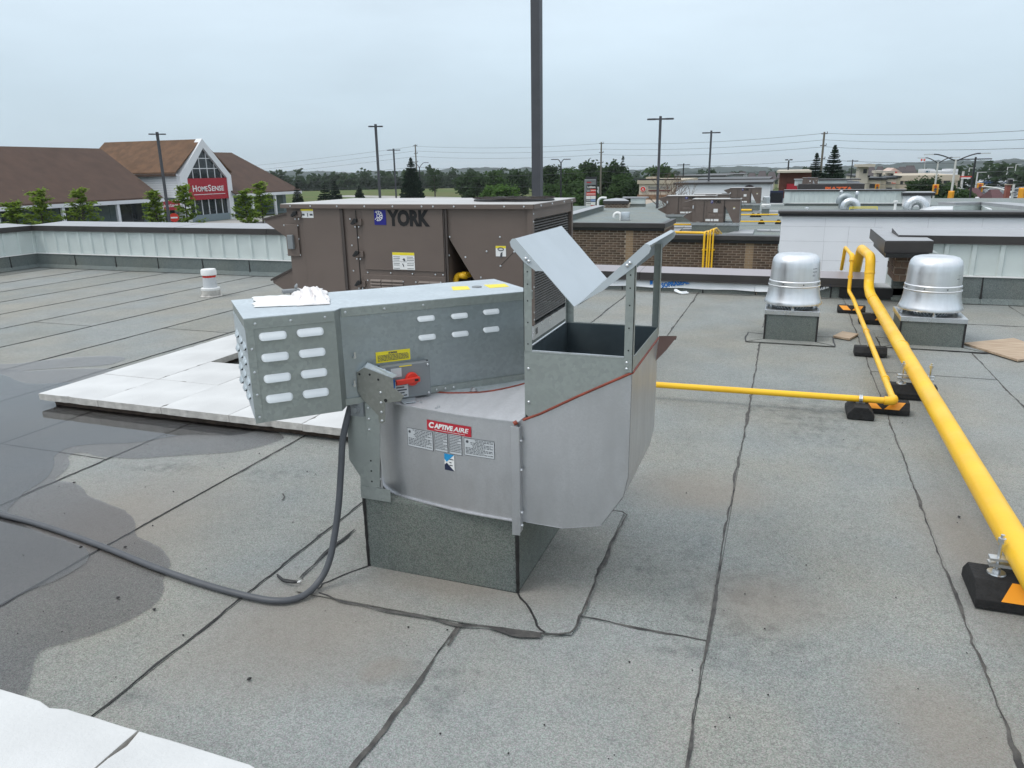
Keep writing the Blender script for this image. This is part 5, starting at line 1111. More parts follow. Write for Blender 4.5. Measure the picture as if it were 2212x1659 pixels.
# gas risers on the wall
gr_ = 'yellow gas risers on the brick wall'
TE = [(-2.42, 25.6, -0.442), (-2.157, 26.2, -0.505), (-2.106, 26.4, -0.521), (-2.056, 26.6, -0.519)]
for k, (xx, lab) in enumerate(zip([-2.43, -2.32, -2.25, -2.16], ('leftmost', 'second', 'third', 'rightmost'))):
    t = thing('gas_riser', f'{lab} of the four yellow gas risers on the brown brick wall', 'gas pipe', (xx, 24.8, -6), gr_); yb = 24.80
    tx = -2.22+.08*k-.25
    zt_ = z2t+.10+.035*k
    m = MB(); m.tube(bendpath([(xx-.05*k*0, yb, -3.2), (xx, yb, zt_), (xx+.05, 25.3, zt_-.01), TE[k]], .08), .034 if k == 0 else .027, 10); m.build('pipe_run', M_PIPE, t, smooth=50)
    for z in (z2c-.25, z2c-1.05): m = MB(); m.box((xx-.06, yb-.01, z), (xx+.06, YW+.0, z+.03)); m.build('pipe_bracket', M_PIPE, t)
def gasline(pts, r, lab, legs=()):
    t = thing('gas_line', lab, 'gas pipe', pts[0], 'thin yellow gas lines on the strip roof')
    m = MB(); m.tube(bendpath(pts, .08), r, 8); m.build('pipe_run', M_PIPE, t, smooth=50)
    for x, y in legs:
        m = MB(); m.prism([(x-.16, y, ZR+.002), (x+.16, y, ZR+.002), (x+.05, y, ZR+.2), (x-.05, y, ZR+.2)], (0, .25, 0)); m.build('rubber_foot', M_RUB, t)
zl = ZR+.22
gasline([(-3.702, 25.9, -0.45), (-2.482, 25.9, -0.456)], .05, 'thick yellow gas line along the wall edge left of the risers')
def zline(f, y): return f
Yl = lambda yy: None
for a, b, r, lab, legs in (((-2.01, 35.349, -0.714), (-0.258, 35.503, -0.714), .03, 'thin yellow gas line on two black feet, right of the front rooftop unit', [(-1.098, 36.891), (-0.36, 36.992)]),
                           ((-2.263, 40.288, -0.714), (-0.446, 40.669, -0.714), .035, 'yellow gas line passing in front of the small white-topped fan', [(-1.698, 41.908), (-1.429, 41.937)]),
                           ((-2.517, 44.507, -0.714), (-1.887, 44.548, -0.714), .06, 'thick short yellow gas line beside the rear right rooftop unit', []),
                           ((-4.709, 33.154, -0.714), (-3.803, 33.217, -0.714), .035, 'yellow gas line left of the front rooftop unit', [])):
    gasline([a, b], r, lab, legs)
# pavers along the strip roof
for k, (q, lab) in enumerate(zip([[(-2.209, 30.998, -0.884), (-1.208, 31.165, -0.884), (-1.243, 33.074, -0.884), (-1.751, 32.995, -0.884)], [(-1.105, 32.694, -0.884), (-0.624, 32.639, -0.884), (-0.62, 33.305, -0.884), (-1.13, 33.309, -0.884)], [(-0.584, 32.645, -0.884), (-0.227, 32.624, -0.884), (-0.236, 33.283, -0.884), (-0.599, 33.281, -0.884)], [(-4.481, 31.633, -0.884), (-4.171, 31.814, -0.884), (-4.202, 33.175, -0.884), (-4.608, 33.113, -0.884)], [(-4.137, 32.847, -0.884), (-3.737, 32.908, -0.884), (-3.809, 33.52, -0.884), (-4.195, 33.462, -0.884)], [(-4.722, 33.912, -0.884), (-4.262, 33.98, -0.884), (-4.344, 34.789, -0.884), (-4.837, 34.72, -0.884)], [(-4.218, 33.986, -0.884), (-3.87, 34.037, -0.884), (-3.954, 34.752, -0.884), (-4.298, 34.703, -0.884)], [(-1.907, 32.701, -0.884), (-1.725, 32.73, -0.884), (-1.749, 33.131, -0.884), (-1.933, 33.103, -0.884)], [(-1.901, 46.349, -0.884), (-1.449, 46.382, -0.884), (-1.496, 47.72, -0.884), (-1.961, 47.69, -0.884)], [(-0.992, 46.157, -0.884), (-0.519, 46.192, -0.884), (-0.54, 47.509, -0.884), (-1.026, 47.477, -0.884)]],
        ('pale paver pair right of the front rooftop unit', 'pale paver strip right of the unit beside the white wall', 'pale paver strip touching the white wall corner', 'pale paver left of the front unit beside the gas line', 'pale paver tucked at the front unit curb, left', 'pale paver strip further back at left', 'pale paver strip further back, next to the unit curb', 'short pale paver at the right curb end', 'pale paver behind the small fan, left', 'pale paver behind the small fan, right'))):
    m = MB(); m.prism([(x, y, ZR+.004) for x, y, z in q], (0, 0, .05)); tag(m.build('roof_paver', M_PAVEE if 0 else M_CAPT, None), lab, 'paver', 'pavers on the strip roof')
proto = rooftop_unit('x', near=False)
def place_unit(o, f0, f1, ztop, lab, Yd, zc_, sh=1.0):
    x0, x1 = f0, f1; s = (x1-x0)/2.262
    o.location = (x0, Yd, zc_); o.scale = (s, s, (ztop-zc_)/1.055); tag(o, lab)
    unit_curb(x0, Yd, ZR+.004, x1-x0, 1.16*s, zc_-ZR-.004, lab.replace('rooftop unit', 'unit')+', its grey curb')
UN = [(-3.71, -1.81, 0.4, -0.65, 32.0, 'front brown rooftop unit of the far row, straight above the gas risers'),
      (-5.66, -3.31, 0.31, -0.79, 38.0, 'brown rooftop unit half hidden behind the front one, to its left'),
      (-3.31, -1.54, 0.43, -0.57, 47.0, 'brown rooftop unit standing rear right before the white wall'),
      (-5.12, -3.19, 0.14, -0.95, 45.0, 'brown rooftop unit of which only the top shows between the others')]
for k, (x0, x1, zt_, zc_, Yd, lab) in enumerate(UN):
    o = proto if k == 0 else copy_tree(proto); place_unit(o, x0, x1, zt_, lab, Yd, max(zc_, ZR+.25))
t = thing('small_exhaust_fan', 'small fan with clear drum and white collar on a square curb, right of the units', 'exhaust fan', (-1.121, 43.179, -0.934)); fx, fy = (-1.121, 43.179)
k_ = 0.003 or .0035
k_ = fy/1610/6.9125/1.302
block('curb_wall', fx-65*k_, fy, ZR+.003, fx+65*k_, fy+130*k_, ZR+120*k_, M_UPST, t)
m = MB(); m.lathe([(66*k_, 0), (84*k_, 25*k_), (84*k_, 45*k_), (62*k_, 60*k_)], (fx, fy+65*k_, ZR+150*k_), 20); m.build('fan_collar', M_WHITE, t, smooth=40)
m = MB(); m.lathe([(62*k_, 0), (64*k_, 120*k_), (50*k_, 132*k_), (0, 134*k_)], (fx, fy+65*k_, ZR+205*k_), 20); m.build('fan_drum', M_ZINC, t, smooth=40); block('curb_cap', fx-70*k_, fy-5*k_, ZR+121*k_, fx+70*k_, fy+135*k_, ZR+152*k_, M_ZINC, t)

# pale stucco wall at the right
wx0, wz1, wz0 = -0.09, 0.93, 0.84
wh = thing('stucco_building', 'pale grey-white stucco wall with black coping across the gap at the right', 'building', (wx0, 14, -6))
block('wall', wx0, 14, -6, 14, 14.35, wz0+.02, M_WALL, wh); block('building_mass', wx0+.01, 14.36, -6, 14, 24.5, ZR-.02, M_MORT, wh); block('roof_deck', wx0+.02, 14.36, ZR-.019, 14, 24.5, ZR+.02, M_ROOFN, wh)
block('coping', wx0-.06, 13.93, wz0+.045, 14, 14.40, wz1, M_CAPD, wh, .01); block('coping_drip', wx0-.04, 13.95, wz0, 14, 14.30, wz0+.0435, M_BLACKM, wh)
for x, zt_, zb_ in [(0.62, 0.81, 0.41), (1.0, 0.68, -0.05), (1.39, 0.82, 0.68), (2.18, 0.82, 0.67), (2.95, 0.83, 0.68), (0.63, 0.41, -0.06)]:
    block('joint_line', x-.003, 13.9985, zb_, x+.003, 14.001, zt_, M_GASKD, wh)
for z in [0.67, 0.42, 0.1]: block('joint_line', wx0+.01, 13.9985, z-.003, 1.51, 14.001, z+.003, M_GASKD, wh)

# roofs beyond the stucco wall
YP = YB2; 
def pk(f): return f
pw2 = thing('parapet_wall', 'long pale ribbed parapet across the far strip roof, behind the duct elbows', 'parapet wall', (-0.21, YP, ZR))
kk = YP/47.0; sx = lambda x: x*kk; sz = lambda z: 1.7+(z-1.7)*kk
xa, xb = sx(-0.21), sx(5.93)
zt_, zc_, zs_ = sz(0.29), sz(0.21), sz(-0.44)
block('upstand', xa, YP, ZR+.003, xb+.5, YP+.3, zs_-.01, M_UPST, pw2); m = MB(); ribbed(m, (xa, YP-.01), (xb, YP-.01), zs_, zc_, (0, -1), .30, .03); m.build('ribbed_siding', M_SIDE, pw2); block('panel_core', xa, YP+.0, zs_, xb, YP+.3, zc_, M_SIDE, pw2); block('drip_trim', xa, YP-.05, zs_-.03, xb, YP-.005, zs_+.01, M_WHITE, pw2)
block('coping', xa-.1, YP-.12, zc_, xb+.1, YP+.5, zt_, M_CAPD, pw2); block('coping_top', xa-.1, YP-.12, zt_+.003, xb+.1, YP+.5, zt_+.01, M_CAPT, pw2); block('end_panel', xa-.05, YP-.06, zs_, xa+.35, YP-.045, zc_, M_SIDE, pw2)
lv = thing('louvre_screen', 'black louvred screen left of the long pale parapet', 'screen', (xa-2, YP-.3, ZR)); x0 = sx(-1.04)
block('screen_frame', x0, YP-.1, zs_, xa-.12, YP+.1, zc_+.05, M_DKNAVY, lv)
for k in range(9): z = zs_+.05+(zc_-zs_-.1)*k/9; block('slat', x0+.05, YP-.14, z, xa-.17, YP-.101, z+(zc_-zs_)*.06, M_BLACK, lv)
block('screen_sill', x0-.1, YP-.16, zs_-.06, xa-.1, YP+.1, zs_-.003, M_WHITE, lv)
# white end pier of that parapet
pr2 = thing('parapet_pier', 'white pier with black coping at the right end of the far pale parapet', 'pier', (xb, YP-.5, ZR))
p0, p1, zt2, zc2, zb2 = sx(5.9), sx(7.2), sz(0.12), sz(-0.03), ZR-1
block('wall', p0, YP-.6, zb2, p1, YP+.8, zc2-.004, M_WALL, pr2); block('coping', p0-.12, YP-.75, zc2, p1+.18, YP+1.0, zt2, M_BLACKM, pr2); block('coping_top', p0-.12, YP-.75, zt2+.002, p1+.18, YP+1.0, zt2+.04, M_CAPT, pr2)
# ducts
def elbow_duct(cx, yy, zb, r, tr, lab, a0=0, a1=180, mt=M_ZINC):
    t = thing('duct_elbow', lab, 'duct', (cx, yy, zb)); m = MB(); n = 11; pts = []
    for k in range(n): a = math.radians(a0+(a1-a0)*k/(n-1)); pts.append((cx+r*math.cos(a), yy, zb+r*math.sin(a)))
    pts = [(pts[0][0], yy, ZR)]+pts+[(pts[-1][0], yy, zb-.1)]; m.tube(pts, [tr]*len(pts), 16); m.build('duct_body', mt, t, smooth=22)
    m = MB()
    for k in range(1, n+1, 2): 
        p, q = Vector(pts[k]), Vector(pts[k+1]); m.tube([p, p+(q-p).normalized()*.03], tr*1.04, 16)
    m.build('duct_rib', mt, t, kind='stuff'); return t
q = Vector((3.474, 49.487, -0.934)); kq = q.y/1610/3.456/1.302
elbow_duct(q.x, q.y, ZR+20*kq*1.0, 50*kq, 33*kq, 'silver duct elbow beside the yellow rail, left of two')
elbow_duct(q.x-35*kq, q.y+1.2, ZR+60*kq, 45*kq, 30*kq, 'dull silver duct elbow just behind the left bright elbow', 20, 180, M_GALV)
q2 = Vector((6.996, 49.705, -0.934)); kq2 = q2.y/1610/3.456/1.302
elbow_duct(q2.x, q2.y, ZR+15*kq2, 62*kq2, 38*kq2, 'large silver duct elbow before the white parapet pier')
for x, yt, w_, lab in ((422, 490, 12, 'left tall thin flue pipe against the far parapet'), (573, 497, 11, 'right tall thin flue pipe against the far parapet')):
    b = Vector((3.003, 51.194, -0.934) if x == 422 else (3.894, 51.239, -0.934)); kb = b.y/1610/3.456/1.302
    t = thing('flue_pipe', lab, 'flue', b); m = MB(); m.cyl(b, b+Vector((0, 0, (640-yt-30)*kb)), w_*kb, w_*kb, 12); m.build('pipe', M_GALV, t, smooth=40)
    m = MB(); m.lathe([(w_*kb*1.2, 0), (w_*kb*1.25, 22*kb), (w_*kb*.7, 30*kb), (0, 31*kb)], b+Vector((0, 0, (640-yt-31)*kb)), 12); m.build('flue_cap', M_ZINC, t, smooth=40)
b = Vector((5.763, 48.555, -0.934)); kb = b.y/1610/3.456/1.302; t = thing('vent_stack', 'white vent stack with flared cap between the duct elbows', 'vent pipe', b); m = MB(); m.cyl(b, b+Vector((0, 0, 65*kb)), 11*kb, 10*kb, 12); m.build('stack', M_WHITE, t, smooth=40); m = MB(); m.lathe([(11*kb, 0), (18*kb, 4*kb), (18*kb, 18*kb), (0, 20*kb)], b+Vector((0, 0, 65*kb)), 14); m.build('stack_cap', M_WHITE, t, smooth=40)
b = Vector((1.041, 47.908, -0.934)); kb = b.y/1610/3.456/1.302; t = thing('vent_stack', 'tiny white capped vent at the left on the far strip roof', 'vent pipe', b); m = MB(); m.cyl(b, b+Vector((0, 0, 22*kb)), 11*kb, 10*kb, 12); m.build('stack', M_WHITE, t, smooth=40); m = MB(); m.lathe([(18*kb, 0), (16*kb, 8*kb), (0, 12*kb)], b+Vector((0, 0, 22*kb)), 14); m.build('stack_cap', M_ZINC, t, smooth=40)
ya, yb_ = Vector((3.328, 47.653, -0.934)), Vector((4.764, 47.758, -0.934)); kb = ya.y/1610/3.456/1.302
t = thing('safety_rail', 'low yellow rail before the left duct elbow', 'rail', ya); m = MB(); 
for dz in (36, 26): m.tube([ya+Vector((0, 0, dz*kb)), yb_+Vector((0, 0, (dz+2)*kb))], 3*kb, 6)
m.build('top_rail', M_YEL, t)
for e in (ya, yb_): m = MB(); m.cyl(e, e+Vector((0, 0, 36*kb)), 3*kb, 3*kb, 6); m.build('rail_post', M_YEL, t)
# parapets at the right edge, beyond the stucco wall
pr3 = thing('parapet_wall', 'pale parapet corner with wide grey coping at the far right roof edge', 'parapet wall', (5.403, 30.0, 0.304))
m = MB(); P_ = [(6.094, 34.0, 0.071), (7.45, 36.0, 0.002), (6.191, 24.0, 0.403)]
for a, b in zip(P_, P_[1:]): a, b = Vector(a), Vector(b); m.obox(a+Vector((0, 0, -1.6)), Vector((b.x-a.x, b.y-a.y, 0)), (0, .1, 0), (0, 0, 1.55))
m.build('panel', M_SIDE, pr3)
m = MB(); z_ = [p[2] for p in P_]
for a, b in zip(P_, P_[1:]):
    a, b = Vector(a), Vector(b); d_ = (b-a); n_ = Vector((-d_.y, d_.x, 0)).normalized()*(.65 if a.y < 35.5 else .9)
    m.obox(a-n_*.05, d_, n_, (0, 0, .10))
m.build('coping', M_CAPT, pr3)


# ================================================================== ground, fields, hills
G = -6.0
def foliage(name, c1, c2, rough=.75, tf=.42):
    m, t, b = nodes(name); g = N(t, 'ShaderNodeNewGeometry')
    c_ = mixc(t, g.outputs['Random Per Island'], c1, c2)
    t.links.new(mixc(t, noise_fac(t, .7, 3), c_, tuple(x*.75 for x in c1)), b.inputs['Base Color'])
    b.inputs['Roughness'].default_value = rough; b.inputs['Specular IOR Level'].default_value = .2
    tl = N(t, 'ShaderNodeBsdfTranslucent'); t.links.new(c_, tl.inputs['Color']); mxs = N(t, 'ShaderNodeMixShader'); mxs.inputs[0].default_value = tf
    t.links.new(b.outputs[0], mxs.inputs[1]); t.links.new(tl.outputs[0], mxs.inputs[2]); t.links.new(mxs.outputs[0], t.nodes['Material Output'].inputs['Surface'])
    return m
M_GRASS = mat('field_grass', (.085, .125, .040), .95, col2=(.12, .125, .055), scale=.05, detail=6, spec=.1)
M_ASPH = mat('asphalt', (.062, .063, .066), .9, var=.3, scale=.4, detail=6)
M_CONC = mat('pale_concrete', (.33, .32, .30), .9, var=.12, scale=.5)
M_LEAF = foliage('leaf_mid_green', (.040, .080, .024), (.070, .125, .036))
M_LEAFD = foliage('leaf_dark_green', (.026, .052, .020), (.046, .082, .028))
M_LEAFY = foliage('leaf_yellow_green', (.17, .27, .035), (.28, .37, .055))
M_LEAFB = foliage('leaf_light_green', (.07, .15, .03), (.11, .20, .04))
M_NEED = foliage('spruce_needles', (.014, .032, .020), (.030, .055, .030))
M_WOOD = foliage('far_wood_leaves', (.032, .060, .028), (.055, .092, .038))
M_BARK = mat('bark', (.075, .06, .048), .95, var=.3, scale=3)
M_HILL = mat('hill_wood', (.018, .034, .030), .95, col2=(.030, .047, .038), scale=.02, detail=6, spec=.05)
gm = MB(); n = 72; rings = [(0, G), (60, G), (160, G), (330, G), (420, G-2), (700, G-14), (1000, G-22), (2000, G-24), (7000, G-30)]
vs = [(0, 0, G)]
for r, z in rings[1:]:
    for k in range(n): vs.append((r*math.sin(2*PI*k/n), r*math.cos(2*PI*k/n), z))
fs = [(0, 1+(k+1) % n, 1+k) for k in range(n)]
for i in range(len(rings)-2):
    for k in range(n): a = 1+i*n; fs.append((a+k, a+(k+1) % n, a+n+(k+1) % n, a+n+k))
gm.add(vs, fs); tag(gm.build('ground', M_GRASS, None), kind='structure')
def sheet(name, poly, dz, mt):
    m = MB(); m.add([(x, y, G+dz) for x, y in poly], [tuple(range(len(poly)))]); return tag(m.build(name, mt, None), kind='structure')
sheet('parking_lot', [(-90, 11.5), (-16, 11.5), (-16, 24), (-30, 60), (-46, 100), (-60, 140), (-90, 150)], .05, M_ASPH)
sheet('road', [(-140, 210), (-60, 178), (-20, 150), (40, 128), (120, 96), (122, 108), (44, 140), (-16, 163), (-56, 190), (-138, 222)], .055, M_CONC)
sheet('street', [(9, 12), (30, 12), (36, 60), (60, 150), (120, 330), (100, 330), (36, 160), (16, 70)], .06, M_ASPH)
sheet('mall_parking_lot', [(20, 150), (40, 142), (160, 100), (260, 330), (60, 380)], .065, M_ASPH)
sheet('sidewalk', [(-89.5, 92), (-80, 92), (-80, 135), (-89.5, 135)], .10, M_CONC)
def ridge(name, tops, dist, zb, mt, seed, depth=200):
    """a wooded ridge with a bumpy treetop line; tops: plan angle tangent x/y -> height"""
    m = MB(); P = []
    for (xa, ya, za), (xb, yb, zb_) in zip(tops, tops[1:]):
        k = max(2, int(math.hypot(xb-xa, yb-ya)/9))
        for i in range(k):
            t = i/k; x, y = xa+(xb-xa)*t, ya+(yb-ya)*t
            h = za+(zb_-za)*t+noise.noise(Vector((x*.02, y*.02, seed)))*5+noise.noise(Vector((x*.09, y*.09, seed)))*3.5
            P.append((x, y, h))
    k = len(P); vs = []
    for x, y, h in P:
        r = math.hypot(x, y); ux, uy = x/r, y/r
        for q, (dd, f) in enumerate(((-depth, 0), (-depth*.6, .45), (-depth*.25, .82), (0, 1), (depth, 0))):
            hh = zb+(h-zb)*f+(noise.noise(Vector((x*.05+q*9, y*.05, seed+3)))*5 if 0 < q < 3 else 0); vs.append((x+ux*dd, y+uy*dd, hh))
    m.add(vs, [(i*5+q, i*5+q+1, (i+1)*5+q+1, (i+1)*5+q) for i in range(k-1) for q in range(4)])
    return tag(m.build(name, mt, None, smooth=180, fix=False), kind='structure')
ridge('hills', [(-2199.55, 1386.35, 12.05), (-1854.96, 1821.84, 5.73), (-1595.68, 2052.75, 4.45), (-1504.1, 2120.77, 5.57), (-1357.47, 2217.49, -0.02), (-1172.55, 2320.59, 1.16), (-1033.09, 2385.94, 4.79), (-947.13, 2421.35, 7.86), (-880.42, 2446.4, 3.82), (-667.81, 2512.77, -1.01), (-533.66, 2544.64, -6.02), (-326.68, 2579.4, -3.26), (-210.58, 2591.46, -2.12), (-125.11, 2596.99, -0.57), (-26.85, 2599.86, -6.3), (174.0, 2594.17, -5.16), (249.86, 2587.97, 1.75), (324.1, 2579.72, 1.83), (383.81, 2571.52, 4.74), (441.63, 2562.22, 8.86), (487.7, 2553.85, 4.15), (542.95, 2542.68, 4.4), (585.18, 2533.29, 9.83), (658.53, 2515.22, 4.66), (882.9, 2445.5, 4.76)], 2600, -32, M_HILL, 1.3, 500)
ridge('hills', [(-1269.45, 799.05, 2.92), (-958.82, 1153.54, -4.89), (-868.43, 1223.04, -5.2), (-798.11, 1270.05, -4.92), (-676.93, 1338.57, -8.88), (-596.35, 1376.36, -7.69), (-470.82, 1424.19, -10.59), (-385.21, 1449.69, -6.73), (-256.18, 1477.96, -10.31), (-137.57, 1493.68, -10.26), (-6.79, 1499.98, -11.97), (71.31, 1498.3, -13.73), (145.34, 1492.94, -9.15), (216.03, 1484.36, -8.56), (295.65, 1470.58, -7.42), (352.64, 1457.96, -5.35), (511.09, 1410.25, -7.1)], 1500, -32, M_HILL, 5.1, 250)
# ------------------------------------------------------------------ trees
def leaf_blob(m, c_, rx, ry, rz, n, s, rg, mi=0, bottom=.0):
    """leaf-sized faces in clumps through an uneven crown"""
    nc = max(6, n//40); cl = []
    for _ in range(nc):
        while True:
            v = Vector((rg.uniform(-1, 1), rg.uniform(-1, 1), rg.uniform(-1+bottom, 1)))
            if v.length <= 1 and v.length > .25: break
        cl.append(Vector((c_[0]+v.x*rx, c_[1]+v.y*ry, c_[2]+v.z*rz)))
    cr = max(.12, (rx*ry*rz)**(1/3)*.20)
    for k in range(n):
        o = cl[k % nc]; p = o+Vector((rg.gauss(0, cr), rg.gauss(0, cr), rg.gauss(0, cr*.7)))
        a = Vector((rg.gauss(0, 1), rg.gauss(0, 1), rg.gauss(0, .6))).normalized()*s*(.6+.8*rg.random()); b = a.orthogonal().normalized()*s*(.45+.5*rg.random())
        m.add([p-a, p+b, p+a, p-b], [(0, 1, 2, 3)], mi)
def tree(x, y, h, w_, mt, lab, grp=None, n=900, s=.22, base=.25, seed=0, name='tree', zg=G, bark=M_BARK):
    t = thing(name, lab, 'tree', (x, y, zg), grp); rg = random.Random(seed)
    m = MB(); m.tube([(x, y, zg), (x+.02*h*rg.gauss(0, 1), y, zg+h*.3), (x+.02*h*rg.gauss(0, 1), y, zg+h*.75)], [h*.018+.05, h*.012+.04, .03], 7)
    for k in range(5):
        a = rg.random()*6.3; z0 = zg+h*(.25+.08*k); m.tube([(x, y, z0), (x+w_*.3*math.cos(a), y+w_*.3*math.sin(a), z0+h*.15)], [h*.007+.025, .02], 5)
    m.build('trunk', bark, t)
    m = MB(); zc = zg+h*(base+(1-base)/2); leaf_blob(m, (x, y, zc), w_/2*.85, w_/2*.85, h*(1-base)/2*.88, n, s, rg)
    m.build('crown', mt, t, fix=False); return t
def locust(x, y, h, w_, lab, seed, cx0=.35, n=900):
    """young honey locust: tiers of feathery level sprays"""
    t = thing('young_tree', lab, 'tree', (x, y, G), 'young bright green trees before the store'); rg = random.Random(seed)
    m = MB(); m.tube([(x, y, G), (x+.1, y, G+h*.5), (x+.05*rg.gauss(0, 1), y, G+h*.95)], [.10, .07, .02], 7); L_ = MB()
    nb = 22
    for k in range(nb):
        f = cx0+(1-cx0)*(k+.5)/nb; a = k*2.4+rg.random(); ln = w_*.5*(1.05-.75*((f-cx0)/(1-cx0))**1.3)*(.55+.5*rg.random())
        p0 = Vector((x, y, G+h*f)); d_ = Vector((math.cos(a), math.sin(a), .22+.2*rg.random())); m.tube([p0, p0+d_*ln], [.03, .012], 4)
        for q in range(n//nb):
            u = .25+.8*rg.random(); p = p0+d_*ln*u+Vector((rg.gauss(0, w_*.05), rg.gauss(0, w_*.05), rg.gauss(0, h*.016))); s = .16+.1*rg.random()
            b = Vector((rg.gauss(0, 1), rg.gauss(0, 1), rg.gauss(0, .3))).normalized(); c_ = b.cross(Vector((rg.gauss(0, .4), rg.gauss(0, .4), 1))).normalized()
            L_.add([p-b*s, p+c_*s*.5, p+b*s, p-c_*s*.5], [(0, 1, 2, 3)])
    m.build('trunk', M_BARK, t); L_.build('crown', M_LEAFY, t, fix=False); return t
def spruce(x, y, h, w_, lab, seed, grp=None, zg=G, tiers=24, airy=0.0, z0=.06, topw=0):
    t = thing('spruce_tree', lab, 'tree', (x, y, zg), grp); rg = random.Random(seed)
    m = MB(); m.tube([(x, y, zg), (x, y, zg+h*.98)], [h*.016+.06, .02], 7); m.build('trunk', M_BARK, t); m = MB()
    for k in range(tiers):
        f = z0+(1-z0)*(1-(1-(k+rg.random()*.5)/tiers)**1.45); rad = w_*.5*(1-f)**.85*(1-z0*.3)+h*.012; nb = 10 if f > .8 else 17
        if airy and rg.random() < airy: continue
        for j in range(nb):
            if airy and rg.random() < airy: continue
            a = 2*PI*j/nb+rg.random()*.5; ln = rad*(.72+.45*rg.random()); ca, sa = math.cos(a), math.sin(a); zz = zg+h*f
            dr = ln*(.18+.18*rg.random())*(1-f*.9); side = Vector((-sa, ca, 0))
            pts = [Vector((x+ca*ln*u, y+sa*ln*u, zz-dr*math.sin(u*2.3)*1.2+(ln*.12*u*u))) for u in (0, .35, .7, 1.0)]; ws = [.12, .40, .34, .04]
            vs = []
            for p, q in zip(pts, ws): vs += [p+side*ln*q-Vector((0, 0, ln*.10)), p+Vector((0, 0, ln*.03)), p-side*ln*q-Vector((0, 0, ln*.10))]
            m.add(vs, [(3*i+e, 3*i+e+1, 3*i+e+4, 3*i+e+3) for i in range(3) for e in (0, 1)])
            for u in (.35, .65, .95):
                p = pts[0].lerp(pts[3], u)-Vector((0, 0, dr*math.sin(u*2.3)*.5)); e_ = Vector((ca, sa, 0))*ln*.22; dn = Vector((0, 0, -max(ln*.30, h*.022)*(1-.35*u)))
                m.add([p-e_, p+e_, p+e_*.6+dn*.7, p+dn, p-e_*.7+dn*.8], [(0, 1, 2, 3, 4)]); m.add([p-side*ln*.25, p+side*ln*.25, p+side*ln*.12+dn, p-side*ln*.15+dn*.9], [(0, 1, 2, 3)])
            for q in range(8):
                u = .15+.7*rg.random(); p = pts[0].lerp(pts[3], u)-Vector((0, 0, dr*.6)); s = ln*.24; dv = (Vector((ca, sa, 0))*.8+side*rg.gauss(0, .8)).normalized()
                m.add([p, p+dv*s*1.5-Vector((0, 0, s*.3)), p+dv*s*.6-Vector((0, 0, s*.9))], [(0, 1, 2)])
    m.build('crown', M_NEED, t, fix=False); return t
def put(f, d):                       # (x, y) of a point seen at distance d, and its height
    return f
# young trees before the store
for k, ((x, y, z), w_, lab) in enumerate(zip([(-73.38, 55.49, -0.9), (-70.46, 55.99, 0.19), (-68.17, 58.76, 0.29), (-64.89, 65.22, -0.14), (-59.98, 64.4, 0.42), (-55.41, 68.36, -0.14), (-56.62, 72.51, 0.55)], (6.4, 6.0, 6.2, 4.6, 5.6, 4.4, 5.6),
        ('bright green young tree cut by the left frame edge', 'bright green young tree second from the left, before the store windows', 'bright green young tree before the left store columns', 'bright green young tree left of the small red entrance sign', 'bright green young tree directly left of the white gable', 'slender bright green tree right of the white gable', 'fuller bright green tree beside the right store wing'))):
    locust(x, y, z-G, w_*.68, lab, 20+k, cx0=.36, n=1500)
# field spruces and others
for k, ((x, y, z), (xb, yb, zb), wpx, lab) in enumerate(zip([(-63.99, 124.52, 3.91), (-81.18, 126.14, 0.05), (-85.1, 141.36, -1.14), (-86.94, 122.24, -0.24), (3.08, 111.96, 3.14), (4.98, 105.88, 3.96), (-30.34, 146.9, 3.79)], [(-64.32, 124.35, -3.3), (-81.46, 125.95, -4.2), (-85.27, 141.26, -3.96), (-87.16, 122.08, -3.18), (3.46, 111.95, -1.05), (5.46, 105.86, -0.92), (-30.2, 146.93, -1.67)], [5.043, 3.354, 3.075, 2.609, 3.478, 4.345, 2.422],
        ('tall dark spruce rising behind the large brown rooftop unit', 'low dark spruce in the field left of the tall spruce', 'small dark spruce between the pole and the low spruces', 'dark spruce at the right end of the store roof', 'left of the two big spruces beside the utility pole', 'right and taller of the two big spruces beside the utility pole', 'ragged narrow conifer above the green grove'))):
    spruce(x, y, z-G, wpx*(1.15 if k < 6 else 1.3), lab, 40+k, tiers=34 if k in (0, 4, 5) else 24, airy=.33 if k == 6 else 0, z0=.05 if k < 6 else .45)
spruce(*(-86.07, 130.11), -0.15-G, 4.5, 'second low dark spruce beside the first in the field', 61, tiers=16)
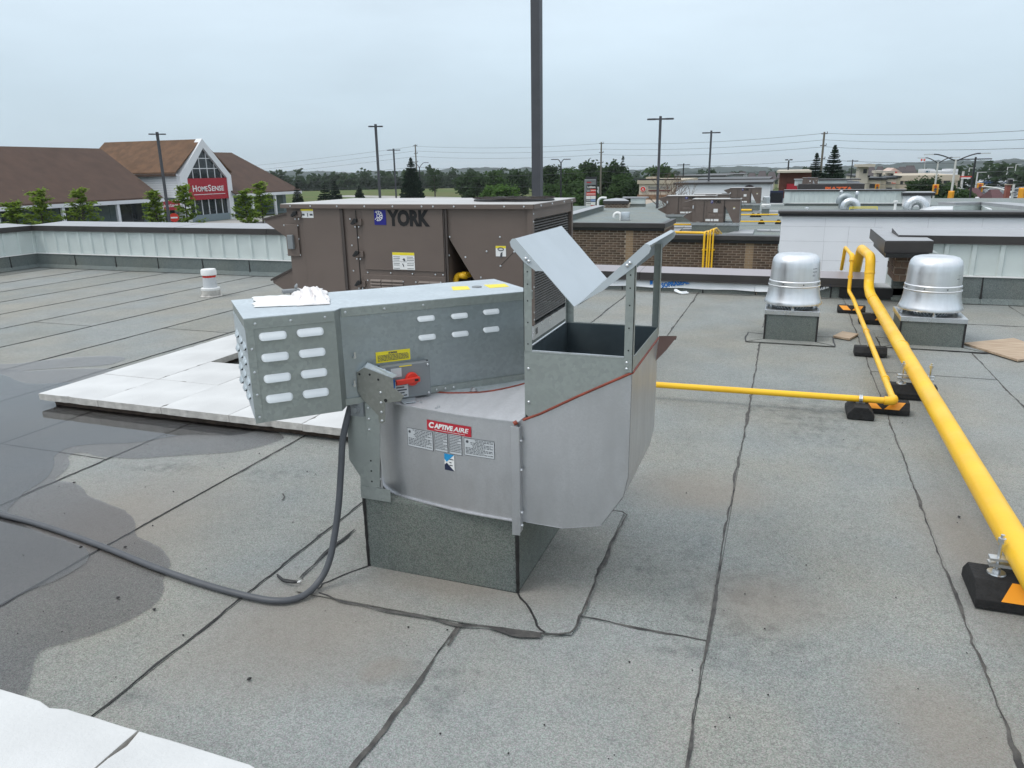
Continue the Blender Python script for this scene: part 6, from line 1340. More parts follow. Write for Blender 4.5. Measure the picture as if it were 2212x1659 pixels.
# single round trees
TR = [((-99.15, 207.53, 3.54), 3.714, M_LEAFD, 'narrow dark tree standing alone right of the tall spruce'), ((-138.37, 266.19, 3.05), 3.727, M_LEAF, 'pale slim tree behind the parking lot pole'),
      ((-73.44, 175.23, 1.02), 8.261, M_LEAFD, 'round dark tree left in the grove behind the rooftop unit'), ((-70.51, 181.8, 1.15), 7.267, M_LEAF, 'round mid green tree second in the grove'), ((-66.16, 188.74, 1.26), 6.957, M_LEAFD, 'dark round tree left of the near lamp pole'),
      ((-52.19, 140.63, -1.09), 5.031, M_LEAFB, 'light green bushy tree low before the grove'), ((-56.54, 144.32, -1.41), 3.851, M_LEAFB, 'light green bush beside the bushy tree'), ((-62.65, 147.22, -2.56), 2.584, M_LEAFD, 'small dark bush in the field before the grove'),
      ((-46.12, 153.21, 2.71), 4.969, M_LEAFD, 'dark tree just right of the near lamp pole'), ((-41.15, 149.44, 2.09), 5.391, M_LEAF, 'mid green tree behind the twin-headed lamp'), ((-38.34, 153.28, 2.76), 6.477, M_LEAFD, 'tall dark tree left of the utility pole'), ((-32.1, 146.52, 2.47), 6.522, M_LEAFD, 'broad dark tree directly right of the utility pole'),
      ((-32.86, 123.71, -0.49), 4.77, M_LEAF, 'leafy lower tree left of the pylon sign'), ((-37.85, 124.37, -0.91), 4.845, M_LEAF, 'leafy low tree right of the near pole base'), ((-24.68, 119.48, 0.92), 4.092, M_LEAF, 'green tree behind the pylon sign, right'), ((-22.29, 115.88, 0.11), 3.225, M_LEAFD, 'dark low tree left of the beige clinic wall'),
      ((-29.81, 187.65, 2.07), 8.497, M_LEAF, 'green tree behind the left tall parking lamp'), ((-21.76, 228.97, 0.39), 6.571, M_LEAFD, 'dark round tree behind the pale flat roofs'),
      ((15.73, 116.95, -0.42), 2.199, M_LEAF, 'green street tree left of the twin street lamps'), ((17.35, 114.7, 0.02), 3.602, M_LEAFD, 'dark street tree behind the middle traffic light'), ((17.58, 93.36, -0.8), 2.36, M_LEAF, 'leafy tree beside the parking lot lamp, right'), ((22.86, 133.05, -1.16), 2.348, M_LEAF, 'small green tree between the street lamps')]
for k, ((x, y, z), w_, mt, lab) in enumerate(TR):
    r_ = math.hypot(x, y); tree(x, y, z-G+(.0 if r_ < 330 else 0), w_*1.05, mt, lab, None, n=2600 if r_ < 170 else 1500, s=max(.20, w_*.055), base=.12, seed=80+k)
t = thing('bare_tree', 'sparse brown half-bare tree before the beige clinic sign', 'tree', (-7.49, 51.46)+(G,)); bx_, by_ = (-7.49, 51.46); zt_ = (-7.41, 51.47, 1.56)[2]
m = MB(); rg = random.Random(5)
def twig(p, d, L_, r, lv):
    e = p+d*L_; m.tube([p, e], [r, r*.6], 4)
    if lv:
        for q in range(4 if lv > 1 else 3): twig(p.lerp(e, .55+.45*rg.random()), (d+Vector((rg.gauss(0, .5), rg.gauss(0, .5), rg.gauss(.05, .25)))).normalized(), L_*.62, r*.55, lv-1)
twig(Vector((bx_, by_, G)), Vector((0, 0, 1)), (zt_-G)*.5, .10, 4); m.build('branches', mat('dry_twigs', (.13, .085, .06), .9, var=.2), t)
# far woods: bands of trees beyond the field that read as one mass
def woods(name, pts, zg, hmin, hmax, per, s, mt, seed, n=46):
    m = MB(); rg = random.Random(seed)
    for (xa, ya), (xb, yb) in zip(pts, pts[1:]):
        k = int(math.hypot(xb-xa, yb-ya)/per)
        for i in range(k):
            t = (i+rg.random())/k; x, y = xa+(xb-xa)*t+rg.gauss(0, per), ya+(yb-ya)*t+rg.gauss(0, per*1.5); h = rg.uniform(hmin, hmax); w_ = h*rg.uniform(.55, 1.0)
            leaf_blob(m, (x, y, zg+h*.5), w_*.45, w_*.45, h*.45, n, s, rg)
    return tag(m.build(name, mt, None, fix=False), kind='stuff')
woods('far_woods', [(-278.29, 327.8), (-248.95, 350.6), (-216.13, 371.74), (-175.66, 392.48), (-127.63, 410.62)], G-3, 7, 13, 1.3, 1.2, M_WOOD, 1)
woods('far_woods', [(-433.99, 470.38), (-370.53, 521.83), (-288.82, 571.12), (-189.97, 611.16), (-72.88, 635.84), (62.52, 636.94), (173.59, 616.01)], G-10, 9, 16, 2.2, 1.8, M_WOOD, 2, 36)
woods('far_woods', [(-642.37, 630.36), (-521.06, 733.82), (-406.16, 803.14), (-267.14, 859.44), (-102.49, 894.15), (87.92, 895.7), (277.27, 856.22)], G-20, 10, 20, 3.5, 2.6, M_WOOD, 3, 26)
woods('far_woods', [(65.16, 354.05), (74.47, 352.21), (87.8, 349.13), (110.91, 342.49)], G-1, 6, 12, 3, 1.2, M_LEAFD, 4)
woods('hedge', [(39.89, 226.51), (47.89, 224.96), (56.41, 222.97), (71.19, 218.71)], G, 4, 8.5, 1.5, .8, M_WOOD, 5)
woods('hedge', [(-36.04, 112.36), (-30.96, 113.86), (-24.84, 115.36), (-21.58, 116.01)], G, 2.5, 6.0, 1.1, .45, M_LEAF, 6, 70)
woods('hedge', [(-83.58, 224.98), (-71.25, 229.18), (-54.61, 233.71)], G, 4, 8, 2.2, .8, M_WOOD, 8)
# ------------------------------------------------------------------ the store with the white gable
hs = thing('gabled_store', 'brown-roofed store with tall white gable and red sign, far left', 'building', (-91, 103.5, G))
M_SHING = mat('brown_shingle', (.088, .052, .038), .95, col2=(.066, .040, .030), scale=.6, detail=6, stretch=(1, 1, 1), bumps=.3, bscale=4, lo=.3, hi=.7)
M_SHING2 = mat('brown_shingle_lighter', (.145, .078, .042), .95, col2=(.10, .055, .03), scale=.8, detail=6)
M_WHT = mat('white_cladding', (.72, .73, .75), .7, var=.04, scale=.4)
M_GLASS = mat('dark_shop_glass', (.018, .026, .03), .08, var=.3, scale=.5, spec=.6)
M_GLASSP = mat('pale_shop_glass', (.12, .17, .18), .10, var=.3, scale=.35, spec=.6)
M_REDS = mat('store_red', (.36, .008, .022), .5, var=.05, scale=1)
M_BGREY = mat('blue_grey_panel', (.20, .25, .28), .7, var=.06)
XE = -90.3
def slab_roof(name, poly, mt, th=.22):
    m = MB(); m.prism(poly, (0, 0, th)); return m.build(name, mt, hs)
slab_roof('left_roof_slope', [(XE, 40, -1.85), (XE, 92.6, -1.85), (-101.2, 92.6, 5.45), (-101.2, 40, 5.45)], M_SHING); slab_roof('left_roof_back', [(-101.21, 40, 5.45), (-101.21, 92.6, 5.45), (-113, 92.6, -1.85), (-113, 40, -1.85)], M_SHING)
slab_roof('entrance_roof_south', [(-91.3, 96.9, 1.75), (-112, 96.9, 1.75), (-112, 103.5, 6.90), (-91.3, 103.5, 6.90)], M_SHING2); slab_roof('entrance_roof_north', [(-91.3, 103.51, 6.90), (-112, 103.51, 6.90), (-112, 110.1, 1.75), (-91.3, 110.1, 1.75)], M_SHING2)
slab_roof('right_roof_slope', [(XE, 109.0, -1.9), (XE, 128.3, -1.9), (-101.2, 122.5, 5.25), (-101.2, 108.0, 5.25)], M_SHING); slab_roof('right_roof_hip', [(XE, 128.31, -1.9), (-113, 128.31, -1.9), (-101.21, 122.51, 5.25)], M_SHING)
m = MB(); m.box((-112, 97.4, -2), (-91.6, 97.7, 1.72)); m.build('siding_wall', M_WHT, hs)
for k in range(10): m = MB(); m.box((-104, 97.37, -1.9+.36*k), (-91.62, 97.399, -1.88+.36*k)); m.build('siding_lap', M_BGREY, hs)
m = MB(); m.box((-112, 96.85, 1.35), (-91.4, 97.0, 1.73)); m.build('eave_fascia', M_SHING, hs)
for (ya, yb) in ((40, 92.6), (109.4, 128.2)): m = MB(); m.box((XE+.0, ya, -2.35), (XE+.25, yb, -1.86)); m.box((XE-2.2, ya, -2.35), (XE-.01, yb, -2.25)); m.build('white_fascia_beam', M_WHT, hs)
for y in (57, 66, 75.1, 84.0, 92.2, 113.5, 120.0, 126.9): m = MB(); m.box((-90.6, y-.22, G), (-90.2, y+.22, -2.36)); m.build('canopy_column', M_WHT, hs, bevel=.03)
m = MB(); m.box((-112, 40, G), (-93.2, 92.5, -2.3)); m.box((-112, 109.9, G), (-93.8, 128, -2.3)); m.box((-112, 97.71, G), (-92.2, 109.3, 1.7)); m.build('building_mass', M_BGREY, hs)
for y in [42+2.05*k for k in range(25)]: m = MB(); m.box((-93.19, y, G+.5), (-93.12, y+1.95, -2.5)); m.build('shop_window', M_GLASSP if int(y*7) % 3 else M_GLASS, hs)
for y in [110.2+2.1*k for k in range(8)]: m = MB(); m.box((-93.79, y, G+.4), (-93.70, y+2.0, -2.6)); m.build('shop_window', M_GLASSP, hs)
yl_, yr_, shz, pk_ = 97.5, 109.4, 1.35, 7.2
def gf(y, z, dx=0): return (-91+dx, y, z)
outer = [(yl_, G), (yl_, shz), (103.45, pk_), (yr_, shz), (yr_, G)]; inner = [(99.0, G), (99.0, .95), (103.45, 5.75), (108.3, .95), (108.3, G)]
m = MB()
for i in range(4): m.prism([gf(*outer[i]), gf(*outer[i+1]), gf(*inner[i+1]), gf(*inner[i])], (-1.2, 0, 0))
m.build('gable_frame', M_WHT, hs)
m = MB(); m.prism([gf(99.0, .96, -.45), gf(103.45, 5.76, -.45), gf(108.3, .96, -.45)], (-.1, 0, 0)); m.build('gable_glass', M_GLASS, hs)
for y in (100.8, 102.5, 104.2, 105.9, 107.4): 
    zt_ = .95+(5.75-.95)*(1-abs(y-103.5)/4.6); m = MB(); m.box((-91.45, y-.06, .96), (-91.38, y+.06, zt_)); m.build('mullion', M_WHT, hs)
for z in (2.5, 4.1): hw = 4.6*(1-(z-.95)/4.8); m = MB(); m.box((-91.44, 103.45-hw, z-.06), (-91.375, 103.45+hw, z+.06)); m.build('mullion', M_WHT, hs)
m = MB(); m.box((-91.3, 99.01, -2.45), (-91.1, 108.29, .95)); m.build('sign_panel', M_REDS, hs)
m = MB(); sgn = lambda x, y, h: (-91.09+h, 100.0+x, -1.15+y)
xo = 0
for ch, sz_, w_ in (('H', 1.42, .98), ('OME', 1.12, 2.38), ('S', 1.42, .78), ('ENSE', 1.12, 2.95)):
    letters(m, ch, sz_, lambda x, y, h, xo=xo: (-91.09+h, 100.0+xo+x, -1.12+y), width=w_-.1, bold=.012, extrude=.02); xo += w_+.10
m.build('lettering', M_WHITE, hs); m = MB(); m.box((-91.09, 100.1, -1.66), (-91.05, 107.5, -1.58)); m.build('sign_underline', M_WHITE, hs)
m = MB(); m.box((-91.7, 99.01, -4.9), (-91.6, 108.29, -2.46)); m.build('entrance_glass', M_GLASS, hs); m = MB(); m.box((-91.65, 99.01, G), (-91.2, 108.29, -4.9)); m.build('base_panel', M_BGREY, hs)
for y in (100.6, 102.2, 103.8, 105.4, 107.0): m = MB(); m.box((-91.6, y-.06, -4.9), (-91.5, y+.06, -2.46)); m.build('mullion', M_WHT, hs)
m = MB(); m.box((-91.2, 92.75, -3.75), (-91.0, 96.7, -2.32)); m.build('sign_panel', M_REDS, hs)
m = MB(); xo = 0
for ch, sz_, w_ in (('H', .62, .44), ('OME', .48, 1.0), ('S', .62, .34), ('ENSE', .48, 1.25)):
    letters(m, ch, sz_, lambda x, y, h, xo=xo: (-90.99+h, 93.05+xo+x, -3.25+y), width=w_-.05, bold=.008, extrude=.01); xo += w_+.06
m.build('lettering', M_WHITE, hs)
m = MB(); m.box((-93.1, 92.6, G), (-92.9, 97.4, -3.76)); m.build('entrance_doors', M_GLASS, hs); m = MB(); m.box((-93.1, 92.6, -3.75), (-91.3, 97.4, -2.3)); m.build('entrance_canopy', M_WHT, hs)
for y in (93.8, 95.0, 96.2): m = MB(); m.box((-92.89, y-.05, G), (-92.82, y+.05, -3.76)); m.build('mullion', M_WHT, hs)
ex, ey, ez = (-55.31, 57.8, -2.32)
t = thing('road_sign', 'small round red no-entry sign before the store entrance', 'sign', (ex, ey, G)); m = MB(); m.cyl((ex, ey, G), (ex, ey, ez), .04, .04, 6); m.build('post', M_GALV, t); d_ = Vector((-ex, -ey, 0)).normalized(); m = MB(); m.cyl(Vector((ex, ey, ez))+d_*.05, Vector((ex, ey, ez))+d_*.08, .42, .42, 16); m.build('sign_disc', M_RED, t)
sdv = Vector((-d_.y, d_.x, 0)); m = MB(); m.obox(Vector((ex, ey, ez-.07))+d_*.085-sdv*.3, sdv*.6, d_*.01, (0, 0, .14)); m.build('bar', M_WHITE, t)
# ------------------------------------------------------------------ lamp posts and poles
M_POLE = mat('dark_pole_paint', (.060, .062, .072), .5, var=.08); M_WPOLE = mat('pale_pole', (.60, .60, .58), .6, var=.05); M_WOODP = mat('weathered_pole_wood', (.165, .15, .12), .95, var=.2, scale=2, stretch=(3, 3, .3)); M_BLKP = mat('black_pole', (.018, .02, .024), .5, var=.1)
def lamp(x, y, zt_, w_, lab, heads='two', arm=.9, grp='tall square parking lot lamps', mt=M_POLE, rot=None):
    t = thing('lamp_post', lab, 'lamp post', (x, y, G), grp); m = MB(); m.obox((x-w_/2, y-w_/2, G), (w_, 0, 0), (0, w_, 0), (0, 0, zt_-G)); m.build('pole', mt, t)
    m = MB(); m.cyl((x, y, G), (x, y, G+.7), .28, .28, 14); m.build('concrete_base', M_CONC, t)
    d_ = Vector((y, -x, 0)).normalized() if rot is None else Vector((math.cos(rot), math.sin(rot), 0)); z = zt_-.22
    for s_ in ((-1, 1) if heads == 'two' else (1,)):
        m = MB(); o = Vector((x, y, z)); pr_ = Vector((-d_.y, d_.x, 0))
        m.prism([o+d_*s_*w_*.5-pr_*.05, o+d_*s_*arm*.45-pr_*.08, o+d_*s_*arm*.6-pr_*.22, o+d_*s_*arm*1.25-pr_*.18, o+d_*s_*arm*1.35, o+d_*s_*arm*1.25+pr_*.18, o+d_*s_*arm*.6+pr_*.22, o+d_*s_*arm*.45+pr_*.08, o+d_*s_*w_*.5+pr_*.05], (0, 0, .09)); m.build('lamp_head', mt, t)
    return t
lamp(*(-3.94, 12.18), 7.5, .148, 'nearest dark square lamp pole, rising out of frame behind the rooftop unit', arm=.9)
for (x, y, z), w_, lab, arm in (((-30.6, 53.92, 5.18), .15, 'dark parking lamp standing left of the tall spruce', .42), ((-50.08, 51.73, 5.09), .17, 'dark parking lamp before the brown store roof', .5), ((-8.06, 50.36, 4.76), .15, 'tall dark twin-headed parking lamp right of centre', .62), ((-6.45, 66.69, 4.48), .15, 'second tall dark twin-headed parking lamp, right of the taller one', .55), ((-45.18, 83.57, 4.23), .15, 'smaller dark parking lamp right of the one by the spruce', .6)):
    lamp(x, y, z, w_, lab, arm=arm)
for (x, y, z), lab in (((-12.12, 94.22, 2.0), 'small single lamp above the flat roofs'), ((8.07, 119.73, 2.2), 'slim black lamp right of the two big spruces'), ((14.86, 76.57, 2.07), 'black flat-topped lamp in the right parking lot')): lamp(x, y, z, .13, lab, arm=.55 if 'flat-topped' not in lab else .9, grp='slim parking lot lamps', mt=M_BLKP)
t = thing('lamp_post', 'white-shafted lamp with two dark heads before the red brick building', 'lamp post', (-0.18, 105.0)+(G,)); x, y, z = (-0.37, 105.0, 2.21); m = MB(); m.cyl((x, y, G), (x, y, z-1.2), .14, .11, 8); m.build('shaft', M_WPOLE, t); m = MB(); m.cyl((x, y, z-1.2), (x, y, z), .09, .09, 8); m.box((x-.45, y-.15, z-.02), (x-.08, y+.15, z+.12)); m.box((x+.08, y-.15, z-.02), (x+.45, y+.15, z+.12)); m.build('lamp_heads', M_BLKP, t)
def street_lamp(x, y, zj, spread, rise, lab, mt, grp, head=None):
    t = thing('street_lamp', lab, 'street lamp', (x, y, G), grp); m = MB(); m.cyl((x, y, G), (x, y, zj+.15), .13, .09, 10); m.build('pole', mt, t, smooth=40); d_ = Vector((y, -x, 0)).normalized()
    for s_ in (-1, 1):
        o = Vector((x, y, zj)); m = MB(); e = o+d_*s_*spread+Vector((0, 0, rise)); m.tube(cat_rom([tuple(o), tuple(o+d_*s_*spread*.45+Vector((0, 0, rise*.62))), tuple(o+d_*s_*spread*.8+Vector((0, 0, rise*.95))), tuple(e)], 5), .055, 7); m.build('arm', M_BLKP, t, smooth=60)
        m = MB(); m.obox(e-Vector((0, 0, .06))-d_*.02, d_*s_*.8, Vector((-d_.y, d_.x, 0))*.25, (0, 0, .10)); m.build('lamp_head', head or M_SILVER, t)
street_lamp(*(14.13, 80.77, 1.75), 1.854, 0.645, 'nearest twin-armed street lamp with pale pole at the right', M_WPOLE, 'twin-armed street lamps with pale poles')
street_lamp(*(16.16, 102.74, 1.56), 1.382, 0.646, 'second twin-armed street lamp with pale pole, left of the nearest', M_WPOLE, 'twin-armed street lamps with pale poles')
street_lamp(*(-27.87, 96.04, 2.3), 0.453, 0.466, 'black Y-shaped street lamp right of the near lamp pole', M_BLKP, 'black Y-shaped street lamps', M_BLKP)
street_lamp(*(-67.15, 134.13, 2.17), 1.0, .9, 'black Y-shaped street lamp beside the tall dark spruce', M_BLKP, 'black Y-shaped street lamps', M_BLKP)
# utility poles and wires
UP = [((4.02, 119.93, 6.05), 'wooden utility pole between the two big spruces'), ((-33.48, 142.11, 6.18), 'wooden utility pole beside the pylon sign'), ((-77.59, 153.5, 7.1), 'wooden utility pole above the tall dark spruce')]
for (x, y, z), lab in UP:
    t = thing('utility_pole', lab, 'utility pole', (x, y, G), 'wooden utility poles along the road'); m = MB(); m.cyl((x, y, G), (x, y, z), .20, .13, 10); m.build('pole', M_WOODP, t, smooth=40); d_ = Vector((y, -x, 0)).normalized(); o = Vector((x, y, 0))
    for dz in (.3, 1.9, 3.7): m = MB(); m.obox(o+Vector((0, 0, z-dz))-d_*.42, d_*.84, Vector((-d_.y, d_.x, 0))*.1, (0, 0, .12)); m.cyl(o+d_*.38+Vector((0, 0, z-dz+.1)), o+d_*.38+Vector((0, 0, z-dz+.35)), .06, .04, 6); m.build('cross_arm', M_POLE, t)
    if 'spruces' not in lab: m = MB(); m.cyl(o+d_*-.55+Vector((0, 0, z-9.2)), o+d_*-.55+Vector((0, 0, z-8.0)), .30, .30, 12); m.build('transformer', M_SILVER, t)
WY = [((28.06, 79.17, 4.66), (4.03, 119.93, 5.86), (-33.48, 142.11, 5.94), (-77.61, 153.49, 6.72), (-221.1, 244.98, 2.95), 'topmost overhead wire from pole to pole'),
      ((28.19, 79.13, 3.85), (4.12, 119.93, 4.98), (-33.46, 142.11, 4.95), (-77.65, 153.47, 5.75), (-221.26, 244.84, 1.2), 'second overhead wire from the top'), ((28.32, 79.08, 3.05), (4.2, 119.93, 4.04), (-33.45, 142.12, 3.97), (-77.71, 153.45, 4.59), (-221.39, 244.72, -0.21), 'third overhead wire from the top'),
      ((28.5, 79.02, 1.95), (4.37, 119.92, 2.27), (-33.41, 142.13, 2.07), (-77.81, 153.39, 2.35), (-221.55, 244.57, -1.97), 'fourth overhead wire crossing the treetops'), ((28.62, 78.97, 1.21), (4.48, 119.92, 1.06), (-33.39, 142.13, 0.99), (-77.88, 153.36, 0.69), (-221.61, 244.52, -2.68), 'lower overhead wire crossing the green grove'), ((28.79, 78.91, 0.17), (4.65, 119.91, -0.74), (-33.36, 142.14, -0.94), (-77.99, 153.3, -1.68), (-221.74, 244.4, -4.09), 'lowest overhead wire before the grove')]
M_WIRE = mat('overhead_wire', (.08, .085, .095), .6, var=.05)
for *P, lab in WY:
    m = MB(); pts = []
    for a, b in zip(P, P[1:]):
        a, b = Vector(a), Vector(b)
        for i in range(10): t_ = i/10; q = a.lerp(b, t_); q.z -= 4*t_*(1-t_)*.55; pts.append(q)
    pts.append(Vector(P[-1])); m.tube(pts, .028, 4); tag(m.build('overhead_wire', M_WIRE, None, fix=False), lab, 'wire', 'overhead wires')
# pylon sign of the plaza
px_, py_, pz_ = (-21.33, 85.38, 0.42); t = thing('pylon_sign', 'tall grey pylon sign with stacked tenant panels beside the utility pole', 'sign', (px_, py_, G)); d_ = Vector((py_, -px_, 0)).normalized(); bk_ = Vector((-d_.y, d_.x, 0)); o = Vector((px_, py_, 0)); pw_ = 1.31; kz = 0.006
Zp = lambda v: pz_-(v-620)*kz
m = MB(); m.obox(o-d_*pw_*.5+Vector((0, 0, G)), d_*pw_, bk_*.45, (0, 0, pz_-G)); m.build('sign_body', M_GREY, t, bevel=.05); m = MB(); m.obox(o+d_*pw_*.5+bk_*.1+Vector((0, 0, G)), d_*.14, bk_*.4, (0, 0, pz_-G+.25)); m.obox(o-d_*pw_*.38+bk_*.1+Vector((0, 0, pz_)), d_*pw_*.9, bk_*.3, (0, 0, .26)); m.build('sign_edge', M_BLKP, t)
def panel(xa, xb, ya, yb, mt, txt=None, tm=M_WHITE, nm='tenant_panel'):
    u = lambda x: (x-1180)*kz
    m = MB(); m.obox(o+d_*u(xa)-bk_*.03+Vector((0, 0, Zp(yb))), d_*(u(xb)-u(xa)), bk_*.02, (0, 0, Zp(ya)-Zp(yb))); m.build(nm, mt, t)
    if txt: m = MB(); hh = Zp(ya)-Zp(yb); letters(m, txt, hh*.75, lambda x, y, h: tuple(o+d_*(u(xa)+.1+x)-bk_*(.035+h)+Vector((0, 0, Zp(yb)+hh*.22+y))), width=(u(xb)-u(xa))*.86, extrude=.005, bold=.01); m.build('lettering', tm, t)
    elif txt == '':
        m = MB(); x = xa+8
        while x < xb-8: m.obox(o+d_*u(x)-bk_*.034+Vector((0, 0, Zp(ya+(yb-ya)*.68))), d_*(9*kz), bk_*.003, (0, 0, (yb-ya)*.36*kz)); x += 14
        m.build('print', tm, t)
panel(1115, 1285, 640, 665, M_GREY, '', M_PRINT); panel(1115, 1200, 668, 686, M_REDL); panel(1115, 1288, 722, 795, M_BLACK, 'Loblaws'); panel(1113, 1182, 812, 855, M_PRINT, ''); panel(1186, 1288, 800, 855, M_RED, ''); panel(1110, 1288, 860, 918, M_RED, ''); panel(1108, 1192, 925, 985, M_WHITE); panel(1196, 1286, 925, 985, M_WHITE); panel(1105, 1192, 990, 1025, M_DKNAVY, ''); panel(1196, 1285, 990, 1025, M_BLUE, ''); panel(1105, 1192, 1040, 1095, M_WHITE, '', M_PRINT); panel(1196, 1284, 1040, 1095, M_WHITE); panel(1104, 1192, 1100, 1155, M_WHITE); panel(1196, 1282, 1100, 1140, M_RED, '')
ux, uy, uz = (-23.96, 91.93, -2.94); block_t = MB(); block_t.box((ux-.9, uy, G), (ux+.9, uy+1, G+2.6)); tag(block_t.build('utility_box', mat('dark_green_box', (.010, .035, .035), .5), None, bevel=.05), 'dark green utility box at the roadside left of the pylon sign', 'utility box')
# ------------------------------------------------------------------ flat-roofed shops beyond
M_BEIGE = mat('beige_stucco', (.46, .40, .315), .9, var=.06, scale=.3); M_BEIGE2 = mat('light_beige_stucco', (.56, .51, .43), .9, var=.05, scale=.3); M_RBRICK = mat('dark_red_brick', (.14, .055, .042), .9, var=.2, scale=2); M_DKWIN = mat('shop_window_dark', (.03, .032, .035), .3, var=.2); M_ROOFD = mat('dark_house_roof', (.075, .062, .064), .9, var=.2, scale=.2)
def shop(f0, f1, ytop, d, dep, mt, lab, cap=None, capmt=M_CAPD, zb=G, cat='building', name='shop_building'):
    """axis-aligned flat-roofed building: f0, f1 front corners at depth d"""
    x0, x1, zt_ = f0, f1, ytop; t = thing(name, lab, cat, (x0, d, zb)); block('wall', x0, d, zb, x1, d+dep, zt_, mt, t)
    if cap: block('cornice', x0-.15, d-.2, zt_-cap, x1+.15, d+dep+.15, zt_+.02, capmt, t)
    return t
cl = shop(-12.91, -9.19, 0.49, 70, 12, M_BEIGE2, 'beige clinic building with round red logo behind the tall lamp', .30, M_BEIGE)
xa, zc2 = (-12.52, -0.27); r_ = 0.249
zz = 0.36; block('shadow_band', -12.91-.05, 69.9, zz-.05, -9.19, 69.97, zz+.28, M_BLACKM, cl)
m = MB(); m.cyl((xa, 69.95, zc2), (xa, 69.85, zc2), r_, r_, 24); m.build('logo_rim', M_WHITE, cl); m = MB(); m.cyl((xa, 69.84, zc2), (xa, 69.80, zc2), r_*.86, r_*.86, 24); m.build('logo_disc', M_RED, cl)
m = MB(); 
for s_ in (-1, 1): m.prism([(xa, 69.79, zc2+r_*.55), (xa+s_*r_*.45, 69.79, zc2-r_*.5), (xa+s_*r_*.28, 69.79, zc2-r_*.5), (xa, 69.79, zc2+r_*.2)], (0, -.02, 0))
m.build('logo_mark', M_WHITE, cl)
m = MB(); x = -12.05; z = -0.11; k_ = 0.005
for q in range(11): 
    if q != 5: m.box((x+q*36*k_, 69.93, z-22*k_), (x+q*36*k_+24*k_, 69.96, z+(18 if q in (0, 6, 9) else 6)*k_))
m.build('sign_letters', M_GREY, cl); m = MB(); m.box((x, 69.93, z-70*k_), (x+400*k_, 69.96, z-46*k_)); m.build('sign_strip', mat('maroon_strip', (.12, .03, .03), .6), cl); block('base_band', -12.98, 69.6, G, -9.16, 69.99, -0.75, mat('terracotta_base', (.28, .17, .11), .9), cl)
block('rooftop_vent', -13.2, 75, 0.39-.3, -12.16, 77, 0.73, M_BEIGE, cl)
wb = shop(-8.53, -1.38, 0.42, 62, 10, M_WHT, 'long white wall with brown coping and arched emblem behind the rooftop units', .14)
xa, zc2 = (-2.92, -0.05); k_ = 0.008; m = MB(); m.prism([(xa+46*k_*math.cos(a*PI/14), 61.97, zc2+34*k_*math.sin(a*PI/14)) for a in range(15)], (0, -.05, 0)); m.build('arch_emblem', mat('mauve_brown_emblem', (.075, .055, .06), .7), wb)
rbk = shop(-1.2, 2.22, 0.96, 95, 16, M_RBRICK, 'dark red brick building with pale flat cornice left of the spruces', None); block('cornice', -1.53, 94, 0.79, 2.19, 112, 0.97+.05, M_BEIGE2, rbk); block('window_band', -0.33, 94.8, G, 0.84, 94.95, -0.46, M_REDL, rbk)
# the restaurant strip with orange letters, its roof unit and pale parapet
pz2 = shop(0.71, 4.67, 0.33, 58, 14, mat('dark_tan_panel', (.13, .10, .075), .8, var=.15, scale=.5), 'brown restaurant front with orange letters behind the pale parapet', .42)
block('sign_band', 1.95, 57.85, -0.18, 4.25, 57.97, 0.15, M_BLACKM, pz2)
m = MB(); xa, za = (2.33, -0.11); letters(m, 'PIAZZA', 0.36, lambda x, y, h: (xa+x, 57.82-h, za+y), width=1.771, bold=.02, extrude=.03); m.build('lettering', mat('orange_letters', (.75, .13, .03), .5), pz2)
p4 = thing('parapet_wall', 'short pale parapet with grey coping above the restaurant front', 'parapet wall', (1.915, 60.0, 0.323)); block('panel', 1.9, 60, 0.19, 3.84, 60.3, 0.57, M_SIDE, p4); block('coping', 1.9, 59.9, 0.57, 4.72, 62, 0.64, M_CAPD, p4); block('end_panel', 3.86, 60.1, 0.19, 4.65, 61, 0.47, M_WHT, p4)
o = copy_tree(proto); x0, x1 = 0.81, 1.85; zt_, zb_ = 0.78, 0.22; o.location = (x0, 58.9, zb_); s_ = (x1-x0)/2.262; o.scale = (s_, s_, (zt_-zb_)/1.055); tag(o, 'small distant brown rooftop unit on the restaurant roof')
for o_ in list(o.children):
    if o_.name.startswith(('intake_hood', 'hood_lid', 'lettering', 'snowflake')): bpy.data.objects.remove(o_)
p5 = thing('rooftop_unit', 'pale weathered rooftop unit left of the small distant brown one', 'rooftop unit', (0.533, 60.0, 0.279)); block('cabinet', 0.32, 60, 0.2, 1.08, 61.5, 0.61, M_SIDE, p5); block('lid', 0.26, 59.9, 0.61+.01, 1.13, 61.6, 0.65, M_CAPT, p5)
# pale low roofs between
for (x0, zt_), (x1, _), d, mt, lab in (((-15.18, 0.39), (-8.51, 0.32), 110, M_BGREY, 'grey flat roof block behind the white wall'), ((-14.96, 0.2), (-7.76, 0.12), 140, M_CAPT, 'pale grey roof with plant far behind the white wall'), ((-10.28, 0.3), (-2.17, 0.22), 85, M_BEIGE2, 'long low beige roof edge just above the white wall')):
    shop(x0, x1, zt_, d, 14, mt, lab, .14)
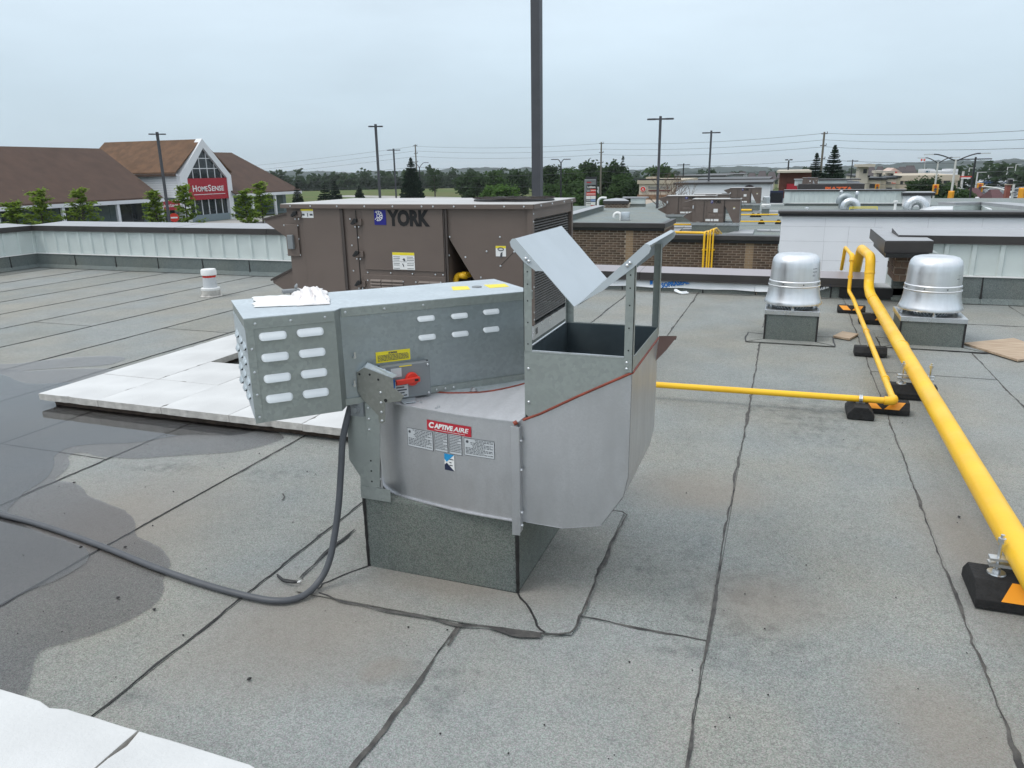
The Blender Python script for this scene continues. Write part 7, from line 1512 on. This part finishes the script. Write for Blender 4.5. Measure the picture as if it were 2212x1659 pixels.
# houses far behind with dark roofs
def house(x0, x1, zt_, d, lab):
    t = thing('house', lab, 'house', (x0, d, G), 'dark-roofed houses beyond the shops'); h = zt_-G; ze = G+h*.55; block('wall', x0+.6, d+.6, G-8, x1-.6, d+10, ze, M_BEIGE, t); m = MB(); rdg = (x1-x0)*.22; m.add([(x0, d, ze), (x1, d, ze), (x1, d+11, ze), (x0, d+11, ze), (x0+rdg, d+5.5, zt_), (x1-rdg, d+5.5, zt_)], [(0, 1, 5, 4), (1, 2, 5), (2, 3, 4, 5), (3, 0, 4), (0, 3, 2, 1)]); m.build('roof', M_ROOFD, t)
for k, ((x0, zt_), (x1, _), d) in enumerate([((-19.87, -0.52), (-16.55, -0.56), 260), ((-17.21, -0.4), (-13.8, -0.44), 270), ((-13.3, -0.73), (-10.1, -0.77), 255), ((-10.94, -0.3), (-7.53, -0.34), 275), ((-7.44, -0.57), (-4.22, -0.61), 262), ((-4.54, -0.33), (-1.44, -0.37), 280), ((-25.7, -1.17), (-22.2, -1.21), 300), ((23.05, 0.51), (25.8, 0.47), 270), ((26.53, 0.6), (29.26, 0.55), 280), ((29.48, 0.53), (32.06, 0.49), 250), ((32.97, 0.8), (36.85, 0.74), 265), ((27.9, 0.25), (29.58, 0.23), 240)]):
    house(x0, x1, zt_, d, ('dark-roofed house %s in the row beyond the shops' % ('first from the left', 'second from the left', 'third', 'fourth', 'fifth', 'sixth before the red brick building', 'leftmost behind', 'left of the pale gable', 'second left of the pale gable', 'right behind the pale gable', 'large, right of the pale gable', 'small, touching the pale gable')[k]))
# the beige plaza
def bshop(a, b, ztop, d, dep, mt, lab, cap=None, wins=()):
    t = shop(a[0], b[0], ztop, d, dep, mt, lab, cap, M_BLACKM if cap and cap < .6 else M_BEIGE)
    for (xa, za), (xb, zb_) in wins: block('window', min(xa, xb), d-.06, min(za, zb_), max(xa, xb), d-.002, max(za, zb_), M_DKWIN, t)
    return t
bshop((18.07, -0.82), (26.98, -0.64), -0.48, 150, 30, M_BEIGE, 'long beige plaza block with dark windows at the right', .9, [[(18.12, -1.32), (18.56, -1.93)], [(18.87, -1.33), (19.8, -1.93)], [(20.61, -1.35), (21.1, -1.94)], [(23.71, -1.32), (24.52, -1.91)], [(24.83, -1.31), (25.78, -1.91)], [(21.55, -0.94), (21.79, -1.12)]])
bshop((8.6, -0.22), (10.23, -0.24), 0.05, 118, 20, M_BEIGE2, 'beige plaza block with stepped black-edged roof, left part', .22)
t_ = bshop((10.57, -0.31), (12.23, -0.32), -0.34, 122, 16, M_BEIGE2, 'beige plaza shop with awning sign, second from the left', .3, [[(10.81, -1.19), (12.11, -1.74)]])
bshop((12.63, -0.39), (13.34, -0.4), -0.47, 126, 16, M_BEIGE, 'narrow beige plaza shop in the middle of the row', .22)
t_ = bshop((13.79, -0.46), (15.13, -0.48), -0.42, 130, 16, M_BEIGE2, 'beige plaza shop with black and red projecting letters', .22, [[(13.88, -1.92), (14.69, -2.19)]])
for a, b, mt in (((13.8, -0.93), (14.43, -1.32), M_PRINT), ((14.55, -1.14), (15.1, -1.33), M_RED)):
    m = MB(); n_ = 5
    for q in range(n_): m.box((a[0]+(b[0]-a[0])*q/n_, 129.7, b[1]), (a[0]+(b[0]-a[0])*(q+.7)/n_, 129.9, a[1] if q == 0 else b[1]+(a[1]-b[1])*.5))
    m.build('sign_letters', mt, t_)
bshop((15.59, -0.54), (16.19, -0.55), -0.33, 134, 16, M_BEIGE, 'beige plaza end shop next to the long block', .2)
for a, b, zt_, d, lab in (((13.29, -0.05), (14.13, -0.06), 0.14, 140, 'beige roof tower left of the pale gable, with dark opening'), ((15.4, -0.11), (16.15, -0.12), 0.05, 143, 'second beige roof tower below the pale gable, with dark opening'), ((8.48, 0.98), (9.57, 0.96), 1.23, 112, 'tallest beige tower with flat overhanging roof')):
    t_ = shop(a[0], b[0], zt_, d, 5, M_BEIGE2, lab, None); w_ = b[0]-a[0]; block('opening', a[0]+w_*.45, d-.05, zt_-w_*(1.0 if d > 120 else .75), a[0]+w_*.85, d-.002, zt_-w_*.25, M_DKWIN, t_); block('roof_slab', a[0]-.3, d-.8, zt_, b[0]+w_*(.1 if d > 120 else .65), d+5.5, zt_+.35, M_BEIGE2, t_)
pg = thing('gabled_shop', 'pale pink gabled shop front with red sign in the plaza', 'building', (20.074, 190.0, -0.4)); a, p_, b = (20.04, -0.4), (21.45, 0.6), (23.04, -0.4)
m = MB(); m.prism([(a[0], 190, G-6), (a[0], 190, a[1]), (p_[0], 190, p_[1]), (b[0], 190, b[1]), (b[0], 190, G-6)], (0, 14, 0)); m.build('gable_wall', mat('pale_pink_stucco', (.56, .42, .36), .9, var=.04), pg); m = MB(); q0, q1 = (20.84, -0.14), (22.08, -0.5)
for k in range(6): m.box((q0[0]+(q1[0]-q0[0])*k/6, 189.7, q1[1]), (q0[0]+(q1[0]-q0[0])*(k+.78)/6, 189.9, q0[1]))
m.build('sign_letters', M_RED, pg)
gt = thing('glass_tower', 'small blue glass lobby with white columns above the plaza', 'building', (28.858, 200.0, -1.077)); a, b = (28.7, 0.18), (31.04, -1.14); block('frame', a[0], 200, b[1]-8, b[0], 208, a[1], M_WHT, gt); q0, q1 = (29.09, -0.12), (30.42, -0.94)
for k in range(2):
    for j in range(2): block('pane', q0[0]+(q1[0]-q0[0])*(k/2)+.1, 199.85, q1[1]+(q0[1]-q1[1])*j/2+.08, q0[0]+(q1[0]-q0[0])*(k+1)/2-.1, 199.98, q1[1]+(q0[1]-q1[1])*(j+1)/2-.08, mat('teal_glass', (.02, .12, .16), .15) if not (k or j) else bpy.data.materials['teal_glass'], gt)
bshop((29.06, -0.31), (30.81, -0.33), -0.08, 180, 14, M_WHT, 'white roof block at the right end above the long beige plaza'); bshop((31.43, -0.38), (32.85, -0.39), 0.24, 184, 10, M_WHT, 'taller white roof block right of the first')
fx, fy, fz = (34.18, 237.55, 2.67); t = thing('flag', 'small red and white flag with a maple leaf on a tall pole', 'flag', (fx, fy, G)); d_ = Vector((fy, -fx, 0)).normalized(); o = Vector((fx, fy, 0)); k_ = 0.011
m = MB(); m.cyl((fx, fy, G), (fx, fy, fz+.4), .08, .05, 6); m.build('pole', M_WPOLE, t)
for ua, ub, mt in ((-100, -70, M_RED), (-70, -30, M_WHITE), (-30, -2, M_RED)): m = MB(); m.obox(o+d_*ua*k_+Vector((0, 0, fz-60*k_)), d_*(ub-ua)*k_, Vector((-d_.y, d_.x, 0))*.05, (0, 0, 55*k_)); m.build('flag_band', mt, t)
m = MB(); cz = fz-32*k_; m.prism([tuple(o+d_*(-50+x)*k_+Vector((0, 0, cz+y*k_))-Vector((-d_.y, d_.x, 0))*.02) for x, y in ((0, 18), (4, 8), (12, 10), (8, 0), (14, -6), (4, -8), (0, -18), (-4, -8), (-14, -6), (-8, 0), (-12, 10), (-4, 8))], tuple(Vector((-d_.y, d_.x, 0))*.01)); m.build('maple_leaf', M_RED, t)
# ------------------------------------------------------------------ traffic lights and the lot at the right
M_TL = mat('traffic_yellow', (.80, .36, .02), .5, var=.04)
def signal(f, d, w_, h, lab, back=False):
    x, y, z = f; t = thing('traffic_light', lab, 'traffic light', (x, y, z), 'yellow traffic lights at the crossing'); d_ = Vector((y, -x, 0)).normalized(); b = Vector((-d_.y, d_.x, 0)); o = Vector((x, y, z))
    m = MB(); m.obox(o-d_*w_/2-Vector((0, 0, h/2)), d_*w_, b*.15, (0, 0, h)); m.build('backboard', M_TL, t, bevel=.04)
    if not back:
        for k in range(3):
            m = MB(); c_ = o+Vector((0, 0, h*(.28-.28*k)))-b*.05; m.cyl(c_, c_-b*.12, w_*.22, w_*.24, 10); m.build('lens', M_PRINT if k else mat('red_lens_off', (.5, .06, .02), .4), t)
    else: m = MB(); m.obox(o-d_*w_*.3-Vector((0, 0, h*.45))-b*.2, d_*w_*.6, b*.2, (0, 0, h*.9)); m.build('housing', M_TL, t, bevel=.04)
    return t
for f, d, w_, h, lab, bk_ in (((15.31, 96.8, -1.22), 98, 0.622, 1.082, 'yellow traffic light on the second street lamp pole', 0), ((13.09, 74.87, -1.24), 76, 0.462, 1.102, 'yellow traffic light seen from behind on the nearest street lamp pole', 1), ((22.24, 109.77, -1.44), 112, 0.68, 1.082, 'yellow traffic light hanging from the mast arm', 0), ((18.49, 75.78, -1.08), 78, 0.495, 1.163, 'yellow traffic light seen from behind at the right frame edge', 1), ((10.82, 111.48, -1.39), 112, 0.557, 0.928, 'yellow traffic light half hidden by the far pale parapet', 0)):
    signal(f, d, w_, h, lab, bk_)
a, b, e = Vector((22.44, 109.73, -1.34)), Vector((22.63, 107.65, -1.3)), Vector((22.92, 97.34, -1.64))
t = thing('mast_arm', 'pale curved mast arm and pole carrying the hanging traffic light', 'traffic light pole', (e.x, e.y, G)); m = MB(); m.tube(cat_rom([tuple(a), tuple(b), tuple(b.lerp(e, .5)+Vector((0, 0, .1))), tuple(e)], 6), .09, 7); m.build('arm', M_WPOLE, t, smooth=60); m = MB(); zt_ = -0.69; m.cyl((e.x, e.y, G), (e.x, e.y, zt_), .16, .12, 8); m.build('pole', M_WPOLE, t, smooth=40); m = MB(); e2 = Vector((18.76, 77.77, -0.87)); m.tube([e, e2], .06, 6); m.build('rear_arm', M_POLE, t)
bpx, bpy_, bpz = (18.93, 81.84, -0.41); t = thing('brick_sign_pillar', 'tall red brick sign pillar with dark lantern top at the right', 'pillar', (bpx, bpy_, G)); k_ = 0.004; block('shaft', bpx-45*k_, bpy_, G, bpx+35*k_, bpy_+.8, bpz, mat('pinkish_red_brick', (.26, .085, .065), .9, var=.2, scale=1), t); block('cap', bpx-60*k_, bpy_-.1, bpz, bpx+70*k_, bpy_+.9, bpz+14*k_, M_BEIGE, t); block('lantern', bpx-10*k_, bpy_+.1, bpz+14.5*k_, bpx+60*k_, bpy_+.7, bpz+120*k_, M_BLACKM, t); block('lantern_cap', bpx-20*k_, bpy_, bpz+120.5*k_, bpx+70*k_, bpy_+.8, bpz+136*k_, M_CAPT, t)
def pavilion(f0, f1, fz, d, lab):
    t = thing('pavilion', lab, 'shelter', (f0, d, G)); ze = fz; hh = .9; m = MB(); m.add([(f0, d, ze), (f1, d, ze), (f1, d+6, ze), (f0, d+6, ze), (f0+(f1-f0)*.25, d+3, ze+hh), (f0+(f1-f0)*.8, d+3, ze+hh)], [(0, 1, 5, 4), (1, 2, 5), (2, 3, 4, 5), (3, 0, 4), (3, 2, 1, 0)]); m.build('roof', mat('maroon_roof', (.085, .030, .034), .8, var=.2), t)
    for x in (f0+.4, f1-.4):
        for y in (d+.4, d+5.6): m = MB(); m.cyl((x, y, G), (x, y, ze), .1, .1, 6); m.build('post', M_PRINT, t)
pavilion(19.53, 20.98, -2.17, 100, 'maroon-roofed cart shelter left of the brick pillar'); pavilion(18.67, 19.97, -1.92, 86, 'maroon-roofed cart shelter directly beside the brick pillar')
gx_, gy_, gz_ = (30.76, 167.19, -1.2); t = thing('gas_station_sign', 'white and red canopy sign on a white pole in the far lot', 'sign', (gx_, gy_, G)); k_ = 0.009; m = MB(); m.cyl((gx_, gy_, G-2), (gx_, gy_, gz_+130*k_), .25, .2, 8); m.build('pole', M_WPOLE, t); block('red_board', gx_-50*k_, gy_-.3, gz_+5*k_, gx_+165*k_, gy_+.3, gz_+28*k_, M_RED, t); block('white_board', gx_-30*k_, gy_-.3, gz_-25*k_, gx_+140*k_, gy_+.3, gz_+4*k_, M_WHITE, t)
for (x, y, z), lab, zb_ in (((36.96, 186.37, -0.55), 'white lamp post right of the red canopy sign', 0), ((66.32, 292.58, -0.36), 'pale distant street lamp at the right, left of two', 0), ((75.3, 321.29, 0.33), 'pale distant pole at the right, rightmost', 0), ((48.41, 255.45, -0.17), 'pale distant street lamp above the red canopy sign', 0), ((67.63, 323.0, 0.58), 'faint distant pole in the middle of the right woods', 0)):
    t = thing('lamp_post', lab, 'lamp post', (x, y, G), 'pale distant lamp posts'); m = MB(); m.cyl((x, y, G-2), (x, y, z), .17, .13, 6); m.build('shaft', M_WPOLE, t); m = MB(); m.box((x-.1, y-.15, z), (x+1.6, y+.15, z+.18)); m.build('lamp_head', M_WPOLE, t)
# cars
CARM = [mat('car_paint_'+n_, c_, .3, .2, var=.03, spec=.6) for n_, c_ in (('white', (.68, .69, .70)), ('silver', (.36, .38, .40)), ('black', (.018, .019, .022)), ('dark grey', (.075, .08, .09)), ('red', (.30, .02, .02)), ('blue', (.03, .07, .17)))]
CN = ('white', 'silver', 'black', 'dark grey', 'red', 'blue'); M_TYRE = mat('tyre', (.012, .012, .012), .9)
def car(x, y, rot, ci, lab, suv=0):
    t = thing('parked_car', lab, 'car', (x, y, G+.07), 'cars in the right parking lot'); t.rotation_euler = (0, 0, rot); ORG[t.name] = (0, 0, 0); h = 1.45+.3*suv
    side_ = [(-2.2, .3), (-2.25, .75), (-2.1, .95+.1*suv), (-1.5, 1.0+.1*suv), (-.9, h-.03), (.7, h), (1.5+.5*suv, 1.05+.1*suv), (2.2, .95+.1*suv), (2.25, .5), (2.15, .3)]
    m = MB(); m.prism([(a, -.88, z) for a, z in side_], (0, 1.76, 0)); m.build('body', CARM[ci], t, bevel=.08)
    m = MB(); win = [(-1.38, 1.02+.1*suv), (-.88, h-.12), (.66, h-.1), (1.32+.45*suv, 1.06+.1*suv)]; m.prism([(a, -.893, z) for a, z in win], (0, 1.786, 0)); m.prism([(-1.52, -.7, 1.0+.1*suv), (-.94, -.62, h-.06), (-.94, .62, h-.06), (-1.52, .7, 1.0+.1*suv)], (-.02, 0, .02)); m.build('windows', M_GLASS, t)
    for wx in (-1.4, 1.4):
        for wy in (-.8, .8): m = MB(); m.cyl((wx, wy-.12, .33), (wx, wy+.12, .33), .33, .33, 12); m.build('wheel', M_TYRE, t)
CP_ = [[(38.989, 215.959), (43.874, 237.46), (44.402, 207.789), (46.609, 212.596), (47.125, 229.181), (58.065, 263.784), (36.074, 171.922), (37.967, 188.268), (49.52, 207.362), (42.014, 171.919), (39.103, 161.184), (51.22, 209.658), (36.9, 196.714), (55.332, 243.936), (61.095, 273.543), (29.72, 187.953), (29.15, 179.134), (29.937, 180.816), (27.172, 168.11), (31.348, 197.651), (27.508, 163.801)]][0]
CW = ['beside the green tree', 'behind the first white one', 'right of the maroon shelter', 'second right of the maroon shelter', 'under the hanging traffic light', 'on the road by the mast arm', 'parked near the shelter post', 'in front of the left shelter', 'behind the brick pillar', 'at the right frame edge', 'dark and nearest by the brick pillar', 'far at the right edge', 'behind the street lamp', 'left of the brick pillar', 'in the distance left of the pillar', 'between the street lamp poles', 'nose towards the second lamp', 'just right of the second lamp', 'nearest below the second lamp', 'behind the white pier', 'beside the leafy tree']
for k, ((x, y), wd) in enumerate(zip(CP_, CW)):
    ci = (0, 0, 1, 1, 2, 0, 0, 3, 1, 0, 3, 1, 2, 3, 5, 0, 1, 0, 2, 4, 1)[k]; car(x, y, .35+PI/2*(k % 3 == 1)+R.gauss(0, .05), ci, f'{CN[ci]} car in the right lot, {wd}', k % 2)
ORD = 'first second third fourth fifth sixth seventh eighth ninth tenth eleventh twelfth thirteenth fourteenth fifteenth sixteenth seventeenth eighteenth nineteenth twentieth'.split()
for k, (x, y) in enumerate([(30.508, 184.568), (32.826, 194.75), (38.367, 208.292), (48.998, 259.751), (52.567, 275.63), (45.737, 232.424), (44.437, 220.833), (64.505, 312.701), (69.815, 335.741), (48.663, 232.012), (62.322, 296.956), (72.743, 344.951), (70.401, 328.907), (49.572, 228.853), (67.475, 311.686), (71.656, 328.422), (48.102, 215.039), (47.091, 207.565), (66.301, 276.638), (69.226, 285.038)]):
    car(x, y, .35+R.gauss(0, .08), (0, 1, 3, 0, 2, 1, 4, 0, 1, 0, 5, 1, 2, 0, 1, 3, 0, 1, 2, 0)[k], f'tiny {CN[(0, 1, 3, 0, 2, 1, 4, 0, 1, 0, 5, 1, 2, 0, 1, 3, 0, 1, 2, 0)[k]]} car in the far right lot, {ORD[k]} from the left', k % 2)
wv = Vector((8.16, 47.3, -0.77)); t = thing('delivery_van', 'white rounded vehicle roof showing over the stucco wall at the right', 'van', (wv.x, wv.y, G)); zt_ = -0.71; m = MB(); m.prism([(wv.x-1.4, wv.y, G+.4), (wv.x-1.5, wv.y, zt_-.8), (wv.x-1.0, wv.y, zt_-.15), (wv.x-.4, wv.y, zt_), (wv.x+2.2, wv.y, zt_), (wv.x+2.3, wv.y, G+.4)], (0, 2.0, 0)); m.build('body', CARM[0], t, bevel=.15)
# ------------------------------------------------------------------ the air
hz = MB(); hz.box((-6500, -300, G-40), (6500, 6500, 60)); ho = hz.build('haze', mat('x', (1, 1, 1)), None); tag(ho, kind='stuff')
hm = bpy.data.materials.new('thin_haze'); hm.use_nodes = True; hm.node_tree.nodes.clear(); ou = hm.node_tree.nodes.new('ShaderNodeOutputMaterial'); pv = hm.node_tree.nodes.new('ShaderNodeVolumePrincipled'); pv.inputs['Color'].default_value = (.93, .97, 1.0, 1); pv.inputs['Density'].default_value = .00013; pv.inputs['Anisotropy'].default_value = .2
hm.node_tree.links.new(pv.outputs[0], ou.inputs['Volume']); ho.data.materials.clear(); ho.data.materials.append(hm)
